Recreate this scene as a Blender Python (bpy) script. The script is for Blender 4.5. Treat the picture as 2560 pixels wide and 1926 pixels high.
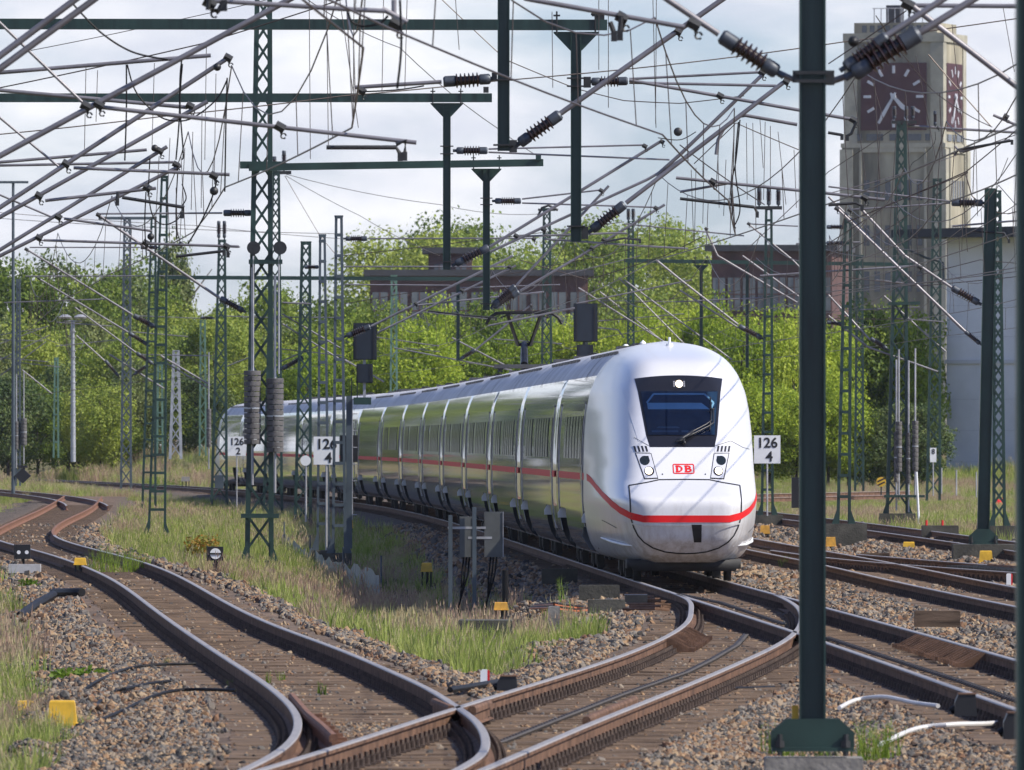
import bpy, math, random
import numpy as np
from mathutils import Vector, Matrix, Euler

# ------------------------------------------------------------------ camera, sky, sun, exposure
for o in list(bpy.data.objects):
    bpy.data.objects.remove(o)
scene = bpy.context.scene
COL = scene.collection
R = math.radians
random.seed(7)
rng = np.random.default_rng(7)

FOC = 33000.0      # focal length in photo pixels (photo is 2560 x 1926)
CAMH = 2.38        # lens height above rail top
HOR = 1100.0       # horizon row in the photo

cam_d = bpy.data.cameras.new('camera')
cam = bpy.data.objects.new('camera', cam_d)
COL.objects.link(cam)
cam.location = (0, 0, CAMH)
cam.rotation_euler = (R(90), 0, 0)
cam_d.sensor_width = 36
cam_d.sensor_fit = 'HORIZONTAL'
cam_d.lens = FOC / 2560 * 36
cam_d.shift_y = (HOR - 963.0) / 2560
cam_d.clip_start = 1.0
cam_d.clip_end = 20000
cam_d.dof.use_dof = True
cam_d.dof.focus_distance = 230
cam_d.dof.aperture_fstop = 17
scene.camera = cam

SUN_EL, SUN_AZ = R(43), math.atan2(0.95, -0.31)     # azimuth measured from +Y towards +X
sun_dir = Vector((math.sin(SUN_AZ) * math.cos(SUN_EL), math.cos(SUN_AZ) * math.cos(SUN_EL), math.sin(SUN_EL)))
sd = bpy.data.lights.new('sun', 'SUN')
sd.energy = 5.0
sd.angle = R(0.53)
sd.color = (1.0, 0.93, 0.82)
sun = bpy.data.objects.new('sun', sd)
COL.objects.link(sun)
sun.rotation_euler = (-sun_dir).to_track_quat('-Z', 'Y').to_euler()
sun.location = (30, -30, 60)

world = bpy.data.worlds.new('World')
scene.world = world
world.use_nodes = True
wn, wl = world.node_tree.nodes, world.node_tree.links
wn.clear()
w_out = wn.new('ShaderNodeOutputWorld')
w_bg = wn.new('ShaderNodeBackground')
w_bg.inputs['Strength'].default_value = 0.10
sky = wn.new('ShaderNodeTexSky')
sky.sky_type = 'NISHITA'
sky.sun_disc = False
sky.sun_elevation = SUN_EL
sky.sun_rotation = SUN_AZ
sky.air_density = 1.0
sky.dust_density = 0.6
sky.ozone_density = 1.5
# broken cloud cover: noise over the sky direction, stretched along the horizon
tc = wn.new('ShaderNodeTexCoord')
mp = wn.new('ShaderNodeMapping')
mp.inputs['Scale'].default_value = (26.0, 26.0, 75.0)
mp.inputs['Location'].default_value = (3.3, 0.0, 0.62)
nz = wn.new('ShaderNodeTexNoise')
nz.inputs['Scale'].default_value = 1.0
nz.inputs['Detail'].default_value = 6.0
nz.inputs['Roughness'].default_value = 0.55
nz.inputs['Distortion'].default_value = 0.25
ramp = wn.new('ShaderNodeValToRGB')
ramp.color_ramp.elements[0].position = 0.36
ramp.color_ramp.elements[0].color = (0.15, 0.15, 0.15, 1)
ramp.color_ramp.elements[1].position = 0.54
ramp.color_ramp.elements[1].color = (0.97, 0.97, 0.97, 1)
nz2 = wn.new('ShaderNodeTexNoise')
nz2.inputs['Scale'].default_value = 2.3
nz2.inputs['Detail'].default_value = 5.0
cl = wn.new('ShaderNodeValToRGB')
cl.color_ramp.elements[0].position = 0.34
cl.color_ramp.elements[0].color = (6.0, 6.25, 7.1, 1)
cl.color_ramp.elements[1].position = 0.62
cl.color_ramp.elements[1].color = (8.0, 8.05, 8.4, 1)
mx = wn.new('ShaderNodeMix')
mx.data_type = 'RGBA'
blue = wn.new('ShaderNodeMix')
blue.data_type = 'RGBA'
blue.blend_type = 'MULTIPLY'
blue.inputs['Factor'].default_value = 1.0
blue.inputs[7].default_value = (0.70, 0.86, 1.30, 1)
wl.new(tc.outputs['Generated'], mp.inputs['Vector'])
wl.new(mp.outputs['Vector'], nz.inputs['Vector'])
wl.new(mp.outputs['Vector'], nz2.inputs['Vector'])
wl.new(nz.outputs['Fac'], ramp.inputs['Fac'])
wl.new(nz2.outputs['Fac'], cl.inputs['Fac'])
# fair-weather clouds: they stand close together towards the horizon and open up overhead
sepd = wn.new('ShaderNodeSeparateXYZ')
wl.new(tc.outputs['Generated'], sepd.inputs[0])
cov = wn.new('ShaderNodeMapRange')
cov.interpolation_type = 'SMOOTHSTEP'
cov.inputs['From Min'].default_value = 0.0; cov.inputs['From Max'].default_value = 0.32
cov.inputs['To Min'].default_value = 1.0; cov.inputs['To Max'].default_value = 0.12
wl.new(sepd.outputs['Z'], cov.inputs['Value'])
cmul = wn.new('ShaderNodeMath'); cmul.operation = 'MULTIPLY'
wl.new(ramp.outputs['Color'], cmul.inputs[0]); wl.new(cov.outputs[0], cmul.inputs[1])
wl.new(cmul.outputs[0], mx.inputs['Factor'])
wl.new(sky.outputs['Color'], blue.inputs[6])
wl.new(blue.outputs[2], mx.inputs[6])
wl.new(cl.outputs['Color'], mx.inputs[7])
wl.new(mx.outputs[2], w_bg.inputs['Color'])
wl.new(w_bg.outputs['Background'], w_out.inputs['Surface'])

vs = scene.view_settings
vs.view_transform = 'Standard'
vs.look = 'None'
vs.gamma = 1.0
vs.use_curve_mapping = False
vs.exposure = 0.38
scene.cycles.max_bounces = 6
scene.cycles.diffuse_bounces = 2
scene.cycles.glossy_bounces = 3
scene.cycles.transmission_bounces = 4
scene.cycles.transparent_max_bounces = 6
scene.cycles.use_denoising = True
scene.cycles.use_adaptive_sampling = True

# ------------------------------------------------------------------ picture <-> place
def P(x, y, D):
    """photo pixel at distance D -> point in the place"""
    return Vector(((x - 1280.0) * D / FOC, D, CAMH - (y - HOR) * D / FOC))

def G(x, y, z=0.0):
    """photo pixel of something lying at height z -> point"""
    D = FOC * (CAMH - z) / (y - HOR)
    return Vector(((x - 1280.0) * D / FOC, D, z))

# ------------------------------------------------------------------ materials
MATS = {}
def mat(name, col, rough=0.6, metal=0.0, var=0.18, scale=6.0, bump=0.0, bscale=30.0, coat=0.0, spec=0.5,
        col2=None, detail=6.0, stretch=None, emit=None):
    if name in MATS:
        return MATS[name]
    m = bpy.data.materials.new(name)
    m.use_nodes = True
    n, l = m.node_tree.nodes, m.node_tree.links
    b = n['Principled BSDF']
    b.inputs['Roughness'].default_value = rough
    b.inputs['Metallic'].default_value = metal
    b.inputs['Specular IOR Level'].default_value = spec
    b.inputs['Coat Weight'].default_value = coat
    b.inputs['Coat Roughness'].default_value = 0.06
    geo = n.new('ShaderNodeNewGeometry')
    mp_ = n.new('ShaderNodeMapping')
    if stretch:
        mp_.inputs['Scale'].default_value = stretch
    l.new(geo.outputs['Position'], mp_.inputs['Vector'])
    if var > 0 or col2:
        t = n.new('ShaderNodeTexNoise')
        t.inputs['Scale'].default_value = scale
        t.inputs['Detail'].default_value = detail
        t.inputs['Roughness'].default_value = 0.6
        l.new(mp_.outputs['Vector'], t.inputs['Vector'])
        r = n.new('ShaderNodeValToRGB')
        r.color_ramp.elements[0].position = 0.32
        r.color_ramp.elements[1].position = 0.68
        lo = [max(0, c * (1 - var)) for c in col]
        hi = list(col2) if col2 else [c * (1 + var) for c in col]
        r.color_ramp.elements[0].color = (*lo, 1)
        r.color_ramp.elements[1].color = (*hi, 1)
        l.new(t.outputs['Fac'], r.inputs['Fac'])
        l.new(r.outputs['Color'], b.inputs['Base Color'])
    else:
        b.inputs['Base Color'].default_value = (*col, 1)
    if bump > 0:
        t2 = n.new('ShaderNodeTexNoise')
        t2.inputs['Scale'].default_value = bscale
        t2.inputs['Detail'].default_value = 4
        l.new(mp_.outputs['Vector'], t2.inputs['Vector'])
        bp = n.new('ShaderNodeBump')
        bp.inputs['Strength'].default_value = bump
        bp.inputs['Distance'].default_value = 0.02
        l.new(t2.outputs['Fac'], bp.inputs['Height'])
        l.new(bp.outputs['Normal'], b.inputs['Normal'])
    if emit:
        b.inputs['Emission Color'].default_value = (*emit[0], 1)
        b.inputs['Emission Strength'].default_value = emit[1]
    MATS[name] = m
    return m

def leaf_mat(name, c1, c2, c3, transl=0.35, per_instance=True, rough=0.55):
    m = bpy.data.materials.new(name)
    m.use_nodes = True
    n, l = m.node_tree.nodes, m.node_tree.links
    n.clear()
    out = n.new('ShaderNodeOutputMaterial')
    d = n.new('ShaderNodeBsdfPrincipled')
    d.inputs['Roughness'].default_value = rough
    d.inputs['Specular IOR Level'].default_value = 0.25
    t = n.new('ShaderNodeBsdfTranslucent')
    mixs = n.new('ShaderNodeMixShader')
    mixs.inputs[0].default_value = transl
    geo = n.new('ShaderNodeNewGeometry')
    nt = n.new('ShaderNodeTexNoise')
    nt.inputs['Scale'].default_value = 0.45
    nt.inputs['Detail'].default_value = 3
    l.new(geo.outputs['Position'], nt.inputs['Vector'])
    oi = n.new('ShaderNodeObjectInfo')
    add = n.new('ShaderNodeMath')
    add.operation = 'MULTIPLY_ADD'
    add.inputs[1].default_value = 0.55
    l.new(oi.outputs['Random'], add.inputs[0])
    isl = n.new('ShaderNodeMath')
    isl.operation = 'MULTIPLY_ADD'
    isl.inputs[1].default_value = 0.55
    l.new(geo.outputs['Random Per Island'], isl.inputs[0])
    l.new(nt.outputs['Fac'], isl.inputs[2])
    l.new(isl.outputs[0], add.inputs[2])
    r = n.new('ShaderNodeValToRGB')
    r.color_ramp.elements[0].position = 0.45
    r.color_ramp.elements[0].color = (*c1, 1)
    r.color_ramp.elements[1].position = 1.35 if False else 1.0
    r.color_ramp.elements[1].color = (*c3, 1)
    e = r.color_ramp.elements.new(0.72)
    e.color = (*c2, 1)
    sc_ = n.new('ShaderNodeMath')
    sc_.operation = 'MULTIPLY'
    sc_.inputs[1].default_value = 0.75
    l.new(add.outputs[0], sc_.inputs[0])
    l.new(sc_.outputs[0], r.inputs['Fac'])
    l.new(r.outputs['Color'], d.inputs['Base Color'])
    l.new(r.outputs['Color'], t.inputs['Color'])
    l.new(d.outputs[0], mixs.inputs[1])
    l.new(t.outputs[0], mixs.inputs[2])
    l.new(mixs.outputs[0], out.inputs['Surface'])
    MATS[name] = m
    return m

GREEN = mat('mast_green', (0.015, 0.040, 0.032), 0.45, 0, 0.3, 1.5, 0.05, 25)
GREEN_D = mat('mast_green_dark', (0.010, 0.030, 0.027), 0.42, 0, 0.35, 2.2, 0.12, 40, col2=(0.020, 0.050, 0.043), stretch=(3, 3, .35))
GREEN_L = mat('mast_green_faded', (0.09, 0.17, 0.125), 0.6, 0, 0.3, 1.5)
GALV = mat('galvanised_steel', (0.36, 0.36, 0.37), 0.45, 0.35, 0.25, 3.0)
GALV_B = mat('weathered_galvanised_tube', (0.20, 0.19, 0.20), 0.42, 0.35, 0.3, 2.0)
STEELG = mat('grey_blue_steel', (0.065, 0.085, 0.10), 0.5, 0.1, 0.2, 2.0)
SILVER = mat('aluminium_paint', (0.34, 0.36, 0.38), 0.45, 0.2, 0.15, 2.0)
DARKIRON = mat('dark_iron_fitting', (0.03, 0.031, 0.032), 0.5, 0.3, 0.3, 8.0)
PORC = mat('brown_porcelain', (0.022, 0.010, 0.008), 0.3, 0, 0.25, 8.0, coat=0.1)
CAPM = mat('insulator_cap', (0.06, 0.07, 0.085), 0.5, 0.3, 0.3, 8.0)
WIRE = mat('copper_wire', (0.07, 0.055, 0.05), 0.5, 0.5, 0.2, 2.0)
CABLE = mat('black_cable', (0.007, 0.007, 0.008), 0.6, 0, 0.2, 3.0, spec=0.2)
CONC = mat('concrete', (0.19, 0.18, 0.16), 0.85, 0, 0.35, 2.5, 0.4, 25, col2=(0.27, 0.255, 0.23))
CONC_D = mat('mossy_dark_concrete', (0.065, 0.062, 0.05), 0.9, 0, 0.4, 3.0, 0.5, 25)
CWGT = mat('counterweight_concrete', (0.105, 0.10, 0.10), 0.9, 0, 0.25, 6.0, 0.5, 60)
YELLOW = mat('yellow_plastic', (0.62, 0.37, 0.025), 0.45, 0, 0.2, 6.0)
YELLOWR = mat('weathered_yellow_steel', (0.52, 0.27, 0.035), 0.6, 0, 0.3, 7.0)
WHITE = mat('white_sign_paint', (0.74, 0.75, 0.75), 0.5, 0, 0.06, 3.0)
BLACK = mat('black_paint', (0.012, 0.012, 0.014), 0.5, 0, 0.2, 4.0)
SIGB = mat('signal_back_blue_black', (0.012, 0.018, 0.028), 0.4, 0, 0.15, 4.0)
RED = mat('red_paint', (0.6, 0.02, 0.02), 0.4, 0, 0.1, 4.0)
RAILR = mat('rail_rust', (0.095, 0.054, 0.036), 0.8, 0.0, 0.35, 3.0, 0.3, 50, col2=(0.19, 0.108, 0.068), spec=0.2)
RAILT = mat('rail_running_surface', (0.30, 0.275, 0.25), 0.5, 0.3, 0.12, 3.0, stretch=(6, .3, 6))
RUSTO = mat('orange_rust', (0.165, 0.078, 0.045), 0.85, 0, 0.4, 5.0, 0.3, 50)
WOOD = mat('sleeper_wood', (0.085, 0.060, 0.044), 0.9, 0, 0.4, 2.0, 0.4, 40, col2=(0.205, 0.145, 0.102), spec=0.15, stretch=(0.6, 5, 5))

# ------------------------------------------------------------------ mesh helpers
ORG = {}
def tag(o, label=None, cat=None, group=None, kind=None):
    if label: o['label'] = label
    if cat: o['category'] = cat
    if group: o['group'] = group
    if kind: o['kind'] = kind
    return o

def empty(name, loc, label=None, cat=None, group=None, kind=None, parent=None):
    o = bpy.data.objects.new(name, None)
    o.empty_display_size = 0.2
    COL.objects.link(o)
    loc = Vector(loc)
    if parent is not None:
        o.parent = parent
        o.location = loc - ORG[parent]
    else:
        o.location = loc
    ORG[o] = loc
    tag(o, label, cat, group, kind)
    return o

class MB:
    def __init__(s):
        s.v, s.f, s.m, s.k = [], [], [], 0
    def mi(s, k):
        s.k = k
        return s
    def add(s, verts, faces):
        b = len(s.v)
        s.v.extend([tuple(v) for v in verts])
        for f in faces:
            s.f.append(tuple(i + b for i in f))
            s.m.append(s.k)
        return s
    def box(s, c, d, rot=None):
        x, y, z = d[0] / 2, d[1] / 2, d[2] / 2
        vs_ = [Vector((sx * x, sy * y, sz * z)) for sz in (-1, 1) for sy in (-1, 1) for sx in (-1, 1)]
        if rot is not None:
            vs_ = [rot @ v for v in vs_]
        c = Vector(c)
        return s.add([v + c for v in vs_], [(0, 2, 3, 1), (4, 5, 7, 6), (0, 1, 5, 4), (2, 6, 7, 3), (0, 4, 6, 2), (1, 3, 7, 5)])
    def beam(s, p0, p1, w, h, up=(0, 0, 1)):
        """bar from p0 to p1: w across, h along 'up'"""
        p0, p1 = Vector(p0), Vector(p1)
        d = (p1 - p0)
        L = d.length
        if L < 1e-6: return s
        d /= L
        u = Vector(up)
        if abs(d.dot(u)) > 0.98: u = Vector((0, 1, 0))
        a = d.cross(u).normalized()
        b = a.cross(d).normalized()
        vs_ = []
        for p in (p0, p1):
            for sb in (-1, 1):
                for sa in (-1, 1):
                    vs_.append(p + a * (sa * w / 2) + b * (sb * h / 2))
        return s.add(vs_, [(0, 1, 3, 2), (4, 6, 7, 5), (0, 4, 5, 1), (2, 3, 7, 6), (0, 2, 6, 4), (1, 5, 7, 3)])
    def tube(s, pts, r, n=8, caps=True):
        pts = [Vector(p) for p in pts]
        rs = r if isinstance(r, (list, tuple)) else [r] * len(pts)
        t = []
        for i in range(len(pts)):
            a = pts[max(0, i - 1)]
            b = pts[min(len(pts) - 1, i + 1)]
            t.append((b - a).normalized())
        ref = Vector((0, 0, 1)) if abs(t[0].z) < 0.9 else Vector((1, 0, 0))
        vs_, fs = [], []
        for i, p in enumerate(pts):
            a = t[i].cross(ref)
            if a.length < 1e-4: a = t[i].cross(Vector((0, 1, 0)))
            a.normalize()
            b = a.cross(t[i]).normalized()
            for k in range(n):
                an = 2 * math.pi * k / n
                vs_.append(p + (a * math.cos(an) + b * math.sin(an)) * rs[i])
        for i in range(len(pts) - 1):
            for k in range(n):
                k2 = (k + 1) % n
                fs.append((i * n + k, i * n + k2, (i + 1) * n + k2, (i + 1) * n + k))
        if caps:
            fs.append(tuple(range(n - 1, -1, -1)))
            fs.append(tuple((len(pts) - 1) * n + k for k in range(n)))
        return s.add(vs_, fs)
    def lathe(s, p0, p1, prof, n=10):
        """prof: list of (t along p0->p1 in 0..1, radius)"""
        p0, p1 = Vector(p0), Vector(p1)
        pts = [p0.lerp(p1, t) for t, _ in prof]
        d = (p1 - p0).normalized()
        ref = Vector((0, 0, 1)) if abs(d.z) < 0.9 else Vector((1, 0, 0))
        a = d.cross(ref).normalized()
        b = a.cross(d).normalized()
        vs_, fs = [], []
        for p, (_, r) in zip(pts, prof):
            for k in range(n):
                an = 2 * math.pi * k / n
                vs_.append(p + (a * math.cos(an) + b * math.sin(an)) * r)
        for i in range(len(pts) - 1):
            for k in range(n):
                k2 = (k + 1) % n
                fs.append((i * n + k, i * n + k2, (i + 1) * n + k2, (i + 1) * n + k))
        fs.append(tuple(range(n - 1, -1, -1)))
        fs.append(tuple((len(pts) - 1) * n + k for k in range(n)))
        return s.add(vs_, fs)
    def prism(s, poly, depth, axis='y', c=(0, 0, 0)):
        """poly in (x,z) extruded along y by depth centred on c (axis 'x': poly in (y,z), 'z': poly in (x,y))"""
        n = len(poly)
        c = Vector(c)
        vs_ = []
        for sgn in (-1, 1):
            for p in poly:
                if axis == 'y': q = Vector((p[0], sgn * depth / 2, p[1]))
                elif axis == 'x': q = Vector((sgn * depth / 2, p[0], p[1]))
                else: q = Vector((p[0], p[1], sgn * depth / 2))
                vs_.append(q + c)
        fs = [tuple(range(n)), tuple(range(2 * n - 1, n - 1, -1))]
        for i in range(n):
            j = (i + 1) % n
            fs.append((i, n + i, n + j, j))
        return s.add(vs_, fs)
    def grid(s, rows):
        """rows: equal-length lists of points"""
        n = len(rows[0])
        vs_ = [p for r in rows for p in r]
        fs = []
        for i in range(len(rows) - 1):
            for k in range(n - 1):
                fs.append((i * n + k, i * n + k + 1, (i + 1) * n + k + 1, (i + 1) * n + k))
        return s.add(vs_, fs)
    def mesh(s, name, mats, smooth=False, org=Vector((0, 0, 0))):
        me = bpy.data.meshes.new(name)
        me.from_pydata([(v[0] - org[0], v[1] - org[1], v[2] - org[2]) for v in s.v], [], s.f)
        if not isinstance(mats, (list, tuple)): mats = [mats]
        for m in mats: me.materials.append(m)
        if len(mats) > 1:
            me.polygons.foreach_set('material_index', s.m)
        if smooth:
            me.polygons.foreach_set('use_smooth', [True] * len(me.polygons))
            if smooth != 'all':
                me.set_sharp_from_angle(angle=R(38))
        me.update()
        return me
    def build(s, name, mats, parent=None, smooth=False, loc=None, label=None, cat=None, group=None, kind=None):
        """one object; a part sits at its parent's origin, a top-level thing at loc (its base)"""
        if parent is not None: org = ORG[parent]
        elif loc is not None: org = Vector(loc)
        else: org = Vector((0, 0, 0))
        o = bpy.data.objects.new(name, s.mesh(name, mats, smooth, org))
        COL.objects.link(o)
        if parent is not None: o.parent = parent
        else: o.location = org
        ORG[o] = org
        tag(o, label, cat, group, kind)
        return o

def link_mesh(name, me, parent=None, loc=(0, 0, 0), rz=0, scale=None, **kw):
    """a piece that shares mesh data"""
    o = bpy.data.objects.new(name, me)
    COL.objects.link(o)
    loc = Vector(loc)
    if parent is not None:
        o.parent = parent
        o.location = loc - ORG[parent]
    else:
        o.location = loc
    if rz: o.rotation_euler = (0, 0, rz)
    if scale is not None: o.scale = scale
    ORG[o] = loc
    tag(o, **kw)
    return o

def natural_spline(pts):
    """cubic through (t, value) pairs -> function"""
    t = np.array([p[0] for p in pts], float)
    v = np.array([p[1] for p in pts], float)
    n = len(t)
    h = np.diff(t)
    A = np.zeros((n, n)); b = np.zeros(n)
    A[0, 0] = A[-1, -1] = 1
    for i in range(1, n - 1):
        A[i, i - 1] = h[i - 1]; A[i, i] = 2 * (h[i - 1] + h[i]); A[i, i + 1] = h[i]
        b[i] = 3 * ((v[i + 1] - v[i]) / h[i] - (v[i] - v[i - 1]) / h[i - 1])
    c = np.linalg.solve(A, b)
    def f(x):
        x = np.asarray(x, float)
        i = np.clip(np.searchsorted(t, x) - 1, 0, n - 2)
        dx = x - t[i]
        bb = (v[i + 1] - v[i]) / h[i] - h[i] * (2 * c[i] + c[i + 1]) / 3
        dd = (c[i + 1] - c[i]) / (3 * h[i])
        inside = v[i] + bb * dx + c[i] * dx ** 2 + dd * dx ** 3
        sl0 = (v[1] - v[0]) / h[0] - h[0] * (2 * c[0] + c[1]) / 3
        out = np.where(x < t[0], v[0] + sl0 * (x - t[0]), inside)
        he = h[-1]
        sl1 = ((v[-1] - v[-2]) / he - he * (2 * c[-2] + c[-1]) / 3) + 2 * c[-2] * he + (c[-1] - c[-2]) * he
        return np.where(x > t[-1], v[-1] + sl1 * (x - t[-1]), out)
    return f

# ------------------------------------------------------------------ track geometry (X of rail over distance Y)
main_c = natural_spline([(60, 6.4), (115, 5.25), (155, 4.45), (206, 3.25), (272, 1.7), (323, .5), (400, -1.5), (485, -4.5),
                         (569, -9.2), (625, -13), (700, -19.3), (800, -29.5), (900, -41)])
GA = 0.7535
BL = natural_spline([(70, -3.4), (95.1, -1.83), (102.5, -1.37), (116.5, -.547), (136.1, .66), (146, 1.22), (152.2, 1.53), (163, 1.985), (174.5, 2.332),
                     (185.7, 2.52), (198, 2.62), (206, 2.5)])
BR = natural_spline([(70, -1.75), (95.1, -.228), (108.6, .53), (130, 1.80), (141.5, 2.45), (152.2, 3.02), (162.3, 3.46), (176, 3.86), (191.1, 4.09), (203.5, 4.06)])
AL = natural_spline([(70, -3.0), (95.1, -1.95), (101, -1.79), (108.6, -1.77), (115.5, -1.90), (122.5, -2.14), (140.5, -2.95), (184.4, -4.97), (228.3, -6.97), (251, -8.19),
                     (286.6, -10.4), (319, -12.5), (358.6, -13.9), (446, -16.0), (560, -19.0)])
AR = natural_spline([(70, -1.2), (95.1, -.41), (99, -.26), (104.5, -.21), (113, -.336), (118.3, -.505), (124.9, -.742), (135, -1.2), (149.9, -1.95), (167.5, -2.93),
                     (198.8, -4.42), (257.5, -7.2), (299.8, -9.86), (324.5, -11.2), (356, -12.35), (446, -14.4), (560, -17.4)])
DL = natural_spline([(100, 9.7), (187, 7.25), (225, 6.40), (249, 5.98), (285.6, 5.15), (400, 2.3), (560, -3.2), (700, -12)])
DL2 = lambda y: DL(y) + 1.507
XL = natural_spline([(150, 19.0), (200, 12.6), (236.6, 9.1), (251.7, 7.55), (263.6, 6.6), (285, 5.6)])
XR = natural_spline([(150, 20.6), (200, 14.2), (236.6, 10.55), (255, 8.8), (275, 7.2)])
EL = natural_spline([(200, 12.4), (282.5, 10.77), (347.5, 9.4), (450, 6.6), (600, 1.0)])
ER = lambda y: EL(y) + 1.507
A_c = lambda y: (AL(y) + AR(y)) / 2
B_c = lambda y: (BL(y) + BR(y)) / 2
D_c = lambda y: DL(y) + GA
X_c = lambda y: (XL(y) + XR(y)) / 2
E_c = lambda y: EL(y) + GA
# a far track swinging off to the side behind the masts
def far_c(y): return 22.0 + (y - 540.0) * 0.42
CENTRES = [(A_c, 60, 600), (B_c, 60, 200), (main_c, 60, 900), (D_c, 100, 700), (X_c, 150, 280), (E_c, 200, 600)]

def sstep(a, b, x):
    t = np.clip((x - a) / (b - a), 0, 1)
    return t * t * (3 - 2 * t)

_nz = rng.normal(size=(64, 64))
def vnoise(x, y):
    """cheap value noise"""
    x = np.asarray(x, float); y = np.asarray(y, float)
    xi, yi = np.floor(x).astype(int), np.floor(y).astype(int)
    fx, fy = x - xi, y - yi
    fx = fx * fx * (3 - 2 * fx); fy = fy * fy * (3 - 2 * fy)
    g = lambda a, b: _nz[a % 64, b % 64]
    return (g(xi, yi) * (1 - fx) + g(xi + 1, yi) * fx) * (1 - fy) + (g(xi, yi + 1) * (1 - fx) + g(xi + 1, yi + 1) * fx) * fy

def track_dist(x, y):
    d = np.full(np.broadcast(x, y).shape, 99.0)
    for f, a, b in CENTRES:
        dd = np.abs(x - f(y)) + np.where(y < a, (a - y), 0) + np.where(y > b, (y - b) * 0.3, 0)
        d = np.minimum(d, dd)
    return d

def zone(x, y):
    """0 = ballast everywhere, 1 = grassy field"""
    left_field = sstep(2.6, 3.3, (AL(y) + GA) - x + 0.35 * vnoise(y * .35, x * .3))                   # left of track A
    mid = np.minimum(sstep(2.0, 2.6, x - AR(y) + GA + .25 * vnoise(y * .3, x * .3)), sstep(2.5, 3.2, np.where(y < 175, B_c(y), main_c(y)) - x + .25 * vnoise(y * .3 + 9, x * .3)))
    right = np.minimum(sstep(2.6, 3.6, x - E_c(y)), sstep(250, 280, y))
    dm = main_c(y) - x + .4 * vnoise(y * .2, x * .5)
    hollow = sstep(1.8, 2.4, dm) * (1 - sstep(4.4, 5.6, dm)) * sstep(185, 215, y) * (1 - sstep(300, 380, y))  # sparse grass on ballast; the darker ground colour also deepens the train's shade
    return np.maximum(np.maximum(left_field, mid * (1 - .72 * hollow)), right)

def ground_z(x, y):
    x = np.asarray(x, float); y = np.asarray(y, float)
    d = track_dist(x, y)
    base = -0.62 + 0.07 * vnoise(x * .5, y * .25) + 0.05 * vnoise(x * 1.7, y * .9)
    fill = -0.36 + 0.06 * vnoise(x * .9, y * .45) + .035 * vnoise(x * 2.6, y * 1.4)                  # ballast between close tracks
    z_out = base * zone(x, y) + fill * (1 - zone(x, y))
    bed = -0.204 + 0.006 * vnoise(x * 3, y * 2)
    k = sstep(1.38, 2.7, d)
    z = bed * (1 - k) + z_out * k
    dm = np.where(y < 172, 9.0, main_c(y) - x)
    z = z - 0.42 * sstep(2.6, 3.4, dm) * (1 - sstep(5.2, 7.0, dm)) * sstep(175, 205, y) * (1 - sstep(330, 400, y))
    # land rises gently behind the line
    rise = sstep(620, 840, y) * 1.75
    dl = np.abs(x - main_c(y))
    return z + rise * sstep(2, 14, dl)

def ground_pt(x, y):
    """photo pixel -> point on the ground surface"""
    z = -0.45
    for _ in range(6):
        p = G(x, y, z)
        z = float(ground_z(p.x, p.y))
    return G(x, y, z)
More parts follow.
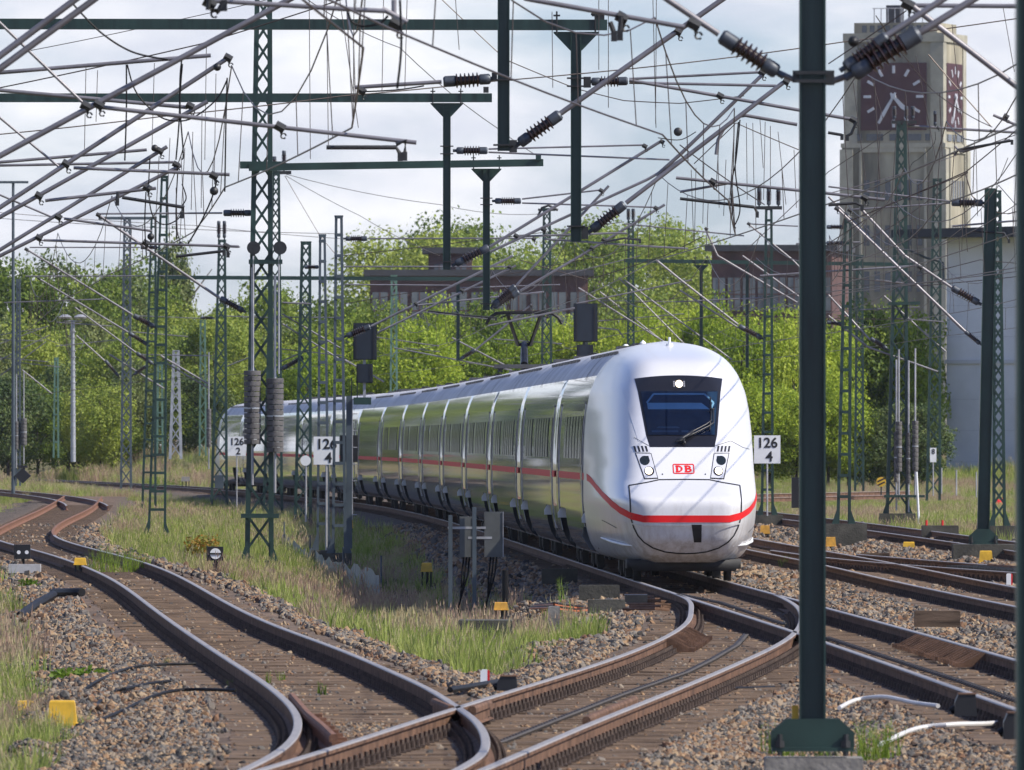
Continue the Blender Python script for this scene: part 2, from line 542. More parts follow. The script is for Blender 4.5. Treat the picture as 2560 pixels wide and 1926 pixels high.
# ------------------------------------------------------------------ ground
def ground_material():
    m = bpy.data.materials.new('ground_mixed')
    m.use_nodes = True
    n, l = m.node_tree.nodes, m.node_tree.links
    b = n['Principled BSDF']
    b.inputs['Roughness'].default_value = 0.9
    b.inputs['Specular IOR Level'].default_value = 0.2
    geo = n.new('ShaderNodeNewGeometry')
    vo = n.new('ShaderNodeTexVoronoi')
    vo.inputs['Scale'].default_value = 17.0
    l.new(geo.outputs['Position'], vo.inputs['Vector'])
    sep = n.new('ShaderNodeSeparateColor')
    l.new(vo.outputs['Color'], sep.inputs['Color'])
    r1 = n.new('ShaderNodeValToRGB')
    r1.color_ramp.elements[0].color = (0.035, 0.03, 0.026, 1)
    r1.color_ramp.elements[1].color = (0.18, 0.135, 0.095, 1)
    e = r1.color_ramp.elements.new(0.5); e.color = (0.095, 0.078, 0.062, 1)
    l.new(sep.outputs['Red'], r1.inputs['Fac'])
    nt = n.new('ShaderNodeTexNoise')
    nt.inputs['Scale'].default_value = 0.7
    nt.inputs['Detail'].default_value = 8
    l.new(geo.outputs['Position'], nt.inputs['Vector'])
    r2 = n.new('ShaderNodeValToRGB')
    r2.color_ramp.elements[0].position = 0.35
    r2.color_ramp.elements[1].position = 0.7
    r2.color_ramp.elements[0].color = (0.10, 0.115, 0.035, 1)
    r2.color_ramp.elements[1].color = (0.25, 0.19, 0.105, 1)
    l.new(nt.outputs['Fac'], r2.inputs['Fac'])
    dn = n.new('ShaderNodeTexNoise'); dn.inputs['Scale'].default_value = 1.1; dn.inputs['Detail'].default_value = 9
    l.new(geo.outputs['Position'], dn.inputs['Vector'])
    r3 = n.new('ShaderNodeValToRGB')
    r3.color_ramp.elements[0].position = 0.35; r3.color_ramp.elements[1].position = 0.65
    r3.color_ramp.elements[0].color = (0.080, 0.056, 0.041, 1); r3.color_ramp.elements[1].color = (0.18, 0.127, 0.09, 1)
    l.new(dn.outputs['Fac'], r3.inputs['Fac'])
    atb = n.new('ShaderNodeAttribute'); atb.attribute_name = 'bed'
    mb_ = n.new('ShaderNodeMix'); mb_.data_type = 'RGBA'
    l.new(atb.outputs['Fac'], mb_.inputs['Factor']); l.new(r1.outputs['Color'], mb_.inputs[6]); l.new(r3.outputs['Color'], mb_.inputs[7])
    at = n.new('ShaderNodeAttribute')
    at.attribute_name = 'zone'
    mx_ = n.new('ShaderNodeMix')
    mx_.data_type = 'RGBA'
    l.new(at.outputs['Fac'], mx_.inputs['Factor'])
    l.new(mb_.outputs[2], mx_.inputs[6])
    l.new(r2.outputs['Color'], mx_.inputs[7])
    l.new(mx_.outputs[2], b.inputs['Base Color'])
    bp = n.new('ShaderNodeBump')
    bp.inputs['Strength'].default_value = 0.6
    bp.inputs['Distance'].default_value = 0.03
    l.new(vo.outputs['Distance'], bp.inputs['Height'])
    l.new(bp.outputs['Normal'], b.inputs['Normal'])
    return m

def build_ground():
    ys = np.concatenate([np.arange(30, 90, 3.0), np.arange(90, 340, 0.8), np.arange(340, 640, 3.0), np.arange(640, 1080, 8.0), [1300, 1800, 2600]])
    xs = np.concatenate([[-2000, -1000, -400, -160, -90, -60], np.arange(-42, -24, 1.5), np.arange(-24, 24.01, 0.4), np.arange(25.5, 44, 1.5), [60, 90, 160, 400, 1000, 2000]])
    X, Y = np.meshgrid(xs, ys)
    Z = ground_z(X, Y)
    Zn = zone(X, Y) * sstep(1.4, 2.2, track_dist(X, Y))
    Zn = np.where(Y > 600, np.maximum(Zn, sstep(2, 3, track_dist(X, Y))), Zn)
    nx, ny = len(xs), len(ys)
    verts = np.stack([X.ravel(), Y.ravel(), Z.ravel()], 1)
    i = np.arange(nx * ny).reshape(ny, nx)
    f = np.stack([i[:-1, :-1].ravel(), i[:-1, 1:].ravel(), i[1:, 1:].ravel(), i[1:, :-1].ravel()], 1)
    me = bpy.data.meshes.new('ground')
    me.from_pydata(verts.tolist(), [], f.tolist())
    a = me.attributes.new('zone', 'FLOAT', 'POINT')
    a.data.foreach_set('value', Zn.ravel().astype(np.float32))
    a = me.attributes.new('bed', 'FLOAT', 'POINT')
    a.data.foreach_set('value', (1 - sstep(1.3, 1.6, track_dist(X, Y))).ravel().astype(np.float32))
    me.polygons.foreach_set('use_smooth', [True] * len(me.polygons))
    me.materials.append(ground_material())
    o = bpy.data.objects.new('ground', me)
    COL.objects.link(o)
    tag(o, 'stony and grassy ground between and around the railway tracks', kind='structure')
build_ground()

# ------------------------------------------------------------------ scatter (only for uncountable stuff)
def scatter(name, pts, scl, rot, protos, label, ix=None, category=None):
    me = bpy.data.meshes.new(name)
    me.from_pydata([tuple(p) for p in pts], [], [])
    n = len(pts)
    a = me.attributes.new('sc', 'FLOAT_VECTOR', 'POINT')
    scl = np.asarray(scl, np.float32)
    if scl.ndim == 1: scl = np.repeat(scl[:, None], 3, 1)
    a.data.foreach_set('vector', scl.ravel().astype(np.float32))
    a = me.attributes.new('rt', 'FLOAT_VECTOR', 'POINT')
    a.data.foreach_set('vector', np.asarray(rot, np.float32).ravel())
    a = me.attributes.new('ix', 'INT', 'POINT')
    a.data.foreach_set('value', (rng.integers(0, len(protos), n) if ix is None else np.asarray(ix)).astype(np.int32))
    coll = bpy.data.collections.new(name + '_kinds')
    for k, p in enumerate(protos):
        po = bpy.data.objects.new('%s_%02d' % (name, k), p)
        coll.objects.link(po)
    o = bpy.data.objects.new(name, me)
    COL.objects.link(o)
    ng = bpy.data.node_groups.new(name + '_scatter', 'GeometryNodeTree')
    ng.interface.new_socket('Geometry', in_out='INPUT', socket_type='NodeSocketGeometry')
    ng.interface.new_socket('Geometry', in_out='OUTPUT', socket_type='NodeSocketGeometry')
    gi = ng.nodes.new('NodeGroupInput'); go = ng.nodes.new('NodeGroupOutput')
    ci = ng.nodes.new('GeometryNodeCollectionInfo')
    ci.inputs['Collection'].default_value = coll
    ci.inputs['Separate Children'].default_value = True
    ci.inputs['Reset Children'].default_value = True
    io = ng.nodes.new('GeometryNodeInstanceOnPoints')
    io.inputs['Pick Instance'].default_value = True
    def named(nm, t):
        x = ng.nodes.new('GeometryNodeInputNamedAttribute')
        x.data_type = t
        x.inputs['Name'].default_value = nm
        return x
    L = ng.links
    L.new(gi.outputs[0], io.inputs['Points'])
    L.new(ci.outputs[0], io.inputs['Instance'])
    L.new(named('ix', 'INT').outputs[0], io.inputs['Instance Index'])
    e2r = ng.nodes.new('FunctionNodeEulerToRotation')
    L.new(named('rt', 'FLOAT_VECTOR').outputs[0], e2r.inputs[0])
    L.new(e2r.outputs[0], io.inputs['Rotation'])
    L.new(named('sc', 'FLOAT_VECTOR').outputs[0], io.inputs['Scale'])
    L.new(io.outputs[0], go.inputs[0])
    mod = o.modifiers.new('scatter', 'NODES')
    mod.node_group = ng
    tag(o, label, kind='stuff')
    return o

# ---- ballast stones
def stone_mat():
    m = bpy.data.materials.new('ballast_stone')
    m.use_nodes = True
    n, l = m.node_tree.nodes, m.node_tree.links
    b = n['Principled BSDF']
    b.inputs['Roughness'].default_value = 0.88
    b.inputs['Specular IOR Level'].default_value = 0.25
    oi = n.new('ShaderNodeObjectInfo')
    geo = n.new('ShaderNodeNewGeometry')
    nt = n.new('ShaderNodeTexNoise')
    nt.inputs['Scale'].default_value = 0.22
    nt.inputs['Detail'].default_value = 4
    l.new(geo.outputs['Position'], nt.inputs['Vector'])
    md = n.new('ShaderNodeMath'); md.operation = 'MULTIPLY_ADD'
    md.inputs[1].default_value = 1.1; md.inputs[2].default_value = -0.55
    l.new(nt.outputs['Fac'], md.inputs[0])
    ad = n.new('ShaderNodeMath'); ad.operation = 'ADD'
    l.new(oi.outputs['Random'], ad.inputs[0])
    l.new(md.outputs[0], ad.inputs[1])
    r = n.new('ShaderNodeValToRGB')
    cols = [(0.0, (0.040, 0.038, 0.036)), (0.2, (0.115, 0.107, 0.098)), (0.42, (0.205, 0.175, 0.142)), (0.6, (0.30, 0.215, 0.13)), (0.78, (0.25, 0.15, 0.082)), (0.9, (0.085, 0.060, 0.046)), (1.0, (0.19, 0.105, 0.06))]
    r.color_ramp.elements[0].color = (*cols[0][1], 1)
    r.color_ramp.elements[1].color = (*cols[-1][1], 1)
    for p, c in cols[1:-1]:
        e = r.color_ramp.elements.new(p); e.color = (*c, 1)
    l.new(ad.outputs[0], r.inputs['Fac'])
    l.new(r.outputs['Color'], b.inputs['Base Color'])
    return m
STONE = stone_mat()

def stone_mesh(k):
    r_ = np.random.default_rng(100 + k)
    t = (1 + 5 ** .5) / 2
    v = np.array([(-1, t, 0), (1, t, 0), (-1, -t, 0), (1, -t, 0), (0, -1, t), (0, 1, t), (0, -1, -t), (0, 1, -t), (t, 0, -1), (t, 0, 1), (-t, 0, -1), (-t, 0, 1)], float)
    v /= np.linalg.norm(v[0])
    v *= r_.uniform(0.62, 1.25, (12, 1))
    v *= np.array([1.25, 0.95, 0.72])
    f = [(0, 11, 5), (0, 5, 1), (0, 1, 7), (0, 7, 10), (0, 10, 11), (1, 5, 9), (5, 11, 4), (11, 10, 2), (10, 7, 6), (7, 1, 8), (3, 9, 4), (3, 4, 2), (3, 2, 6), (3, 6, 8), (3, 8, 9), (4, 9, 5), (2, 4, 11), (6, 2, 10), (8, 6, 7), (9, 8, 1)]
    me = bpy.data.meshes.new('ballast_stone_%d' % k)
    me.from_pydata(v.tolist(), [], f)
    me.materials.append(STONE)
    return me
stones = [stone_mesh(k) for k in range(7)]

def view_half(y): return y * 0.0389 + 1.5

def ballast():
    P_, S_ = [], []
    for (y0, y1, dens, s0, s1) in [(88, 125, 430, .017, .036), (125, 165, 290, .020, .040), (165, 240, 85, .028, .055), (240, 400, 22, .04, .075)]:
        hw = view_half(y1)
        n = int((y1 - y0) * 2 * hw * dens)
        x = rng.uniform(-hw, hw, n); y = rng.uniform(y0, y1, n)
        keep = np.abs(x) < view_half(y)
        x, y = x[keep], y[keep]
        d = track_dist(x, y)
        zn = zone(x, y)
        onbed = d < 1.45
        k = np.where(onbed, rng.random(len(x)) < 0.035 + .25 * (vnoise(x * .7, y * .12) > 1.0), rng.random(len(x)) > zn * 1.02)
        x, y = x[k], y[k]
        onb = d[k] < 1.32
        s = rng.uniform(s0, s1, len(x)) * np.where(rng.random(len(x)) < .06, 1.5, 1.0)
        z = ground_z(x, y) + s * 0.25
        z = np.where(onb, -0.205, z)
        s = np.where(onb, s * .8, s)
        P_.append(np.stack([x, y, z], 1)); S_.append(s)
    pts = np.concatenate(P_); s = np.concatenate(S_)
    rot = rng.uniform(0, 6.28, (len(pts), 3))
    scatter('ballast_gravel', pts, s, rot, stones, 'loose tan and grey ballast stones around the tracks')
    print('stones', len(pts))
ballast()

# ------------------------------------------------------------------ rails and sleepers
PROF = [(-.037, -.010), (-.030, 0.0), (.030, 0.0), (.037, -.010), (.036, -.038), (.0095, -.052), (.0085, -.138), (.03, -.150), (.073, -.162), (.073, -.172),
        (-.073, -.172), (-.073, -.162), (-.03, -.150), (-.0085, -.138), (-.0095, -.052), (-.036, -.038)]
def rail_mesh(mb, pts, prof=PROF, top=1, side=0, z0=0.0):
    pts = [Vector(p) for p in pts]
    n = len(prof)
    rows = []
    for i, p in enumerate(pts):
        a, b = pts[max(0, i - 1)], pts[min(len(pts) - 1, i + 1)]
        d = (b - a); d.z = 0; d.normalize()
        s = Vector((d.y, -d.x, 0))
        rows.append([p + s * q[0] + Vector((0, 0, q[1] + z0)) for q in prof])
    vs_ = [q for r_ in rows for q in r_]
    for k in range(n):
        k2 = (k + 1) % n
        fs = [(i * n + k, (i + 1) * n + k, (i + 1) * n + k2, i * n + k2) for i in range(len(rows) - 1)]
        b0 = len(mb.v)
        mb.k = top if k in (0, 1, 2) and n == len(PROF) else side
        if k == 0:
            base = b0
            mb.v.extend([tuple(v) for v in vs_])
        for f in fs:
            mb.f.append(tuple(j + base for j in f)); mb.m.append(mb.k)
    mb.k = side
    mb.f.append(tuple(base + j for j in range(n))); mb.m.append(side)
    mb.f.append(tuple(base + (len(rows) - 1) * n + j for j in range(n - 1, -1, -1))); mb.m.append(side)

def ysamples(a, b):
    out = []
    y = a
    while y < b:
        out.append(y)
        y += 0.8 if y < 210 else (2.0 if y < 330 else 6.0)
    out.append(b)
    return out

def rail(parent, f, a, b, name='rail', z=0.0, mats=None, label=None):
    mb = MB()
    rail_mesh(mb, [(float(f(y)), y, z) for y in ysamples(a, b)])
    return mb.build(name, mats or [RAILR, RAILT], parent, label=label)

CLIP_MB = None
def fastenings(parent, f, a, b, sp=0.6, y_ref=60.0):
    """baseplate, spring clips and screws along a rail at every sleeper"""
    mb = MB()
    k0 = math.ceil((a - y_ref) / sp); k1 = int((b - y_ref) / sp)
    for k in range(k0, k1 + 1):
        y = y_ref + k * sp
        x = float(f(y))
        mb.box((x, y, -.178), (.36, .15, .018))
        for s_ in (-1, 1):
            mb.box((x + s_ * .105, y, -.148), (.055, .09, .05))
            mb.tube([(x + s_ * .105, y, -.135), (x + s_ * .105, y, -.085)], .022, 6)
            mb.tube([(x + s_ * .155, y + .03, -.17), (x + s_ * .155, y + .03, -.12)], .016, 5)
    o = mb.build('rail_fastenings', mat('rusty_fastening', (0.075, 0.052, 0.04), 0.8, 0.1, 0.4, 6.0), parent, kind='stuff')
    return o

def sleeper_mesh(L, w=.26, h=.16, seed=0):
    r_ = random.Random(seed)
    mb = MB()
    n = 5
    rows = []
    ring = [(-w / 2, -h), (-w / 2, -.014), (-w / 2 + .018, 0), (w / 2 - .018, 0), (w / 2, -.014), (w / 2, -h)]
    for i in range(n):
        x = -L / 2 + L * i / (n - 1)
        rows.append([(x, p[0] + r_.uniform(-.006, .006), p[1] + (r_.uniform(-.006, .006) if p[1] > -.1 else 0)) for p in ring])
    mb.grid(rows)
    mb.add(rows[0], [(0, 1, 2, 3, 4, 5)])
    mb.add(rows[-1], [(5, 4, 3, 2, 1, 0)])
    return mb.mesh('sleeper', WOOD)

SLM = {}
def sleeper_get(L, k):
    key = (round(L, 1), k % 3)
    if key not in SLM:
        SLM[key] = sleeper_mesh(key[0], seed=int(L * 10) + k % 3)
    return SLM[key]

def sleepers(parent, fl, fr, a, b, stuff_from, over=0.56, sp=0.6, y_ref=60.0, skip=None):
    k0 = math.ceil((a - y_ref) / sp); k1 = int((b - y_ref) / sp)
    far = MB()
    for k in range(k0, k1 + 1):
        y = y_ref + k * sp
        if skip and skip(y): continue
        xl, xr = float(fl(y)), float(fr(y))
        c = (xl + xr) / 2
        L = xr - xl + 2 * over
        slope = float((fl(y + .5) + fr(y + .5) - fl(y - .5) - fr(y - .5)) / 2)
        if y < stuff_from:
            jr = random.Random(k)
            link_mesh('sleeper', sleeper_get(L, k), parent, (c + jr.uniform(-.03, .03), y + jr.uniform(-.02, .02), -.188 + jr.uniform(-.008, .006)), -slope)
        else:
            far.box((c, y, -.268), (L, .26, .16))
    if far.v:
        far.build('distant_sleepers', WOOD, parent, kind='stuff')

def track(name, label, loc):
    return empty(name, loc, label, kind='structure')

# curved siding on the left
tA = track('railway_track', 'curving siding track that swings in from the left', (float(A_c(95)), 95, -.3))
rail(tA, AL, 60, 330); rail(tA, AR, 60, 330)
rail(tA, AL, 330.01, 560, mats=[RUSTO, RUSTO], label='rusty far stretch of the siding rail'); rail(tA, AR, 330.01, 560, mats=[RUSTO, RUSTO], label='rusty far stretch of the siding rail')
sleepers(tA, AL, AR, 78, 520, 245)
fastenings(tA, AL, 80, 260); fastenings(tA, AR, 80, 260)
# diverging track in the foreground
tB = track('railway_track', 'foreground track curving from the turnout towards the lower left', (float(B_c(95)), 95, -.3))
rail(tB, BL, 60, 206); rail(tB, BR, 60, 203.5)
sleepers(tB, BL, BR, 78, 168, 400)
fastenings(tB, BL, 80, 205); fastenings(tB, BR, 80, 190)
# main line under the train
tC = track('railway_track', 'main line track running under the train to the lower right', (float(main_c(120)), 120, -.3))
ML_ = lambda y: main_c(y) - GA
MR_ = lambda y: main_c(y) + GA
rail(tC, ML_, 206, 860)
rail(tC, ML_, 60, 158.5); rail(tC, ML_, 160.2, 204, label='switch blade rail of the main line')
rail(tC, MR_, 60, 860)
sleepers(tC, ML_, MR_, 78, 168, 400)
sleepers(tC, lambda y: np.minimum(BL(y), ML_(y)), MR_, 168.05, 206, 400)
sleepers(tC, ML_, MR_, 206.05, 640, 262)
fastenings(tC, ML_, 80, 262); fastenings(tC, MR_, 80, 262)
# neighbouring track on the right
tD = track('railway_track', 'second track behind the green foreground mast', (float(D_c(190)), 190, -.3))
rail(tD, DL, 110, 640); rail(tD, DL2, 110, 640)
sleepers(tD, DL, DL2, 140, 500, 270)
fastenings(tD, DL, 150, 285); fastenings(tD, DL2, 150, 285)
tX = track('railway_track', 'branch leaving the second track to the right', (float(X_c(240)), 240, -.3))
rail(tX, XL, 195, 285); rail(tX, XR, 195, 275)
sleepers(tX, XL, XR, 200, 262, 400)
fastenings(tX, XL, 200, 275); fastenings(tX, XR, 200, 275)
tE = track('railway_track', 'rear track passing behind the concrete mast footings', (float(E_c(300)), 300, -.3))
rail(tE, EL, 220, 600); rail(tE, ER, 220, 600)
sleepers(tE, EL, ER, 240, 500, 250)
fastenings(tE, EL, 260, 340); fastenings(tE, ER, 260, 340)
# far track swinging to the right
tG = track('railway_track', 'far track crossing behind the counterweight mast', (15, 560, -.3))
for dx in (0, 3.4):
    mb = MB()
    rail_mesh(mb, [((x - 1280) * (560 + dx * 12) / FOC + 0, 545 + dx * 12 + (x - 1930) * .08, 0.0) for x in range(1860, 2330, 40)])
    mb.build('rail', [RAILR, RAILT], tG)
# far siding meeting the curve on the left
tH = track('railway_track', 'far rusty siding meeting the main line at the left edge', (-22, 640, -.3))
for x0 in (-16.2, -14.7):
    mb = MB()
    rail_mesh(mb, [(x0 - 0.035 * (y - 480) - 0.00018 * (y - 480) ** 2, y, -.02) for y in np.arange(480, 760, 10)])
    mb.build('rail', [RUSTO, RAILT], tH)
# ------------------------------------------------------------------ the high-speed train
def train_paint(name='train_white_paint', rough=.12, coat=1.0, crough=.03):
    m = bpy.data.materials.new(name)
    m.use_nodes = True
    n, l = m.node_tree.nodes, m.node_tree.links
    b = n['Principled BSDF']
    b.inputs['Roughness'].default_value = rough
    b.inputs['Coat Weight'].default_value = coat
    b.inputs['Coat Roughness'].default_value = crough
    tc_ = n.new('ShaderNodeTexCoord')
    mp_ = n.new('ShaderNodeMapping')
    mp_.inputs['Scale'].default_value = (6, 6, 1.2)
    l.new(tc_.outputs['Object'], mp_.inputs['Vector'])
    t = n.new('ShaderNodeTexNoise')
    t.inputs['Scale'].default_value = 1.3
    t.inputs['Detail'].default_value = 9
    t.inputs['Roughness'].default_value = 0.7
    l.new(mp_.outputs['Vector'], t.inputs['Vector'])
    sp = n.new('ShaderNodeSeparateXYZ')
    l.new(tc_.outputs['Object'], sp.inputs[0])
    mr = n.new('ShaderNodeMapRange')
    mr.inputs['From Min'].default_value = 1.5
    mr.inputs['From Max'].default_value = 0.35
    mr.inputs['To Min'].default_value = 0.05
    mr.inputs['To Max'].default_value = 0.85
    l.new(sp.outputs['Z'], mr.inputs['Value'])
    r = n.new('ShaderNodeValToRGB')
    r.color_ramp.elements[0].position = 0.42
    r.color_ramp.elements[1].position = 0.72
    l.new(t.outputs['Fac'], r.inputs['Fac'])
    mu = n.new('ShaderNodeMath'); mu.operation = 'MULTIPLY'
    l.new(r.outputs['Color'], mu.inputs[0]); l.new(mr.outputs[0], mu.inputs[1])
    mx_ = n.new('ShaderNodeMix'); mx_.data_type = 'RGBA'
    mx_.inputs[6].default_value = (0.62, 0.62, 0.63, 1)
    mx_.inputs[7].default_value = (0.24, 0.19, 0.14, 1)
    l.new(mu.outputs[0], mx_.inputs['Factor'])
    fly = n.new('ShaderNodeTexNoise'); fly.inputs['Scale'].default_value = 38.0; fly.inputs['Detail'].default_value = 5; fly.inputs['Roughness'].default_value = .75
    l.new(tc_.outputs['Object'], fly.inputs['Vector'])
    fr_ = n.new('ShaderNodeValToRGB'); fr_.color_ramp.elements[0].position = .60; fr_.color_ramp.elements[1].position = .78
    fr_.color_ramp.elements[0].color = (1, 1, 1, 1); fr_.color_ramp.elements[1].color = (.62, .58, .52, 1)
    l.new(fly.outputs['Fac'], fr_.inputs['Fac'])
    mm = n.new('ShaderNodeMix'); mm.data_type = 'RGBA'; mm.blend_type = 'MULTIPLY'; mm.inputs['Factor'].default_value = .9 if 'nose' in name else .25
    l.new(mx_.outputs[2], mm.inputs[6]); l.new(fr_.outputs['Color'], mm.inputs[7])
    l.new(mm.outputs[2], b.inputs['Base Color'])
    return m
TW = train_paint()
TWN = train_paint('train_nose_paint', .30, .35, .10)
TWR = mat('train_roof_paint', (0.50, 0.50, 0.51), 0.62, 0, 0.16, 1.2, col2=(0.60, 0.60, 0.61), spec=0.25, stretch=(1, .4, 1))
TGREY = mat('train_light_grey_panel', (0.56, 0.565, 0.60), 0.3, 0, 0.05, 3.0, coat=0.3)
TBLACK = mat('train_black_mask', (0.010, 0.010, 0.014), 0.35, 0, 0.1, 5.0, coat=0.1, spec=.3)
TSEAM = mat('train_seam', (0.01, 0.01, 0.012), 0.6, 0, 0, 1)
TRED = mat('train_red_stripe', (0.62, 0.013, 0.016), 0.55, 0, 0.08, 3.0, coat=0.0, spec=0.22)
TUNDER = mat('train_underframe', (0.02, 0.02, 0.021), 0.7, 0.1, 0.4, 4.0)
TROOF = mat('train_roof_equipment', (0.06, 0.06, 0.065), 0.6, 0, 0.3, 4.0)
TWIN = mat('train_window_glass', (0.012, 0.017, 0.019), 0.10, 0, 0.1, 3.0, coat=0.0, spec=0.22)
TBELL = mat('train_bellows', (0.03, 0.03, 0.033), 0.8, 0, 0.2, 4.0)
LAMP = mat('lit_headlamp', (0.9, 0.85, 0.75), 0.3, 0, 0, 1, emit=((1.0, 0.76, 0.50), 2.2))
BLINDM = mat('pale_sun_blind', (0.58, 0.70, 0.72), 0.6, 0, 0.06, 4.0)
def glass_mat():
    m = bpy.data.materials.new('windscreen_glass')
    m.use_nodes = True
    n, l = m.node_tree.nodes, m.node_tree.links
    n.clear()
    out = n.new('ShaderNodeOutputMaterial')
    g = n.new('ShaderNodeBsdfGlossy'); g.inputs['Roughness'].default_value = 0.03
    t = n.new('ShaderNodeBsdfTransparent'); t.inputs['Color'].default_value = (0.55, 0.72, 0.86, 1)
    fr = n.new('ShaderNodeFresnel'); fr.inputs['IOR'].default_value = 1.5
    ms = n.new('ShaderNodeMixShader')
    l.new(fr.outputs[0], ms.inputs[0]); l.new(t.outputs[0], ms.inputs[1]); l.new(g.outputs[0], ms.inputs[2])
    l.new(ms.outputs[0], out.inputs['Surface'])
    return m
TGLASS = glass_mat()
CABIN = mat('dark_blue_cab_interior', (0.016, 0.045, 0.085), 0.7, 0, 0.3, 5.0)

SEC = [(.33, .95), (.36, 1.12), (.45, 1.22), (.6, 1.31), (.8, 1.37), (1.0, 1.40), (1.3, 1.422), (1.6, 1.426), (2.1, 1.424), (2.5, 1.41), (2.9, 1.375), (3.2, 1.32),
       (3.5, 1.20), (3.7, 1.06), (3.85, .90), (3.95, .74), (4.03, .55), (4.08, .33), (4.10, .02)]
_zs = np.linspace(.33, 4.10, 400)
_ws = np.interp(_zs, [a for a, _ in SEC], [b for _, b in SEC])
VC = [(.33, .62), (.45, .34), (.7, .10), (1.0, .0), (1.3, .03), (1.40, .09), (1.47, .30), (1.6, .66), (1.7, .95), (2.0, 1.5), (2.26, 1.95), (2.8, 2.72), (3.40, 3.50), (3.6, 3.80), (3.72, 4.10), (3.80, 4.5),
      (3.86, 5.1), (3.92, 5.9), (3.98, 6.9), (4.04, 8.1), (4.08, 9.2), (4.10, 10.0)]
_vc = np.interp(_zs, [a for a, _ in VC], [b for _, b in VC])
def _sm(a, s):
    k = np.exp(-0.5 * (np.arange(-3 * s, 3 * s + 1) / s) ** 2); k /= k.sum()
    return np.convolve(np.pad(a, 3 * s, mode='reflect', reflect_type='odd'), k, mode='valid')
_vc = _sm(_vc, 4); _ws = _sm(_ws, 4); _ws = np.maximum(_ws, 0.012)
VEND = 10.0
def w_at(z): return np.interp(z, _zs, _ws)
def nose_v(u, z):
    w = w_at(z)
    t = np.clip(np.abs(u) / w, 0, 1)
    p = np.interp(z, [.3, 1.4, 1.9, 3.2, 4.1], [5.5, 7.5, 6.0, 5.6, 4.6])
    vc = np.interp(z, _zs, _vc)
    return vc + (VEND - vc) * (1 - np.sqrt(np.clip(1 - t ** p, 0, 1)))
def nose_pt(u, z, off=0.0):
    e = 0.012
    v = float(nose_v(u, z))
    p = Vector((u, v, z))
    if off:
        gu = float(nose_v(u + e, z) - nose_v(u - e, z)) / (2 * e)
        gz = float(nose_v(u, z + e) - nose_v(u, z - e)) / (2 * e)
        nrm = Vector((gu, -1, gz)); nrm.normalize()
        if gu * u < 0: pass
        p += nrm * off * (1 if True else 1)
    return p
def nquad(mb, q, off, nu=10, nv=6):
    """q: four (u,z) corners bl, br, tr, tl laid onto the nose"""
    rows = []
    for j in range(nv + 1):
        s = j / nv
        r_ = []
        for i in range(nu + 1):
            t = i / nu
            u = (q[0][0] * (1 - t) + q[1][0] * t) * (1 - s) + (q[3][0] * (1 - t) + q[2][0] * t) * s
            z = (q[0][1] * (1 - t) + q[1][1] * t) * (1 - s) + (q[3][1] * (1 - t) + q[2][1] * t) * s
            r_.append(nose_pt(u, z, off))
        rows.append(r_)
    mb.grid(rows)
def ndisc(mb, u, z, r, off, n=20, sx=1.0):
    rows = []
    for k in (0.05, .5, 1.0):
        rows.append([nose_pt(u + sx * r * k * math.cos(2 * math.pi * i / n), z + r * k * math.sin(2 * math.pi * i / n), off) for i in range(n + 1)])
    mb.grid(rows[::-1])
def nribbon(mb, pts, w, off, sub=6):
    """line of width w through (u,z) points laid on the nose"""
    P2 = []
    for a, b in zip(pts[:-1], pts[1:]):
        for k in range(sub):
            t = k / sub
            P2.append((a[0] + (b[0] - a[0]) * t, a[1] + (b[1] - a[1]) * t))
    P2.append(pts[-1])
    lo, hi = [], []
    for i, p in enumerate(P2):
        a, b = P2[max(0, i - 1)], P2[min(len(P2) - 1, i + 1)]
        d = Vector((b[0] - a[0], b[1] - a[1])); d.normalize()
        nn = Vector((-d.y, d.x)) * w / 2
        lo.append(nose_pt(p[0] - nn.x, p[1] - nn.y, off)); hi.append(nose_pt(p[0] + nn.x, p[1] + nn.y, off))
    mb.grid([lo, hi])
def mirror(pts): return [(-u, z) for u, z in pts]

def sec_pts(z0, z1, n, u_off=0.0):
    zz = np.linspace(z0, z1, n)
    return [(float(w_at(z)), float(z)) for z in zz]

ZSPLIT = 1.13
def body_rows(v_list, tapers):
    """upper body between z split and roof, one row of points per station"""
    zz = np.concatenate([np.linspace(ZSPLIT, 3.5, 14), np.linspace(3.58, 4.10, 14)])
    half = [(float(w_at(z)), float(z)) for z in zz]
    prof = [(-u, z) for u, z in half] + [(u, z) for u, z in half[::-1]]
    rows = []
    for v, tp in zip(v_list, tapers):
        rows.append([Vector((u - math.copysign(min(tp, abs(u)), u) * (1 if z < 3.9 else .4), v, z)) for u, z in prof])
    return rows

def skirt_mesh(mb, v0, v1):
    """lower body side and floor between two stations, dark end walls"""
    zz = [1.13, 1.0, .8, .6, .45, .38, .35]
    half = [(float(w_at(z)), z) for z in zz]
    prof = [(-u, z) for u, z in half] + [(u, z) for u, z in half[::-1]]
    rows = [[Vector((u, v, z)) for u, z in prof] for v in (v0, v1)]
    mb.mi(0).grid(rows)
    n = len(prof)
    mb.mi(1)
    mb.add(rows[0], [tuple(range(n - 1, -1, -1))])
    mb.add(rows[1], [tuple(range(n))])
    mb.mi(0)

def fairing_mesh(mb, v):
    for s in (-1, 1):
        poly = [(1.44, .93), (1.445, 1.02), (1.34, 1.20), (1.30, 1.20), (1.17, 1.0), (1.20, .93)]
        pts = [(s * u, z) for u, z in poly]
        n = len(pts)
        a = [Vector((u, v - .10, z)) for u, z in pts]; b = [Vector((u, v + .02, z)) for u, z in pts]
        mb.add(a + b, [tuple(range(n)), tuple(range(2 * n - 1, n - 1, -1))] + [(i, n + i, n + (i + 1) % n, (i + 1) % n) for i in range(n)])

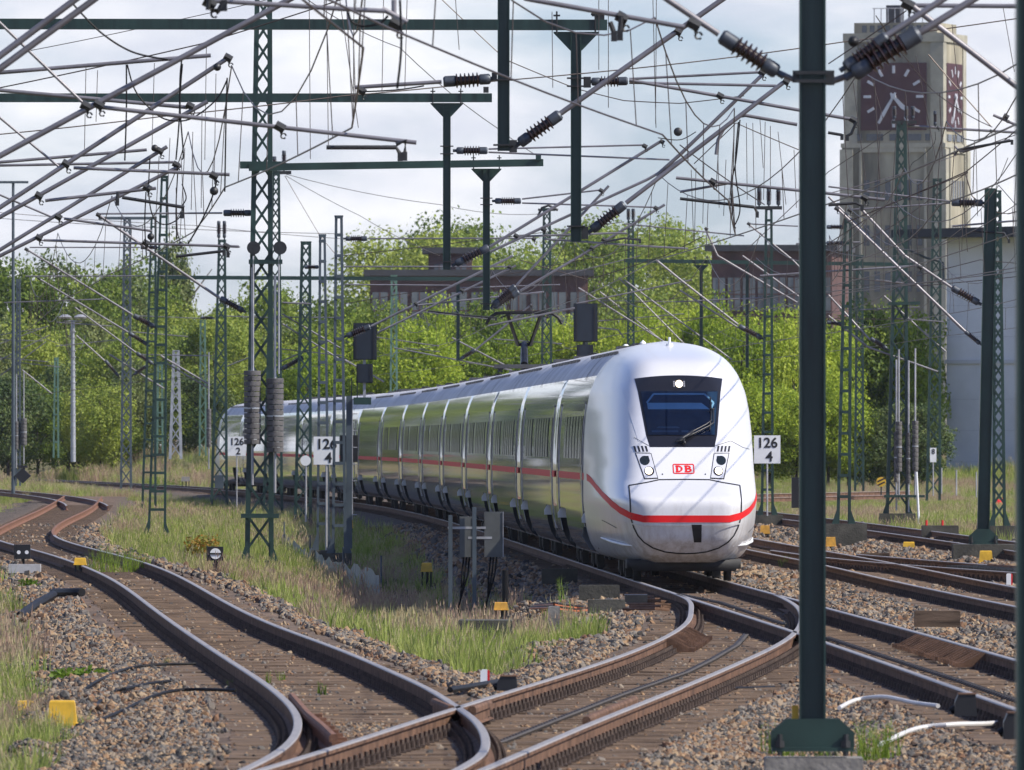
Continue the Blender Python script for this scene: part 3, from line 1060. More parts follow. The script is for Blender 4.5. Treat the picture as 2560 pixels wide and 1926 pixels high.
def bogie_mesh(mb, vc):
    mb.box((0, vc, .62), (1.9, 3.0, .30))
    for s in (-1, 1):
        mb.box((s * 1.06, vc, .60), (.16, 3.1, .26))
        mb.tube([(s * 1.16, vc - .9, .5), (s * 1.16, vc - .9, .95)], .09, 8)
        mb.tube([(s * 1.16, vc + .9, .5), (s * 1.16, vc + .9, .95)], .09, 8)
    for a in (-1.25, 1.25):
        mb.tube([(-.8, vc + a, .46), (.8, vc + a, .46)], .09, 10)
        for s in (-1, 1):
            mb.lathe((s * .70, vc + a, .46), (s * .83, vc + a, .46), [(0, .46), (.75, .455), (.8, .40), (1, .38)], 24)
            mb.box((s * .98, vc + a, .46), (.20, .30, .28))
            mb.box((s * .755, vc + a + (.72 if a > 0 else -.72), .17), (.12, .05, .28))

def side_quad(mb, v0, v1, z0, z1, off, side, nz=5):
    """flat piece laid on the car side"""
    rows = []
    for k in range(nz + 1):
        z = z0 + (z1 - z0) * k / nz
        u = side * (float(w_at(z)) + off)
        rows.append([Vector((u, v0, z)), Vector((u, v1, z))] if side > 0 else [Vector((u, v1, z)), Vector((u, v0, z))])
    mb.grid(rows)
def slab(mb, v0, v1, z0, z1, off, side, nz=4):
    side_quad(mb, v0, v1, z0, z1, off, side, nz)
    for (a, b) in ((v0, v0), (v1, v1)):
        rows = []
        for k in range(nz + 1):
            z = z0 + (z1 - z0) * k / nz
            rows.append([Vector((side * (float(w_at(z)) - .004), a, z)), Vector((side * (float(w_at(z)) + off), a, z))])
        mb.grid(rows)

def arch(mb, v0, v1, off, n=24, z_from=3.3):
    """strip across the roof"""
    zz = np.concatenate([np.linspace(z_from, 3.9, 6), np.linspace(3.93, 4.095, 8)])
    half = [(float(w_at(z)) + off * (1 if z < 3.9 else .5), float(z) + (off if z > 3.8 else 0)) for z in zz]
    prof = [(-u, z) for u, z in half] + [(u, z) for u, z in half[::-1]]
    mb.grid([[Vector((u, v, z)) for u, z in prof] for v in (v0, v1)])

def local_obj(name, me, parent, label=None, kind=None, rz=0, loc=(0, 0, 0)):
    o = bpy.data.objects.new(name, me)
    COL.objects.link(o)
    o.parent = parent
    o.location = loc
    if rz: o.rotation_euler = (0, 0, rz)
    tag(o, label, None, None, kind)
    return o

train = empty('high_speed_train', (float(main_c(221)), 221, 0), 'white high-speed train with a red stripe coming round the curve', 'train')
TIP_Y = 220.2
LCAR, LMID, GAP = 29.1, 28.75, 0.40

# shared meshes
WIN_MB = MB(); slab(WIN_MB, 0, 1.38, 2.05, 2.80, .012, -1); WIN_L = WIN_MB.mesh('window', TWIN)
WIN_MB = MB(); slab(WIN_MB, 0, 1.38, 2.05, 2.80, .012, 1); WIN_R = WIN_MB.mesh('window', TWIN)
def door_mesh(side):
    mb = MB()
    mb.mi(1); slab(mb, -.03, 1.03, .66, 3.04, .006, side, 8)
    mb.mi(0); slab(mb, 0, 1.0, .70, 3.0, .016, side, 8)
    return mb.mesh('door', [TW, TSEAM])
def dwin_mesh(side):
    mb = MB(); slab(mb, .22, .78, 1.95, 2.80, .024, side, 4)
    return mb.mesh('door_window', TWIN)
DOOR = {s: door_mesh(s) for s in (-1, 1)}
DWIN = {s: dwin_mesh(s) for s in (-1, 1)}

def car_common(L, front, vis):
    """meshes of a car; front: station where the plain body starts"""
    out = {}
    mb = MB()
    if front == 0:
        st = [0, .04, .08, 1.0, 1.08, 1.2, L - 1.2, L - 1.08, L - 1.0, L - .08, L - .04, L]; tp = [.09, .07, .066, .004, 0, 0, 0, 0, .004, .066, .07, .09]
    else:
        st = [front, front + .3, L - 1.2, L - 1.08, L - 1.0, L - .08, L - .04, L]; tp = [0, 0, 0, 0, .004, .066, .07, .09]
    rows = body_rows(st, tp)
    # long middle split so smooth shading stays local
    mb.grid(rows)
    n = len(rows[0])
    if front == 0: mb.add(rows[0], [tuple(range(n - 1, -1, -1))])
    mb.add(rows[-1], [tuple(range(n))])
    for i, f in enumerate(mb.f):
        if sum(mb.v[j][2] for j in f) / len(f) > 3.42 and len(f) == 4: mb.m[i] = 1
    out['body'] = mb.mesh('car_body', [TW, TWR], smooth=True)
    mb = MB()
    segs = [(0 if front == 0 else 99, 2.75), (6.85, L - 6.85), (L - 2.75, L)] if front == 0 else [(10.6, L - 6.85), (L - 2.75, L)]
    for a, b in segs:
        skirt_mesh(mb, a, b)
    out['skirt'] = mb.mesh('skirt', [TW, TUNDER], smooth=True)
    mb = MB()
    for a, b in segs:
        if a > 1: fairing_mesh(mb, a)
    out['fairing'] = mb.mesh('bogie_fairing', WHITE)
    mb = MB()
    v0_ = .6 if front == 0 else 10.2
    mb.box((0, (v0_ + L - .6) / 2, .72), (2.2, L - .6 - v0_, .7))
    out['under'] = mb.mesh('underframe', TUNDER)
    mb = MB()
    for s in (-1, 1):
        slab(mb, max(front, .06), L - 1.1, 1.68, 1.80, .004, s, 2)
    out['stripe'] = mb.mesh('red_stripe', TRED)
    return out

def roof_kit(mb, L, seed, start=3.0):
    r_ = random.Random(seed)
    v = start
    while v < L - 3:
        arch(mb, v, v + r_.choice([.08, .12, .3]), .012, z_from=3.45)
        v += r_.choice([2.6, 3.4, 4.8])
    for s in (-1, 1):
        for k in range(int((L - start - 4) / 2.2)):
            mb.box((s * .86, start + 1.2 + k * 2.2, 3.895), (.05, 1.5, .05))
    mb.box((.1, L - 1.6, 4.10), (.8, 1.2, .06))
    mb.tube([(.15 + .16 * math.cos(a), L - .25 + .2 * math.sin(a * .5), 4.08 + .10 * abs(math.sin(a))) for a in np.linspace(0, 6.28, 14)], .035, 6)
    if seed % 3 == 2:
        mb.box((.1, L * .55, 4.12), (.7, 2.5, .10))

MIDM = car_common(LMID - GAP, 0, True)
LEADM = car_common(LCAR - GAP / 2, VEND, True)

# nose shell
mb = MB()
zrows = np.concatenate([np.linspace(.33, 1.3, 26), np.linspace(1.33, 1.75, 20), np.linspace(1.8, 3.5, 34), np.linspace(3.54, 4.10, 24)])
tcols = np.sin(np.linspace(-1, 1, 61) * math.pi / 2)
tcols = np.sign(tcols) * (1 - (1 - np.abs(tcols)) ** 1.0)
rows = []
for z in zrows:
    w = float(w_at(z))
    rows.append([Vector((t * w, float(nose_v(t * w, z)), z)) for t in tcols])
mb.grid(rows)
mb.add([r_ for r_ in rows[0]] , [tuple(range(len(rows[0]) - 1, -1, -1))])
NOSE = mb.mesh('nose', TWN, smooth='all')

LOWER_SEAM = [(-.93, 1.615), (-.63, 1.665), (-.42, 1.71), (0, 1.715), (.42, 1.71), (.63, 1.665), (.93, 1.615)]
def stripe_patch(mb, side):
    c = [(0, 1.06), (.35, 1.06), (.72, 1.06), (.92, 1.11), (1.08, 1.20), (1.20, 1.31), (1.30, 1.45), (1.36, 1.58), (1.405, 1.71), (1.42, 1.74)]
    hw = [.058, .058, .058, .057, .057, .058, .06, .06, .06, .06]
    dense = []
    for i in range(len(c) - 1):
        for k in range(8):
            t = k / 8
            dense.append((c[i][0] + (c[i + 1][0] - c[i][0]) * t, c[i][1] + (c[i + 1][1] - c[i][1]) * t, hw[i]))
    lo, hi = [], []
    for u, z, h in dense:
        a = nose_pt(side * min(u, .9985 * float(w_at(z - h))), z - h, .005)
        b = nose_pt(side * min(u, .9985 * float(w_at(z + h))), z + h, .005)
        lo.append(a); hi.append(b)
    if side > 0: mb.grid([lo, hi])
    else: mb.grid([hi, lo])

def nose_parts(par):
    def part(name, mb, m, p=par, label=None, smooth='all'):
        return local_obj(name, mb.mesh(name, m, smooth), p, label, 'stuff' if name in ('marker_lens', 'winglet', 'bogie_fairing', 'nose_hatch_seam', 'bumper_ledge', 'driving_desk', 'sun_blind', 'rail_guard') else None)
    nose = local_obj('nose', NOSE, par, 'blunt rounded white nose of the train')
    mb = MB(); stripe_patch(mb, 1); stripe_patch(mb, -1); part('red_stripe', mb, TRED, nose)
    mb = MB()
    nquad(mb, [(-.735, 2.36), (-.555, 2.28), (-.735, 3.43), (-.98, 3.33)], .003, 4, 20); part('cheek_panel', mb, TGREY, nose)
    mb = MB()
    nquad(mb, [(.555, 2.28), (.735, 2.36), (.98, 3.33), (.735, 3.43)], .003, 4, 20); part('cheek_panel', mb, TGREY, nose)
    # windscreen mask
    mb = MB()
    nquad(mb, [(-.545, 2.255), (.545, 2.255), (.60, 2.46), (-.60, 2.46)], .005, 18, 4)
    nquad(mb, [(-.60, 2.46), (-.555, 2.46), (-.645, 3.19), (-.70, 3.19)], .005, 3, 12)
    nquad(mb, [(.555, 2.46), (.60, 2.46), (.70, 3.19), (.645, 3.19)], .005, 3, 12)
    rows = []
    for j in range(7):
        s = j / 6
        rows.append([nose_pt(u * (.70 + .045 * s), 3.19 + (.225 + .055 * (1 - u * u)) * s, .005) for u in np.linspace(-1, 1, 21)])
    mb.grid(rows)
    mask = part('windscreen_frame', mb, TBLACK, par, 'black frame around the windscreen')
    mb = MB(); nquad(mb, [(-.56, 2.455), (.56, 2.455), (.648, 3.195), (-.648, 3.195)], .004, 18, 12); part('cab_interior', mb, CABIN, par, 'dark cab seen through the windscreen')
    mb = MB()
    nquad(mb, [(-.545, 2.89), (.50, 2.89), (.36, 3.00), (-.56, 3.00)], .008, 14, 3)
    for a, b in (((-.56, 3.0), (-.44, 3.15)), ((-.44, 3.15), (.42, 3.15)), ((.42, 3.15), (.57, 3.0)), ((.57, 3.0), (.52, 2.9))):
        nribbon(mb, [a, b], .03, .008)
    part('sun_blind', mb, BLINDM, par)
    mb = MB()
    nquad(mb, [(-.50, 2.50), (-.05, 2.50), (-.05, 2.535), (-.50, 2.535)], .008, 8, 2)
    nquad(mb, [(-.42, 2.57), (-.02, 2.57), (-.06, 2.60), (-.38, 2.60)], .008, 8, 2)
    nquad(mb, [(.0, 2.50), (.12, 2.50), (.12, 2.535), (.0, 2.535)], .008, 4, 2)
    part('driving_desk', mb, mat('desk_grey_blue', (.12, .19, .24), .6), par)
    mb = MB(); nquad(mb, [(-.565, 2.45), (.565, 2.45), (.652, 3.198), (-.652, 3.198)], .016, 18, 12); part('windscreen', mb, TGLASS, par)
    # wiper
    w = MB()
    W = lambda u, z, o=.05: nose_pt(u, z, o)
    w.tube([W(.04, 2.40), W(.16, 2.47), W(.42, 2.60), W(.505, 2.66), W(.52, 2.85)], .014, 6)
    w.tube([W(.06, 2.37), W(.19, 2.44), W(.46, 2.57), W(.545, 2.63), W(.55, 2.85)], .014, 6)
    w.tube([W(.475, 2.52, .03), W(.52, 2.85, .03), W(.515, 3.08, .03)], .012, 6)
    w.tube([W(.49, 2.86), W(.57, 2.86)], .018, 6)
    w.tube([W(-.06, 2.33), W(.02, 2.37), W(.10, 2.42), W(.19, 2.48)], .032, 7)
    w.tube([W(-.12, 2.31), W(.05, 2.34)], .018, 6)
    w.tube([W(.02, 2.33), W(.05, 2.28)], .02, 6)
    part('windscreen_wiper', w, mat('wiper_dark_grey', (.03, .03, .032), .4, .3, .1, 4), par)
    # top lamp
    mb = MB(); nquad(mb, [(-.15, 3.235), (.15, 3.235), (.155, 3.405), (-.155, 3.405)], .007, 6, 4); hl = part('top_lamp_housing', mb, mat('lamp_housing_black', (.008, .008, .009), .35), par)
    mb = MB()
    for s in (-1, 1):
        for k in (-1, 0, 1): ndisc(mb, s * .085, 3.32 + k * .035, .016, .010, 10)
    part('marker_lens', mb, mat('marker_lens_glass', (.25, .25, .27), .2), hl)
    mb = MB(); ndisc(mb, 0, 3.32, .062, .012); part('top_lamp', mb, LAMP, hl)
    # headlamp units
    for s in (-1, 1):
        F_ = (lambda pts: [(s * u, z) for u, z in pts])
        def q4(pts):
            p = F_(pts)
            return p if s > 0 else [p[1], p[0], p[3], p[2]]
        mb = MB(); nquad(mb, q4([(.435, 1.725), (.67, 1.715), (.795, 2.16), (.525, 2.15)]), .004, 8, 10); part('headlamp_frame', mb, TSEAM, par)
        mb = MB(); nquad(mb, q4([(.45, 1.74), (.655, 1.73), (.775, 2.145), (.535, 2.135)]), .008, 8, 10); hu = part('headlamp_housing', mb, TGREY, par)
        mb = MB(); ndisc(mb, s * .64, 2.025, .078, .012, 24, 1.05); nquad(mb, q4([(.56, 2.02), (.64, 1.95), (.66, 2.10), (.575, 2.10)]), .0125, 3, 3); part('dark_lens', mb, TWIN, hu)
        mb = MB(); ndisc(mb, s * .578, 1.845, .078, .011, 24, 1.05); part('lamp_surround', mb, TBLACK, hu)
        mb = MB(); ndisc(mb, s * .585, 1.848, .060, .015); part('headlamp', mb, LAMP, hu)
        mb = MB(); nquad(mb, q4([(.535, 2.165), (.80, 2.175), (.83, 2.285), (.56, 2.275)]), .006, 8, 3); vt = part('vent_grille', mb, TGREY, par)
        for k in range(4):
            a = .575 + k * .062
            mb = MB(); nquad(mb, q4([(a, 2.175), (a + .032, 2.176), (a + .055, 2.272), (a + .022, 2.27)]), .009, 2, 2)
            part('vent_slot', mb, TSEAM, vt)
    # emblem
    mb = MB()
    nribbon(mb, [(-.16, 1.815), (.16, 1.815)], .018, .005); nribbon(mb, [(-.16, 1.965), (.16, 1.965)], .018, .005)
    nribbon(mb, [(-.172, 1.825), (-.172, 1.955)], .018, .005); nribbon(mb, [(.172, 1.825), (.172, 1.955)], .018, .005)
    for (a, b) in (((-.172, 1.825), (-.16, 1.815)), ((.16, 1.815), (.172, 1.825)), ((-.172, 1.955), (-.16, 1.965)), ((.16, 1.965), (.172, 1.955))):
        nribbon(mb, [a, b], .018, .0052, 2)
    # letter D
    nribbon(mb, [(-.108, 1.836), (-.108, 1.944)], .036, .0054)
    arc = [(-.132, 1.844), (-.080, 1.844), (-.040, 1.862), (-.024, 1.89), (-.040, 1.918), (-.080, 1.936), (-.132, 1.936)]
    nribbon(mb, arc, .022, .0058)
    nribbon(mb, [(-.034, 1.865), (-.034, 1.915)], .028, .0060)
    # letter B
    nribbon(mb, [(.042, 1.836), (.042, 1.944)], .036, .0054)
    nribbon(mb, [(.018, 1.844), (.085, 1.844), (.122, 1.856), (.126, 1.873), (.105, 1.888), (.05, 1.891)], .022, .0058)
    nribbon(mb, [(.06, 1.893), (.10, 1.897), (.116, 1.912), (.10, 1.930), (.07, 1.936), (.018, 1.936)], .021, .0062)
    nribbon(mb, [(.113, 1.857), (.113, 1.882)], .024, .0060); nribbon(mb, [(.102, 1.903), (.102, 1.925)], .022, .0064)
    part('emblem', mb, TRED, par, 'red framed DB emblem on the nose')
    # hatch seam and shelf lines
    mb = MB()
    nribbon(mb, LOWER_SEAM, .018, .004)
    low = [(-.93, 1.615), (-.93, 1.4), (-.925, 1.2), (-.91, 1.05), (-.87, .92), (-.80, .78), (-.70, .67), (-.55, .575), (-.35, .51), (-.15, .485), (0, .48)]
    nribbon(mb, low, .022, .004, 5); nribbon(mb, mirror(low)[::-1], .022, .004, 5)
    nribbon(mb, [(-.555, 2.275), (-.80, 2.42)], .007, .004); nribbon(mb, [(.555, 2.275), (.83, 2.36), (1.05, 2.25), (1.2, 2.22)], .007, .004)
    nribbon(mb, [(-1.12, .90), (-1.30, 1.02)], .010, .004); nribbon(mb, [(1.08, .83), (1.32, .98)], .010, .004)
    ndisc(mb, -.36, 1.80, .012, .005, 8); ndisc(mb, .36, 1.80, .012, .005, 8)
    part('nose_hatch_seam', mb, TSEAM, par)
    mb = MB(); nquad(mb, [(.13, .67), (.255, .67), (.255, .965), (.085, .965)], .005, 4, 6); part('coupler_slot', mb, TSEAM, par)
    # ledge below the stripe, small side winglets
    mb = MB()
    for a, b in (((-.89, .985), (-.70, .955)), ((-.70, .955), (.085, .955)), ((.26, .955), (.70, .955)), ((.70, .955), (.89, .985))):
        nribbon(mb, [a, b], .022, .02)
    part('bumper_ledge', mb, TW, par)
    mb = MB()
    for s in (-1, 1):
        pts = [nose_pt(s * u, z, o) for u, z, o in ((.80, .60, .0), (1.0, .64, .035), (1.15, .68, .04), (1.27, .72, .02))]
        mb.tube(pts, [.004, .022, .024, .012], 8)
    part('winglet', mb, WHITE, par)
    mb = MB()
    mb.prism([(-.95, .37), (.95, .37), (.85, .18), (-.85, .18)], .5, 'y', (0, 1.0, 0))
    mb.box((0, 1.6, .30), (1.9, 1.2, .16))
    for s in (-1, 1):
        mb.box((s * .76, 1.9, .16), (.13, .10, .30))
        mb.box((s * .45, 2.2, .2), (.12, .5, .2))
    part('rail_guard', mb, TUNDER, par)
    # white pointed ends of the first bogie cover
    mb = MB()
    for s in (-1, 1):
        for v0 in (10.55,):
            rows = []
            for k in range(5):
                t = k / 4
                rr = [(1.43 - .05 * t, .86), (1.46 - .22 * t, .70 - .05 * t), (1.30 - .3 * t, .46)]
                rows.append([Vector((s * u, v0 - .5 * (1 - t), z)) for u, z in rr])
            if s > 0: rows = rows[::-1]
            mb.grid(rows)
    part('bogie_fairing', mb, WHITE, par)

def place_car(i, yf, L, kind):
    yr = yf + L
    for _ in range(3):
        dx = float(main_c(yr) - main_c(yf))
        yr = yf + math.sqrt(max(1, L * L - dx * dx))
    xf = float(main_c(yf)); xr = float(main_c(yr))
    rz = -math.atan2(xr - xf, yr - yf)
    name = {'lead': 'leading_car', 'mid': 'passenger_car', 'tail': 'rear_car'}[kind]
    body = local_obj(name, (LEADM if kind != 'mid' else MIDM)['body'], train)
    if kind == 'tail':
        body.location = Vector((xr, yr, 0)) - ORG[train]
        body.rotation_euler = (0, 0, rz + math.pi)
    else:
        body.location = Vector((xf, yf, 0)) - ORG[train]
        body.rotation_euler = (0, 0, rz)
    body['label'] = {'lead': 'leading car with the driving cab', 'mid': 'passenger car number %d behind the cab' % i, 'tail': 'last car of the train'}[kind]
    M_ = MIDM if kind == 'mid' else LEADM
    for nm in ('skirt', 'fairing', 'under', 'stripe'):
        local_obj({'fairing': 'bogie_fairing', 'under': 'underframe', 'stripe': 'red_stripe'}.get(nm, nm), M_[nm], body, kind='stuff' if nm in ('fairing', 'stripe', 'skirt') else None)
    Lb = LMID - GAP if kind == 'mid' else LCAR - GAP / 2
    key = 'bogie_m'
    if key not in globals():
        m1 = MB(); bogie_mesh(m1, 0.0); globals()[key] = m1.mesh('bogie', TUNDER)
    for vb in ((4.8, Lb - 4.8) if kind == 'mid' else (8.2, Lb - 4.8)):
        local_obj('bogie', globals()[key], body, loc=(0, vb, 0))
    rk = 'roof_%s_%d' % (kind == 'mid', i % 3)
    if rk not in globals():
        m1 = MB(); roof_kit(m1, Lb, i, 3.0 if kind == 'mid' else 9.0); globals()[rk] = m1.mesh('roof_equipment', TROOF)
    local_obj('roof_equipment', globals()[rk], body, kind='stuff')
    if i < 8 or kind == 'tail':
        v0 = 5.3 if kind == 'mid' else 12.2
        nwin = int((Lb - v0 - 4.6) / 1.80)
        for k in range(nwin):
            if kind == 'mid' and k in (6,): continue
            local_obj('window', WIN_L, body, loc=(0, v0 + k * 1.80, 0))
            if i < 3: local_obj('window', WIN_R, body, loc=(0, v0 + k * 1.80, 0))
    for s in (-1, 1):
        for vd in ((1.7, Lb - 2.8) if kind == 'mid' else (10.75, Lb - 2.8)):
            if s > 0 and i > 3: continue
            d = local_obj('door', DOOR[s], body, loc=(0, vd, 0))
            local_obj('door_window', DWIN[s], body, loc=(0, vd, 0))
    if kind != 'tail':
        bk = 'bellows_m'
        if bk not in globals():
            m1 = MB()
            m1.grid(body_rows([0, .08, .2, .32, .4], [.13, .16, .13, .16, .13]))
            m1.box((0, .2, .85), (2.4, .38, .6))
            globals()[bk] = m1.mesh('bellows', mat('grey_bellows', (.16, .16, .17), .7, 0, .1, 3))
        local_obj('bellows', globals()[bk], body, loc=(0, Lb, 0))
    if kind != 'mid':
        nose_parts(body)
    return yr

y_ = TIP_Y
NC = 14
for i in range(NC):
    kind = 'lead' if i == 0 else ('tail' if i == NC - 1 else 'mid')
    y_ = place_car(i, y_, LCAR if kind != 'mid' else LMID, kind)

# aerials on the cab roof
def roof_pt(u, Y):
    return Vector((float(main_c(Y)) + u, Y, 4.08))
mb = MB()
b0 = roof_pt(-.02, 227.6); b0.z = 4.02
mb.tube([b0, b0 + Vector((0, 0, .13))], .022, 8)
mb.lathe(b0 - Vector((0, 0, .03)), b0 + Vector((0, 0, .02)), [(0, .07), (1, .06)], 10)
mb.build('roof_aerial', WHITE, train, smooth=True)
mb = MB()
b0 = roof_pt(-.28, 233.5)
mb.lathe(b0, b0 + Vector((0, 0, .12)), [(0, .06), (.2, .05), (.4, .02), (.5, .01)], 12)
b1 = roof_pt(-.55, 234.5); b1.z -= .03
mb.lathe(b1, b1 + Vector((0, 0, .03)), [(0, .05), (.5, .04), (1, .02)], 12)
mb.build('roof_aerial', WHITE, train, smooth=True)

# raised pantograph
def pantograph(Y):
    c = Vector((float(main_c(Y)), Y, 0))
    pg = empty('pantograph', c + Vector((0, 0, 4.1)), parent=train)
    dk = mat('pantograph_dark', (.012, .012, .013), .45, .4, .2, 4.0)
    mb = MB()
    mb.box(c + Vector((0, 0, 4.22)), (1.5, 1.6, .10))
    for sx in (-.6, .6):
        for sy in (-.6, .6):
            mb.lathe(c + Vector((sx, sy, 4.08)), c + Vector((sx, sy, 4.24)), [(0, .07), (.3, .05), (.5, .08), (.7, .05), (1, .07)], 8)
    mb.build('base_frame', TROOF, pg)
    knee = c + Vector((0, 1.2, 4.78))
    mb = MB()
    mb.tube([c + Vector((0, -.5, 4.25)), knee], [.10, .085], 8)
    mb.build('lower_arm', dk, pg, smooth=True)
    mb = MB()
    for s in (-1, 1):
        mb.tube([knee + Vector((s * .16, 0, 0)), c + Vector((s * .42, -.35, 5.52))], .05, 6)
    mb.tube([knee + Vector((-.18, 0, .0)), knee + Vector((.18, 0, .0))], .05, 8)
    mb.tube([knee + Vector((.12, 0, .05)), c + Vector((-.2, -.2, 5.3))], .012, 5)
    mb.build('upper_arm', dk, pg, smooth=True)
    mb = MB()
    for dy in (-.22, .22):
        mb.tube([c + Vector((x, -.35 + dy, z)) for x, z in ((-.95, 5.28), (-.86, 5.44), (-.70, 5.545), (-.52, 5.565), (.52, 5.565), (.70, 5.545), (.86, 5.44), (.95, 5.28))], .045, 6)
    for s in (-1, 1):
        mb.tube([c + Vector((s * .45, -.57, 5.53)), c + Vector((s * .45, -.13, 5.53))], .02, 6)
        mb.tube([c + Vector((s * .42, -.35, 5.50)), c + Vector((s * .60, -.35, 5.44))], .018, 6)
    mb.build('contact_bow', dk, pg, smooth=True)
pantograph(331)
# ------------------------------------------------------------------ masts, gantry arms, cantilevers
def zat(y, D): return CAMH - (y - HOR) * D / FOC
def px(n, D): return n * D / FOC

def foundation(parent, c, w, d, ztop, h, m=None):
    mb = MB()
    mb.box((c[0], c[1], ztop - h / 2), (w, d, h))
    o = mb.build('foundation', m or CONC_D, parent)
    return o

def rib_plate(parent, c, w, zb, h, m):
    """trapezoid gusset at the foot"""
    for dy in (-.16, .16):
        mb = MB()
        mb.prism([(-w / 2, 0), (w / 2, 0), (w / 2, h * .45), (w * .22, h), (-w * .22, h), (-w / 2, h * .45)], .02, 'y', (c[0], c[1] + dy, zb))
        mb.build('foot_gusset', m, parent)
    mb = MB(); mb.box((c[0], c[1], zb - .02), (w, .42, .03)); mb.build('foot_plate', m, parent)
    for s in (-1, 1):
        mb = MB(); mb.tube([(c[0] + s * w * .42, c[1] - .2, zb - .05), (c[0] + s * w * .42, c[1] - .2, zb + .14)], .022, 6)
        mb.tube([(c[0] + s * w * .42, c[1] - .2, zb), (c[0] + s * w * .42, c[1] - .2, zb + .06)], .04, 6)
        mb.build('anchor_bolt', DARKIRON, parent)

def hmast(parent, xb, xt, D, zb, zt, w=.2, m=GREEN_D, name='column'):
    """H section column, flanges facing left and right"""
    a = Vector((px(xb - 1280, D), D, zb)); b = Vector((px(xt - 1280, D), D, zt))
    mb = MB()
    for s in (-1, 1):
        mb.beam(a + Vector((s * (w / 2 - .008), 0, 0)), b + Vector((s * (w / 2 - .008), 0, 0)), w, .015, up=(1, 0, 0))
    mb.beam(a + Vector((0, -.02, 0)), b + Vector((0, -.02, 0)), .011, w - .03, up=(1, 0, 0))
    o = mb.build(name, m, parent)
    return o

def lattice(label, xb, xt, D, yb, yt, wb, wt, style='X', m=GREEN, chord=.09, pitch=None, detail=True, group='overhead line masts', zb=None, depth=None, name='lattice_mast',
            found=None, extra_top=None):
    """four-legged braced mast; xb/xt photo columns of the foot and head, wb/wt widths in photo pixels"""
    zb = zat(yb, D) if zb is None else zb
    zt = zat(yt, D)
    cb = Vector((px(xb - 1280, D), D, zb)); ct = Vector((px(xt - 1280, D), D, zt))
    Wb, Wt = px(wb, D), px(wt, D)
    dep_b = depth or Wb * .8; dep_t = (depth or Wt * .8) if depth else Wt * .8
    root = empty(name, cb, label, 'mast', group)
    def corner(t, sx, sy):
        c = cb.lerp(ct, t)
        w = Wb + (Wt - Wb) * t; d = dep_b + (dep_t - dep_b) * t
        return c + Vector((sx * (w / 2 - chord / 2), sy * d / 2, 0))
    for sx in (-1, 1):
        for sy in ((-1, 1) if style != 'ladder' else (-1, 1)):
            mb = MB()
            mb.beam(corner(0, sx, sy), corner(1, sx, sy), chord, chord * .22, up=(0, 1, 0))
            mb.beam(corner(0, sx, sy) + Vector((sx * (chord / 2 - .008), -sy * chord * .5, 0)), corner(1, sx, sy) + Vector((sx * (chord / 2 - .008), -sy * chord * .5, 0)), .014, chord, up=(0, 1, 0))
            mb.build('corner_angle', m, root)
    H = zt - zb
    t = 0.02
    ts = [t]
    while t < 1:
        w = Wb + (Wt - Wb) * t
        t += (pitch or (w * 1.15)) / H
        ts.append(min(t, 1))
    th = .05 if chord > .07 else .035
    if style == 'ladder': th = .075
    stuff = {}
    for i, (a, b) in enumerate(zip(ts[:-1], ts[1:])):
        for sy in (-1, 1):
            segs = []
            if style == 'X': segs = [(corner(a, -1, sy), corner(b, 1, sy)), (corner(a, 1, sy), corner(b, -1, sy))]
            elif style == 'Z': segs = [(corner(a, -1, sy), corner(b, 1, sy))] if i % 2 else [(corner(a, 1, sy), corner(b, -1, sy))]
            elif style == 'ladder': segs = [(corner(b, -1, sy), corner(b, 1, sy))]
            for p, q in segs:
                if detail and sy < 0:
                    mb = MB(); mb.beam(p + Vector((0, sy * .012, 0)), q + Vector((0, sy * .012, 0)), .012 if style != 'ladder' else .014, th, up=(0, 1, 0)) if False else mb_bar(p, q, th, sy).build('brace', m, root)
                else:
                    s_ = stuff.setdefault('rear_lacing' if sy > 0 else 'front_lacing', MB())
                    bar_into(s_, p, q, th, sy)
        for sx in (-1, 1):
            s_ = stuff.setdefault('side_lacing', MB())
            p, q = (corner(a, sx, -1), corner(b, sx, 1)) if i % 2 else (corner(a, sx, 1), corner(b, sx, -1))
            if style == 'ladder': p, q = corner(b, sx, -1), corner(b, sx, 1)
            s_.beam(p, q, .02, th, up=(1, 0, 0))
    for k, s_ in stuff.items():
        s_.build(k, m, root, kind='stuff')
    if found:
        rib = MB()
        for sx in (-1, 1):
            p = corner(0, sx, -1)
            rib.prism([(-.02, 0), (.16, 0), (.0, .45), (-.02, .45)] if sx > 0 else [(-.16, 0), (.02, 0), (.02, .45), (0, .45)], .02, 'y', (p.x, p.y - .03, p.z))
        rib.build('foot_gusset', m, root, kind='stuff')
        fw, fh = found
        foundation(root, cb, fw, max(.9, dep_b + .4), zb, fh)
    mb = MB()
    c = ct
    mb.box(c + Vector((0, 0, .02)), (Wt + .02, dep_t + .02, .04))
    mb.build('head_plate', m, root)
    return root

def bar_into(mb, p, q, th, sy):
    d = (q - p).normalized()
    n_ = Vector((0, 1, 0)).cross(d).normalized() * th / 2
    o = Vector((0, sy * .012, 0)); o2 = Vector((0, sy * .024, 0))
    mb.add([p - n_ + o, p + n_ + o, q + n_ + o, q - n_ + o, p - n_ + o2, p + n_ + o2, q + n_ + o2, q - n_ + o2],
           [(0, 1, 2, 3), (7, 6, 5, 4), (0, 4, 5, 1), (2, 6, 7, 3), (1, 5, 6, 2), (0, 3, 7, 4)])
    return mb
def mb_bar(p, q, th, sy): return bar_into(MB(), p, q, th, sy)

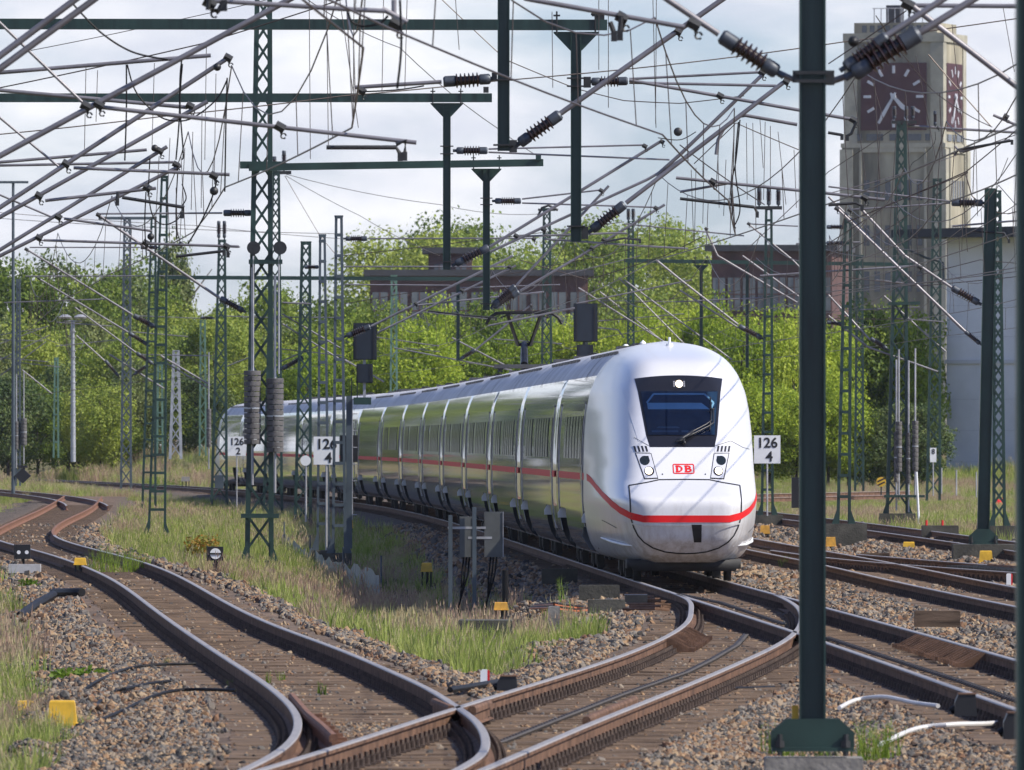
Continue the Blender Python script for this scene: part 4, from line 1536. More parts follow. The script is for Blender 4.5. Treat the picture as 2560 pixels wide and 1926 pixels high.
def insulator(parent, p0, p1, r=.06, n=6):
    """porcelain stick with sheds between two metal caps"""
    mb = MB()
    mb.mi(1)
    mb.lathe(p0.lerp(p1, .30), p0.lerp(p1, .74), [(0, r * .95), (1, r * .95)], 10)
    for k in range(n):
        t = .33 + .38 * k / (n - 1)
        mb.lathe(p0.lerp(p1, t - .012), p0.lerp(p1, t + .034), [(0, r * .9), (.4, r * 1.6), (.75, r * 1.55), (1, r * .9)], 12)
    mb.mi(0)
    mb.lathe(p0.lerp(p1, .10), p0.lerp(p1, .31), [(0, r * .9), (.15, r * 1.2), (.9, r * 1.2), (1, r)], 10)
    mb.lathe(p0.lerp(p1, .73), p0.lerp(p1, .97), [(0, r), (.1, r * 1.25), (.85, r * 1.25), (1, r * .9)], 10)
    mb.lathe(p0, p0.lerp(p1, .12), [(0, r * .5), (1, r * .5)], 8)
    return mb.build('insulator', [CAPM, PORC], parent, smooth=True, kind='thing' if False else None)

def cantilever(parent, D, tubes=(), ins=(), clamps=(), arms=(), cables=(), balls=(), label=None, group='overhead line cantilevers', m=GALV_B):
    """tubes: (points, diameter); all in photo pixels at distance D"""
    pts0 = tubes[0][0][0] if tubes else ins[0][0]
    loc = P(pts0[0], pts0[1], D)
    if parent is None:
        root = empty('cantilever_arm', loc, label, 'cantilever', group)
    else:
        root = empty('cantilever_arm', loc, parent=parent)
    off = 0.0
    for pts, d in tubes:
        mb = MB(); mb.tube([P(x, y, D + off) for x, y in pts], d / 2 * .88, 10)
        mb.build('tube', m, root, smooth=True)
        off += .075
    for (a, b) in ins:
        L_ = (P(*b, D) - P(*a, D)).length
        insulator(root, P(*a, D), P(*b, D), r=min(.066, max(.040, L_ * .085)))
    for (x, y) in clamps:
        c = P(x, y, D)
        mb = MB()
        mb.tube([c + Vector((-.045, 0, .025)), c + Vector((.045, 0, -.025))], .046, 8)
        mb.tube([c + Vector((0, 0, -.02)), c + Vector((.02, 0, -.075))], .016, 6)
        mb.tube([c + Vector((.026 * math.cos(a) + .035, 0, .026 * math.sin(a) - .09)) for a in np.linspace(0, 5.6, 10)], .009, 5)
        mb.build('clamp', DARKIRON, root, smooth=True)
    for pts in arms:
        mb = MB(); mb.tube([P(x, y, D - .05) for x, y in pts], .022, 8)
        e = P(*pts[-1], D - .05)
        mb.box(e + Vector((0, 0, -.03)), (.05, .04, .09))
        mb.build('steady_arm', DARKIRON, root, smooth=True)
    for pts in cables:
        q_ = [P(x, y, D - .12) for x, y in pts]; f_ = []
        for i in range(len(q_) - 1):
            a0, a1, a2, a3 = q_[max(0, i - 1)], q_[i], q_[i + 1], q_[min(len(q_) - 1, i + 2)]
            for k in range(7):
                t = k / 7
                f_.append(0.5 * ((2 * a1) + (a2 - a0) * t + (2 * a0 - 5 * a1 + 4 * a2 - a3) * t * t + (3 * a1 - a0 - 3 * a2 + a3) * t ** 3))
        f_.append(q_[-1])
        mb = MB(); mb.tube(f_, .010, 5)
        mb.build('jumper_cable', CABLE, root, smooth=True)
    for (x, y, r) in balls:
        c = P(x, y, D - .1)
        mb = MB()
        mb.lathe(c + Vector((0, -.05, 0)), c + Vector((0, .05, 0)), [(0, .25 * px(r, D)), (.2, .8 * px(r, D)), (.4, px(r, D)), (.6, px(r, D)), (.8, .8 * px(r, D)), (1, .3 * px(r, D))], 14)
        mb.build('pulley_wheel', DARKIRON, root, smooth=True)
    return root

def counterweight(parent, x0, x1, y0, y1, D, n):
    """stack of slotted concrete discs on a rod"""
    c = P((x0 + x1) / 2, y1, D - .35)
    cw = empty('counterweight', c, parent=parent)
    r = px(x1 - x0, D) / 2; h = px(y1 - y0, D) / n
    me = None
    for k in range(n):
        mb = MB()
        nn = 16
        z0 = c.z + k * h
        ring = []
        for i in range(nn):
            a = 2 * math.pi * i / nn
            ring.append(Vector((c.x + r * math.cos(a), c.y + r * math.sin(a), 0)))
        mb.lathe(Vector((c.x, c.y, z0 + .008)), Vector((c.x, c.y, z0 + h - .004)), [(0, r * .97), (.06, r), (.94, r), (1, r * .97)], nn)
        mb.build('weight_disc', CWGT, cw, smooth=True)
        if k % 2 == 0:
            mb = MB(); mb.box((c.x - r * .12, c.y - r * .985, z0 + h / 2), (r * .13, .03, h * .86)); mb.build('slot', BLACK, cw)
    mb = MB(); mb.lathe(Vector((c.x, c.y, c.z + h * n * .48)), Vector((c.x, c.y, c.z + h * n * .48 + .035)), [(0, r * 1.03), (1, r * 1.03)], 16); mb.build('strap', SILVER, cw, smooth=True)
    mb = MB(); mb.tube([Vector((c.x, c.y, c.z - .9)), Vector((c.x, c.y, c.z + h * n + 2.3))], .03, 8); mb.build('guide_rod', GALV, cw, smooth=True)
    return cw

# ---- green H-section mast in the foreground
D = 100
r_ = empty('overhead_mast', (px(2031 - 1280, D), D, zat(1895, D)), 'dark green steel mast standing large in front of the tracks', 'mast', 'overhead line masts')
hmast(r_, 2031, 2031, D, zat(1800, D), zat(-120, D), .2)
mb = MB()
c = Vector((px(2031 - 1280, D), D, zat(1868, D)))
mb.prism([(-.315, 0), (.315, 0), (.315, .115), (.20, .215), (-.20, .215), (-.315, .115)], .03, 'y', c + Vector((0, -.12, 0)))
mb.build('foot_gusset', GREEN, r_)
mb = MB(); mb.prism([(-.315, 0), (.315, 0), (.315, .115), (.20, .215), (-.20, .215), (-.315, .115)], .03, 'y', c + Vector((0, .12, 0))); mb.build('foot_gusset', GREEN, r_)
mb = MB(); mb.box(c + Vector((0, 0, -.015)), (.62, .36, .03)); mb.build('foot_plate', GREEN, r_)
for s in (-1, 1):
    mb = MB(); mb.tube([c + Vector((s * .25, -.16, -.06)), c + Vector((s * .25, -.16, .10))], .02, 8); mb.tube([c + Vector((s * .25, -.16, 0)), c + Vector((s * .25, -.16, .05))], .04, 6); mb.build('anchor_bolt', DARKIRON, r_, smooth=True)
mb = MB(); mb.box((c.x + .01, D + .1, c.z - .08 - .3), (.74, .62, .6)); mb.build('foundation', CONC, r_)
mb = MB(); mb.box((c.x - .13, D + .02, zat(1790, D)), (.05, .03, .16)); mb.build('yellow_marker', YELLOW, r_)
mb = MB()
for yy in (182, 203):
    mb.box(P(2031, yy, D - .11), (.26, .02, .025))
mb.box(P(1990, 192, D), (.05, .12, .09)); mb.box(P(2074, 195, D), (.07, .12, .11))
mb.build('bracket', DARKIRON, r_)
cantilever(r_, D, tubes=[([(1640, -20), (1797, 86)], .055), ([(1926, 172), (1985, 200)], .05)], ins=[((1960, 192), (1797, 86))], clamps=[(1735, 60)])
cantilever(r_, D, tubes=[([(2210, 95), (2386, -20)], .06), ([(2300, 82), (2464, -20)], .065), ([(2076, 205), (2125, 188)], .06)], ins=[((2100, 178), (2222, 88)), ((2112, 196), (2305, 78))], balls=[(2134, 104, 14)])

# ---- out-of-focus post at the right edge
D = 55
r_ = empty('overhead_mast', (px(2600 - 1280, D), D, -.5), 'blurred green post cut off by the right edge of the picture', 'mast', 'overhead line masts')
hmast(r_, 2600, 2600, D, -.6, 8.5, .2, GREEN_D)
rib_plate(r_, (px(2600 - 1280, D), D), .5, -.35, .25, GREEN)
foundation(r_, (px(2600 - 1280, D), D), .8, .8, -.38, .5)

# ---- green H-section mast at the right with its foundation block
D = 287
r_ = empty('overhead_mast', (px(2458 - 1280, D), D, zat(1413, D)), 'green steel mast on a tall mossy concrete block, yellow box on it', 'mast', 'overhead line masts')
hmast(r_, 2458, 2477, D, zat(1330, D), zat(471, D), .265, GREEN)
rib_plate(r_, (px(2458 - 1280, D), D), .62, zat(1357, D), .30, GREEN)
foundation(r_, (px(2458 - 1280, D), D), 1.34, 1.2, zat(1361, D), .75)
cantilever(r_, D, tubes=[([(2090, 519), (2415, 831)], .07), ([(2071, 492), (2405, 824)], .055), ([(2122, 525), (2376, 508)], .045), ([(2071, 467), (2376, 504)], .045)],
           ins=[((2454, 863), (2412, 828)), ((2466, 508), (2376, 507))], clamps=[(2092, 522), (2125, 526)])
cantilever(r_, D, tubes=[([(2150, 520), (2262, 640), (2380, 720)], .07), ([(2381, 566), (2545, 552)], .05)], ins=[((2454, 762), (2378, 718))], clamps=[(2300, 668)], arms=[([(2412, 590), (2430, 578), (2510, 583), (2522, 600)])])

# ---- wide green lattice mast with counterweights
D = 295
M10 = lattice('tall lattice mast with two stacked counterweights left of the train', 648, 659, D, 1402, -60, 72, 42, 'X', GREEN, .105, name='lattice_mast', found=(.95, .4))
mb = MB()
mb.box(P(655, 413, D - .35), (px(110, D), .12, .16)); mb.build('cross_beam', GREEN, M10)
mb = MB(); mb.box(P(650, 1290, D - .4), (px(95, D), .14, .10)); mb.build('cross_beam', GREEN, M10)
counterweight(M10, 610, 652, 927, 1112, D, 14)
counterweight(M10, 666, 709, 946, 1132, D, 14)
for xx in (634, 700):
    wh = MB()
    c = P(xx, 620, D - .4)
    for k in range(3):
        wh.lathe(c + Vector((0, -.05 + k * .09, 0)), c + Vector((0, -.0 + k * .09, 0)), [(0, .15), (.5, .12), (1, .15)], 16)
    wh.build('tension_wheel', DARKIRON, M10, smooth=True)
for xx in (633, 697):
    mb = MB(); mb.tube([P(xx, 640, D - .38), P(xx, 935, D - .38)], .022, 6); mb.build('tension_rod', GALV, M10, smooth=True)
mb = MB(); mb.box(P(664, 655, D - .3), (px(84, D), .2, .10)); mb.build('cross_beam', GREEN_D, M10)
cantilever(M10, D, tubes=[([(243, 536), (548, 745)], .075), ([(240, 535), (556, 533)], .05)], ins=[((615, 781), (548, 745)), ((636, 533), (556, 533))], clamps=[(246, 538), (452, 610)],
           cables=[[(452, 612), (440, 560), (452, 530)]])
# third gantry arm, fixed to this mast
mb = MB(); mb.beam(P(622, 419, D - .45), P(1358, 407, D - .2), .17, .16); mb.build('gantry_arm', GREEN, M10)
mb = MB()
mb.box(P(1346, 393, D - .3), (.12, .14, .14)); mb.build('end_bracket', GREEN_D, M10)

def drop_post(parent, x, y0, y1, D, w, arm_y, haunch=True):
    r2 = empty('drop_post', P(x, y1, D), parent=parent)
    hmast(r2, x, x, D, zat(y1, D), zat(y0, D), w, GREEN)
    if haunch:
        mb = MB(); c = P(x, y0, D)
        mb.prism([(-2.1 * w, 0), (2.1 * w, 0), (2.1 * w, -.02), (w * .55, -1.75 * w), (-w * .55, -1.75 * w), (-2.1 * w, -.02)], .03, 'y', c); mb.build('haunch_plate', GREEN, r2)
        for s in (-1, 1):
            mb = MB(); mb.tube([c + Vector((s * 1.8 * w, -.1, -.03)), c + Vector((s * 1.8 * w, -.1, .30))], .014, 5); mb.box(c + Vector((s * 1.8 * w, 0, .24)), (.10, .22, .02)); mb.build('hanger_bolt', DARKIRON, r2)
    return r2
def bands(parent, x, ys, D, w):
    for y in ys:
        mb = MB(); mb.box(P(x, y, D), (w * 1.7, w * 1.4, .02)); mb.build('clamp_band', DARKIRON, parent)

p3 = drop_post(M10, 1216, 422, 776, 295, .16, 413); bands(p3, 1216, (496, 512, 760), 295, .16)
cantilever(p3, 295, tubes=[([(1305, 498), (1506, 475)], .045), ([(1305, 508), (1643, 519)], .045), ([(1291, 714), (1350, 650), (1522, 465)], .07)], ins=[((1230, 503), (1305, 503)), ((1228, 768), (1291, 714))], clamps=[(1503, 477), (1640, 521)])
cantilever(p3, 297, tubes=[([(1300, 728), (1451, 640), (1662, 512)], .07), ([(1220, 815), (1437, 770)], .05)], ins=[((1226, 772), (1300, 728))], clamps=[(1480, 620)])

# ---- first gantry arm across the top
D = 195
g1 = empty('overhead_gantry', P(0, 62, D), 'topmost long green gantry arm crossing the sky', 'gantry', 'overhead gantry arms')
mb = MB(); mb.beam(P(-260, 60, D), P(1518, 63, D), .17, .155); mb.build('beam', GREEN_D, g1)
mb = MB(); mb.box(P(1500, 42, D), (.13, .15, .12)); mb.tube([P(1500, 40, D), P(1478, 34, D)], .03, 6); mb.build('end_bracket', DARKIRON, g1)
p1 = drop_post(g1, 1440, 80, 605, D, .158, 62); bands(p1, 1440, (196, 216, 566), D, .158)
mb = MB(); mb.box(P(1468, 206, D), (.11, .1, .16)); mb.box(P(1462, 583, D), (.1, .1, .18)); mb.build('bracket', DARKIRON, p1)
cantilever(p1, D, tubes=[([(1565, 508), (1958, 207)], .08), ([(1573, 201), (2141, 301)], .06), ([(1573, 207), (1940, 215)], .05)], ins=[((1470, 583), (1565, 508)), ((1468, 205), (1573, 203))],
           clamps=[(1965, 205), (1800, 240), (2133, 300)], arms=[[(2141, 305), (2128, 335), (2118, 340)], [(2070, 332), (2105, 338)]],
           cables=[[(1850, 300), (1840, 400), (1828, 470), (1835, 560), (1840, 570)], [(1846, 305), (1838, 420), (1850, 520), (1838, 562)]])
cantilever(p1, D + .6, tubes=[([(1640, 440), (1700, 387), (1938, 156)], .065), ([(1573, 198), (1900, 181)], .045), ([(1790, 387), (1795, 350), (1808, 325), (1835, 300), (1864, 289), (1993, 312)], .06)], clamps=[(1905, 182)])

# ---- drop post hanging from above the frame
D = 172
g0 = empty('gantry_post', P(1259, 378, D), 'green hanging post coming down from above the picture edge', 'gantry', 'overhead gantry arms')
hmast(g0, 1259, 1259, D, zat(378, D), zat(-180, D), .158, GREEN_D)
bands(g0, 1259, (200, 363), D, .158)
mb = MB(); mb.box(P(1283, 366, D), (.1, .1, .16)); mb.box(P(1236, 192, D), (.07, .1, .1)); mb.build('bracket', DARKIRON, g0)
cantilever(g0, D, tubes=[([(1400, 285), (1830, -18)], .085), ([(1104, 205), (886, 219)], .062)], ins=[((1287, 367), (1405, 283)), ((1240, 197), (1104, 205))], clamps=[(1695, 80), (905, 228)],
           cables=[[(905, 230), (995, 225), (1060, 215)]])
mb = MB(); mb.beam(P(300, -110, D), P(1330, -112, D), .17, .16); mb.build('beam', GREEN_D, g0)

# ---- second gantry arm
D = 272
g2 = empty('overhead_gantry', P(0, 245, D), 'second green gantry arm below the topmost one', 'gantry', 'overhead gantry arms')
mb = MB(); mb.beam(P(-260, 245, D), P(1230, 245, D), .18, .18); mb.build('beam', GREEN_D, g2)
mb = MB(); mb.box(P(1215, 225, D), (.11, .15, .12)); mb.build('end_bracket', DARKIRON, g2)
p2 = drop_post(g2, 1117, 258, 675, D, .16, 245); bands(p2, 1117, (366, 385, 655), D, .16)
cantilever(p2, D, tubes=[([(1221, 373), (1612, 363)], .045), ([(1221, 381), (1674, 400)], .045), ([(1225, 617), (1655, 352)], .075)], ins=[((1132, 377), (1222, 377)), ((1130, 665), (1225, 617))], clamps=[(1612, 366), (1655, 355)],
           balls=[(1695, 330, 11)], cables=[[(1645, 345), (1700, 350), (1740, 330)]])
cantilever(p2, D + 2, tubes=[([(1225, 630), (1619, 449), (1720, 390)], .07), ([(1290, 592), (1540, 583), (1568, 584)], .05), ([(1360, 598), (1600, 615), (1720, 622)], .05)], clamps=[(1290, 590), (1360, 575), (1510, 600)], arms=[[(1508, 606), (1560, 596), (1600, 600)]])

# ---- fourth, far gantry arm
D = 420
g4 = empty('overhead_gantry', P(420, 696, D), 'far thin green gantry arm in front of the brick factory', 'gantry', 'overhead gantry arms')
mb = MB(); mb.beam(P(420, 694, D), P(1215, 698, D), .16, .12); mb.build('beam', GREEN, g4)
p4 = drop_post(g4, 1145, 700, 902, D, .11, 696, False)
cantilever(p4, D, tubes=[([(1190, 874), (1330, 761)], .07), ([(1150, 720), (1400, 712)], .05), ([(985, 870), (1280, 926)], .05)], ins=[((1148, 900), (1190, 874))], clamps=[(1328, 765)])
D = 440
g5 = empty('overhead_gantry', P(1560, 655, D), 'far gantry arm right above the train roof', 'gantry', 'overhead gantry arms')
mb = MB(); mb.beam(P(1560, 652, D), P(2290, 662, D), .16, .12); mb.build('beam', GREEN, g5)
p5 = drop_post(g5, 1753, 663, 878, D, .11, 655)
cantilever(p5, D, tubes=[([(1440, 760), (1730, 700)], .06), ([(1446, 720), (1700, 880)], .06), ([(1560, 700), (1830, 900)], .06)], ins=[((1753, 880), (1700, 870))])
D = 470
mb = MB()
hmast(g5, 1868, 1868, 440, zat(920, 440), zat(655, 440), .11, GREEN, 'drop_post')

# ---- ladder and lattice masts beside the train
ML6 = lattice('tall green ladder mast with cross battens beside the signal', 848, 847, 318, 1383, 543, 37, 20, 'ladder', STEELG, .065, pitch=.50, found=(.6, .3))
cantilever(ML6, 318, tubes=[([(928, 816), (1282, 640)], .07), ([(920, 597), (1338, 596)], .045)], ins=[((860, 843), (928, 816)), ((858, 597), (920, 597))], clamps=[(1040, 760), (1335, 598)])
cantilever(ML6, 320, tubes=[([(944, 832), (1290, 664)], .06), ([(1040, 764), (1360, 730)], .05), ([(860, 667), (1276, 667)], .045), ([(862, 712), (1127, 714)], .04)], clamps=[(1155, 727), (1274, 668)], arms=[[(1070, 778), (1180, 790), (1240, 795)]])
ML5 = lattice('narrow ladder mast standing just left of the taller ladder mast', 808, 806, 327, 1376, 590, 34, 17, 'ladder', STEELG, .06, pitch=.50, found=(.6, .3))
cantilever(ML5, 327, tubes=[([(706, 757), (780, 760)], .05)], ins=[((800, 668), (760, 668))])
ML4 = lattice('green lattice mast in front of the last cars of the train', 757, 765, 413, 1322, 607, 46, 26, 'X', GREEN, .09, found=(.9, .3))
cantilever(ML4, 413, tubes=[([(706, 810), (860, 905)], .06), ([(705, 785), (850, 870)], .06), ([(700, 905), (830, 850)], .05), ([(700, 793), (860, 795)], .04), ([(705, 873), (860, 890)], .04)], ins=[((700, 925), (760, 893))])
MLB = lattice('slim lattice mast directly behind the counterweight mast', 682, 690, 470, 1288, 430, 52, 20, 'X', GREEN, .09)
mb = MB()
for dx, h in ((-14, 40), (10, 55)):
    p = P(700 + dx, 430, 470); insulator(MLB, p, p + Vector((0, 0, px(h, 470))), .06, 7)
mb.box(P(700, 432, 470), (.8, .2, .12)); mb.build('head_bracket', DARKIRON, MLB)
ML1b = lattice('ladder mast on the grass right of the siding', 392, 411, 375, 1338, 443, 46, 18, 'ladder', GREEN, .06, pitch=.52, found=(.7, .2))
cantilever(ML1b, 375, tubes=[([(62, 621), (332, 788)], .07), ([(74, 619), (350, 619)], .045), ([(92, 601), (600, 618)], .05)], ins=[((390, 820), (332, 788)), ((398, 619), (350, 619))], clamps=[(66, 624)])
ML1a = lattice('second ladder mast overlapping the first, slightly further away', 372, 384, 500, 1278, 545, 38, 15, 'ladder', GREEN, .08, pitch=.62)
cantilever(ML1a, 500, tubes=[([(94, 695), (320, 831)], .08), ([(64, 691), (455, 690)], .06), ([(10, 757), (262, 748)], .05)], ins=[((375, 866), (320, 831))], clamps=[(98, 697)])
cantilever(ML1a, 520, tubes=[([(187, 769), (340, 882)], .07), ([(140, 806), (280, 816)], .05)], ins=[((385, 912), (340, 882))])
ML2 = lattice('grey lattice mast with a wide T head far left', 315, 318, 640, 1222, 547, 30, 19, 'X', STEELG, .10, detail=False)
mb = MB(); mb.beam(P(248, 546, 640), P(392, 546, 640), .2, .14); mb.build('head_beam', STEELG, ML2)
cantilever(ML2, 640, tubes=[([(191, 839), (268, 908)], .08), ([(273, 886), (410, 972)], .10), ([(330, 830), (470, 842)], .06), ([(140, 866), (290, 850)], .05), ([(340, 790), (545, 798)], .05)], ins=[((300, 945), (262, 900)), ((330, 940), (372, 912))])
ML3 = lattice('lattice mast in front of the tail of the train', 548, 555, 540, 1262, 602, 44, 20, 'X', GREEN, .10)
for dx in (-8, 6):
    p = P(555 + dx, 600, 540); insulator(ML3, p, p + Vector((0, 0, .8)), .06, 8)
cantilever(ML3, 540, tubes=[([(402, 890), (527, 964)], .09), ([(410, 905), (520, 970)], .07), ([(540, 790), (700, 795)], .05), ([(350, 887), (530, 890)], .05), ([(565, 917), (620, 895)], .06)], ins=[((535, 795), (500, 795))])
mb = MB(); mb.box(P(548, 1205, 539), (.36, .2, .55)); mb.build('switch_box', STEELG, ML3)
counterweight(ML3, 516, 528, 1022, 1118, 540, 10)
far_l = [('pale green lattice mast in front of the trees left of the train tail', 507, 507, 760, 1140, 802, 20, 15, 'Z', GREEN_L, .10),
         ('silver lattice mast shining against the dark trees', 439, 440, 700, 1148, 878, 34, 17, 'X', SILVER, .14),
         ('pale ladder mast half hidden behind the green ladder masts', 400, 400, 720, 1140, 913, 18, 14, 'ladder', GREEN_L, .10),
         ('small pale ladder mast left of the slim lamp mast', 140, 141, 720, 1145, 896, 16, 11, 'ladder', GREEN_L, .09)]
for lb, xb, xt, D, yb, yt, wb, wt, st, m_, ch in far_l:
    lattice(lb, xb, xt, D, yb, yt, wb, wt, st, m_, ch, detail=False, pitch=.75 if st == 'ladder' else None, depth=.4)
ML8 = lattice('dark mast with counterweights at the far left edge', 45, 46, 640, 1215, 700, 15, 11, 'Z', STEELG, .09, detail=False, depth=.3)
counterweight(ML8, 35, 47, 1054, 1124, 640, 8)
counterweight(ML8, 52, 67, 1046, 1114, 640, 8)
cantilever(ML8, 640, tubes=[([(0, 860), (122, 815)], .06), ([(0, 900), (124, 838)], .06), ([(0, 940), (115, 855)], .06), ([(0, 838), (108, 820)], .05), ([(0, 850), (110, 853)], .05), ([(55, 925), (130, 985)], .08), ([(0, 895), (120, 905)], .05), ([(30, 905), (150, 918)], .05)])
# lamp posts on the far left
D = 560
r_ = empty('lamp_post', P(33, 1235, D), 'slim grey-blue lamp post with a flat bar head at the left edge', 'lamp post')
mb = MB(); mb.tube([P(33, 1235, D), P(33, 456, D)], [.085, .06], 10); mb.build('pole', STEELG, r_, smooth=True)
mb = MB(); mb.box(P(33, 456, D), (px(76, D), .2, .10)); mb.build('lamp_head', STEELG, r_)
D = 690
r_ = empty('lamp_post', P(181, 1150, D), 'white banded lamp post with two flat round lamps', 'lamp post')
mb = MB(); mb.tube([P(183, 1155, D), P(182, 805, D)], [.14, .10], 10); mb.build('pole', SILVER, r_, smooth=True)
for k in range(20):
    mb = MB(); q = P(182.5, 830 + k * 16, D); mb.tube([q, q + Vector((0, 0, .05))], .15, 8); mb.build('step_ring', GALV, r_)
for s in (-1, 1):
    mb = MB(); q = P(182 + s * 19, 797, D); mb.lathe(q, q + Vector((0, 0, .22)), [(0, .30), (.4, .36), (1, .12)], 14); mb.build('lamp_head', GALV, r_, smooth=True)
mb = MB(); mb.tube([P(160, 803, D), P(205, 803, D)], .05, 6); mb.build('lamp_bar', GALV, r_)

# ---- masts behind the train
MB1 = lattice('lattice mast rising behind the middle of the train', 1366, 1367, 560, 1240, 523, 36, 20, 'X', GREEN, .10, detail=False)
cantilever(MB1, 560, tubes=[([(1130, 845), (1275, 920)], .08), ([(1235, 848), (1405, 860)], .06), ([(1060, 780), (1240, 800)], .05), ([(1400, 690), (1600, 640)], .05)])
mb = MB(); mb.box(P(1367, 525, 560), (px(44, 560), .2, .1)); mb.tube([P(1345, 540, 560), P(1355, 520, 560), P(1372, 514, 560), P(1395, 526, 560)], .06, 6); mb.build('head_bracket', DARKIRON, MB1)
MB2 = lattice('lattice mast behind the front of the train roof', 1577, 1577, 620, 1220, 555, 24, 16, 'X', GREEN, .10, detail=False)
for dx in (-6, 6):
    p = P(1577 + dx, 553, 620); insulator(MB2, p, p + Vector((0, 0, .6)), .07, 7)
cantilever(MB2, 620, tubes=[([(1500, 730), (1690, 880)], .08), ([(1546, 694), (1730, 880)], .08), ([(1440, 808), (1710, 785)], .06), ([(1440, 823), (1500, 820), (1545, 825), (1560, 845)], .08), ([(1500, 752), (1700, 755)], .05)], ins=[((1720, 880), (1690, 872))])
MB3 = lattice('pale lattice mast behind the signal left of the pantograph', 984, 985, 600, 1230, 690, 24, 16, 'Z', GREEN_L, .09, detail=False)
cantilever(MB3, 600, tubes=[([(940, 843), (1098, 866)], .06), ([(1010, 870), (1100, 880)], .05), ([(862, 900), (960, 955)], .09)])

# ---- right-hand group
D = 398
M9 = lattice('ladder mast right behind the train nose, number board at its foot', 1918, 1922, D, 1288, 523, 33, 19, 'ladder', GREEN, .075, pitch=.58, found=(.95, .5))
mb = MB(); mb.box(P(1922, 520, D), (px(66, D), .25, .10)); mb.build('head_bracket', DARKIRON, M9)
for dx in (-22, 2, 26):
    p = P(1920 + dx, 518, D); insulator(M9, p, p + Vector((.0, 0, .62)), .055, 8)
cantilever(M9, D, tubes=[([(1640, 650), (1700, 699), (1845, 812)], .075), ([(1700, 726), (1846, 820)], .06), ([(1690, 755), (1905, 745)], .05), ([(1560, 560), (1860, 590)], .05)], ins=[((1911, 849), (1845, 814))])
cantilever(M9, D + 3, tubes=[([(1762, 570), (1794, 640), (1993, 757)], .07), ([(1868, 558), (1981, 650), (2010, 680)], .06), ([(1856, 640), (1997, 742)], .07), ([(1870, 560), (1995, 566)], .05)], clamps=[(1766, 573), (1872, 560)])
D = 331
M4 = lattice('dark ladder mast on a big concrete block right of the foreground mast', 2109, 2120, D, 1310, 550, 36, 21, 'ladder', GREEN, .075, pitch=.53, found=(1.15, .66))
cantilever(M4, D, tubes=[([(2071, 566), (2118, 566)], .05), ([(1990, 610), (2150, 606)], .05), ([(1900, 690), (2290, 665)], .06)], ins=[((2115, 568), (2065, 568)), ((2115, 608), (2065, 608)), ((2112, 812), (2066, 806))])
D = 421
M5 = lattice('broad lattice mast with four striped counterweights', 2243, 2254, D, 1284, 305, 58, 25, 'X', GREEN, .10, found=(1.15, .42))
for (x0, x1, y0, y1) in ((2239, 2255, 1054, 1180), (2235, 2247, 1080, 1206), (2280, 2296, 1052, 1178), (2266, 2277, 1082, 1210)):
    counterweight(M5, x0, x1, y0, y1, D, 11)
mb = MB(); mb.beam(P(2210, 1241, D - .5), P(2312, 1241, D - .5), .2, .08); mb.build('cross_beam', GREEN, M5)
mb = MB(); mb.beam(P(2220, 760, D - .3), P(2300, 758, D - .3), .2, .1); mb.build('cross_beam', GREEN, M5)
for dx in (-22, 8, 24):
    p = P(2258 + dx, 300, D); insulator(M5, p, p + Vector((0, 0, .45)), .05, 7)
mb = MB(); mb.box(P(2260, 306, D), (.8, .3, .1)); mb.build('head_bracket', DARKIRON, M5)
cantilever(M5, D, tubes=[([(2071, 738), (2175, 850)], .075), ([(2071, 790), (2170, 868), (2345, 930)], .075), ([(2247, 314), (2545, 332)], .10), ([(2150, 775), (2300, 768)], .05), ([(2220, 795), (2360, 805)], .05)],
           ins=[((2222, 876), (2175, 845)), ((2338, 318), (2338, 276))], clamps=[(2345, 320), (2478, 328)], cables=[[(2338, 330), (2335, 360), (2300, 395), (2280, 410), (2274, 440), (2275, 560), (2280, 640)]])
M7 = lattice('lattice mast between the counterweight mast and the white house', 2333, 2343, 560, 1252, 449, 38, 22, 'X', GREEN, .10, detail=False)
cantilever(M7, 560, tubes=[([(2210, 740), (2330, 850), (2366, 880)], .08), ([(2190, 700), (2360, 720)], .06), ([(2280, 450), (2330, 455)], .05)])
M8 = lattice('slender lattice mast behind the dark ladder mast', 2148, 2149, 620, 1228, 640, 26, 19, 'X', GREEN, .10, detail=False)
M3b = lattice('lattice mast standing behind the right green mast', 2498, 2493, 357, 1315, 480, 34, 20, 'X', GREEN, .075, found=(1.2, .45))
# thick tube coming from the mast outside the frame at the right
cantilever(None, 112, tubes=[([(2247, -10), (2600, 262)], .06), ([(2280, 14), (2545, 16)], .045)], clamps=[(2270, 12)], label='thick tube slanting down to the right edge beside the clock tower')
cantilever(None, 195, tubes=[([(1690, 445), (1993, 476), (2071, 484), (2212, 500)], .055), ([(1700, 480), (1825, 458)], .045), ([(1700, 498), (1890, 520)], .04)], clamps=[(1782, 455), (2162, 495)], arms=[[(1700, 497), (1885, 518), (1893, 532)], [(2071, 513), (2140, 508), (2155, 515)]],
           label='level steady tube crossing behind the foreground mast')
cantilever(None, 240, tubes=[([(2387, 366), (2400, 380), (2525, 350)], .05), ([(2483, 288), (2545, 315)], .06)], arms=[[(2386, 390), (2395, 375), (2530, 352)]], clamps=[(2515, 292)], label='short steady arm at the right edge below the tower clock')

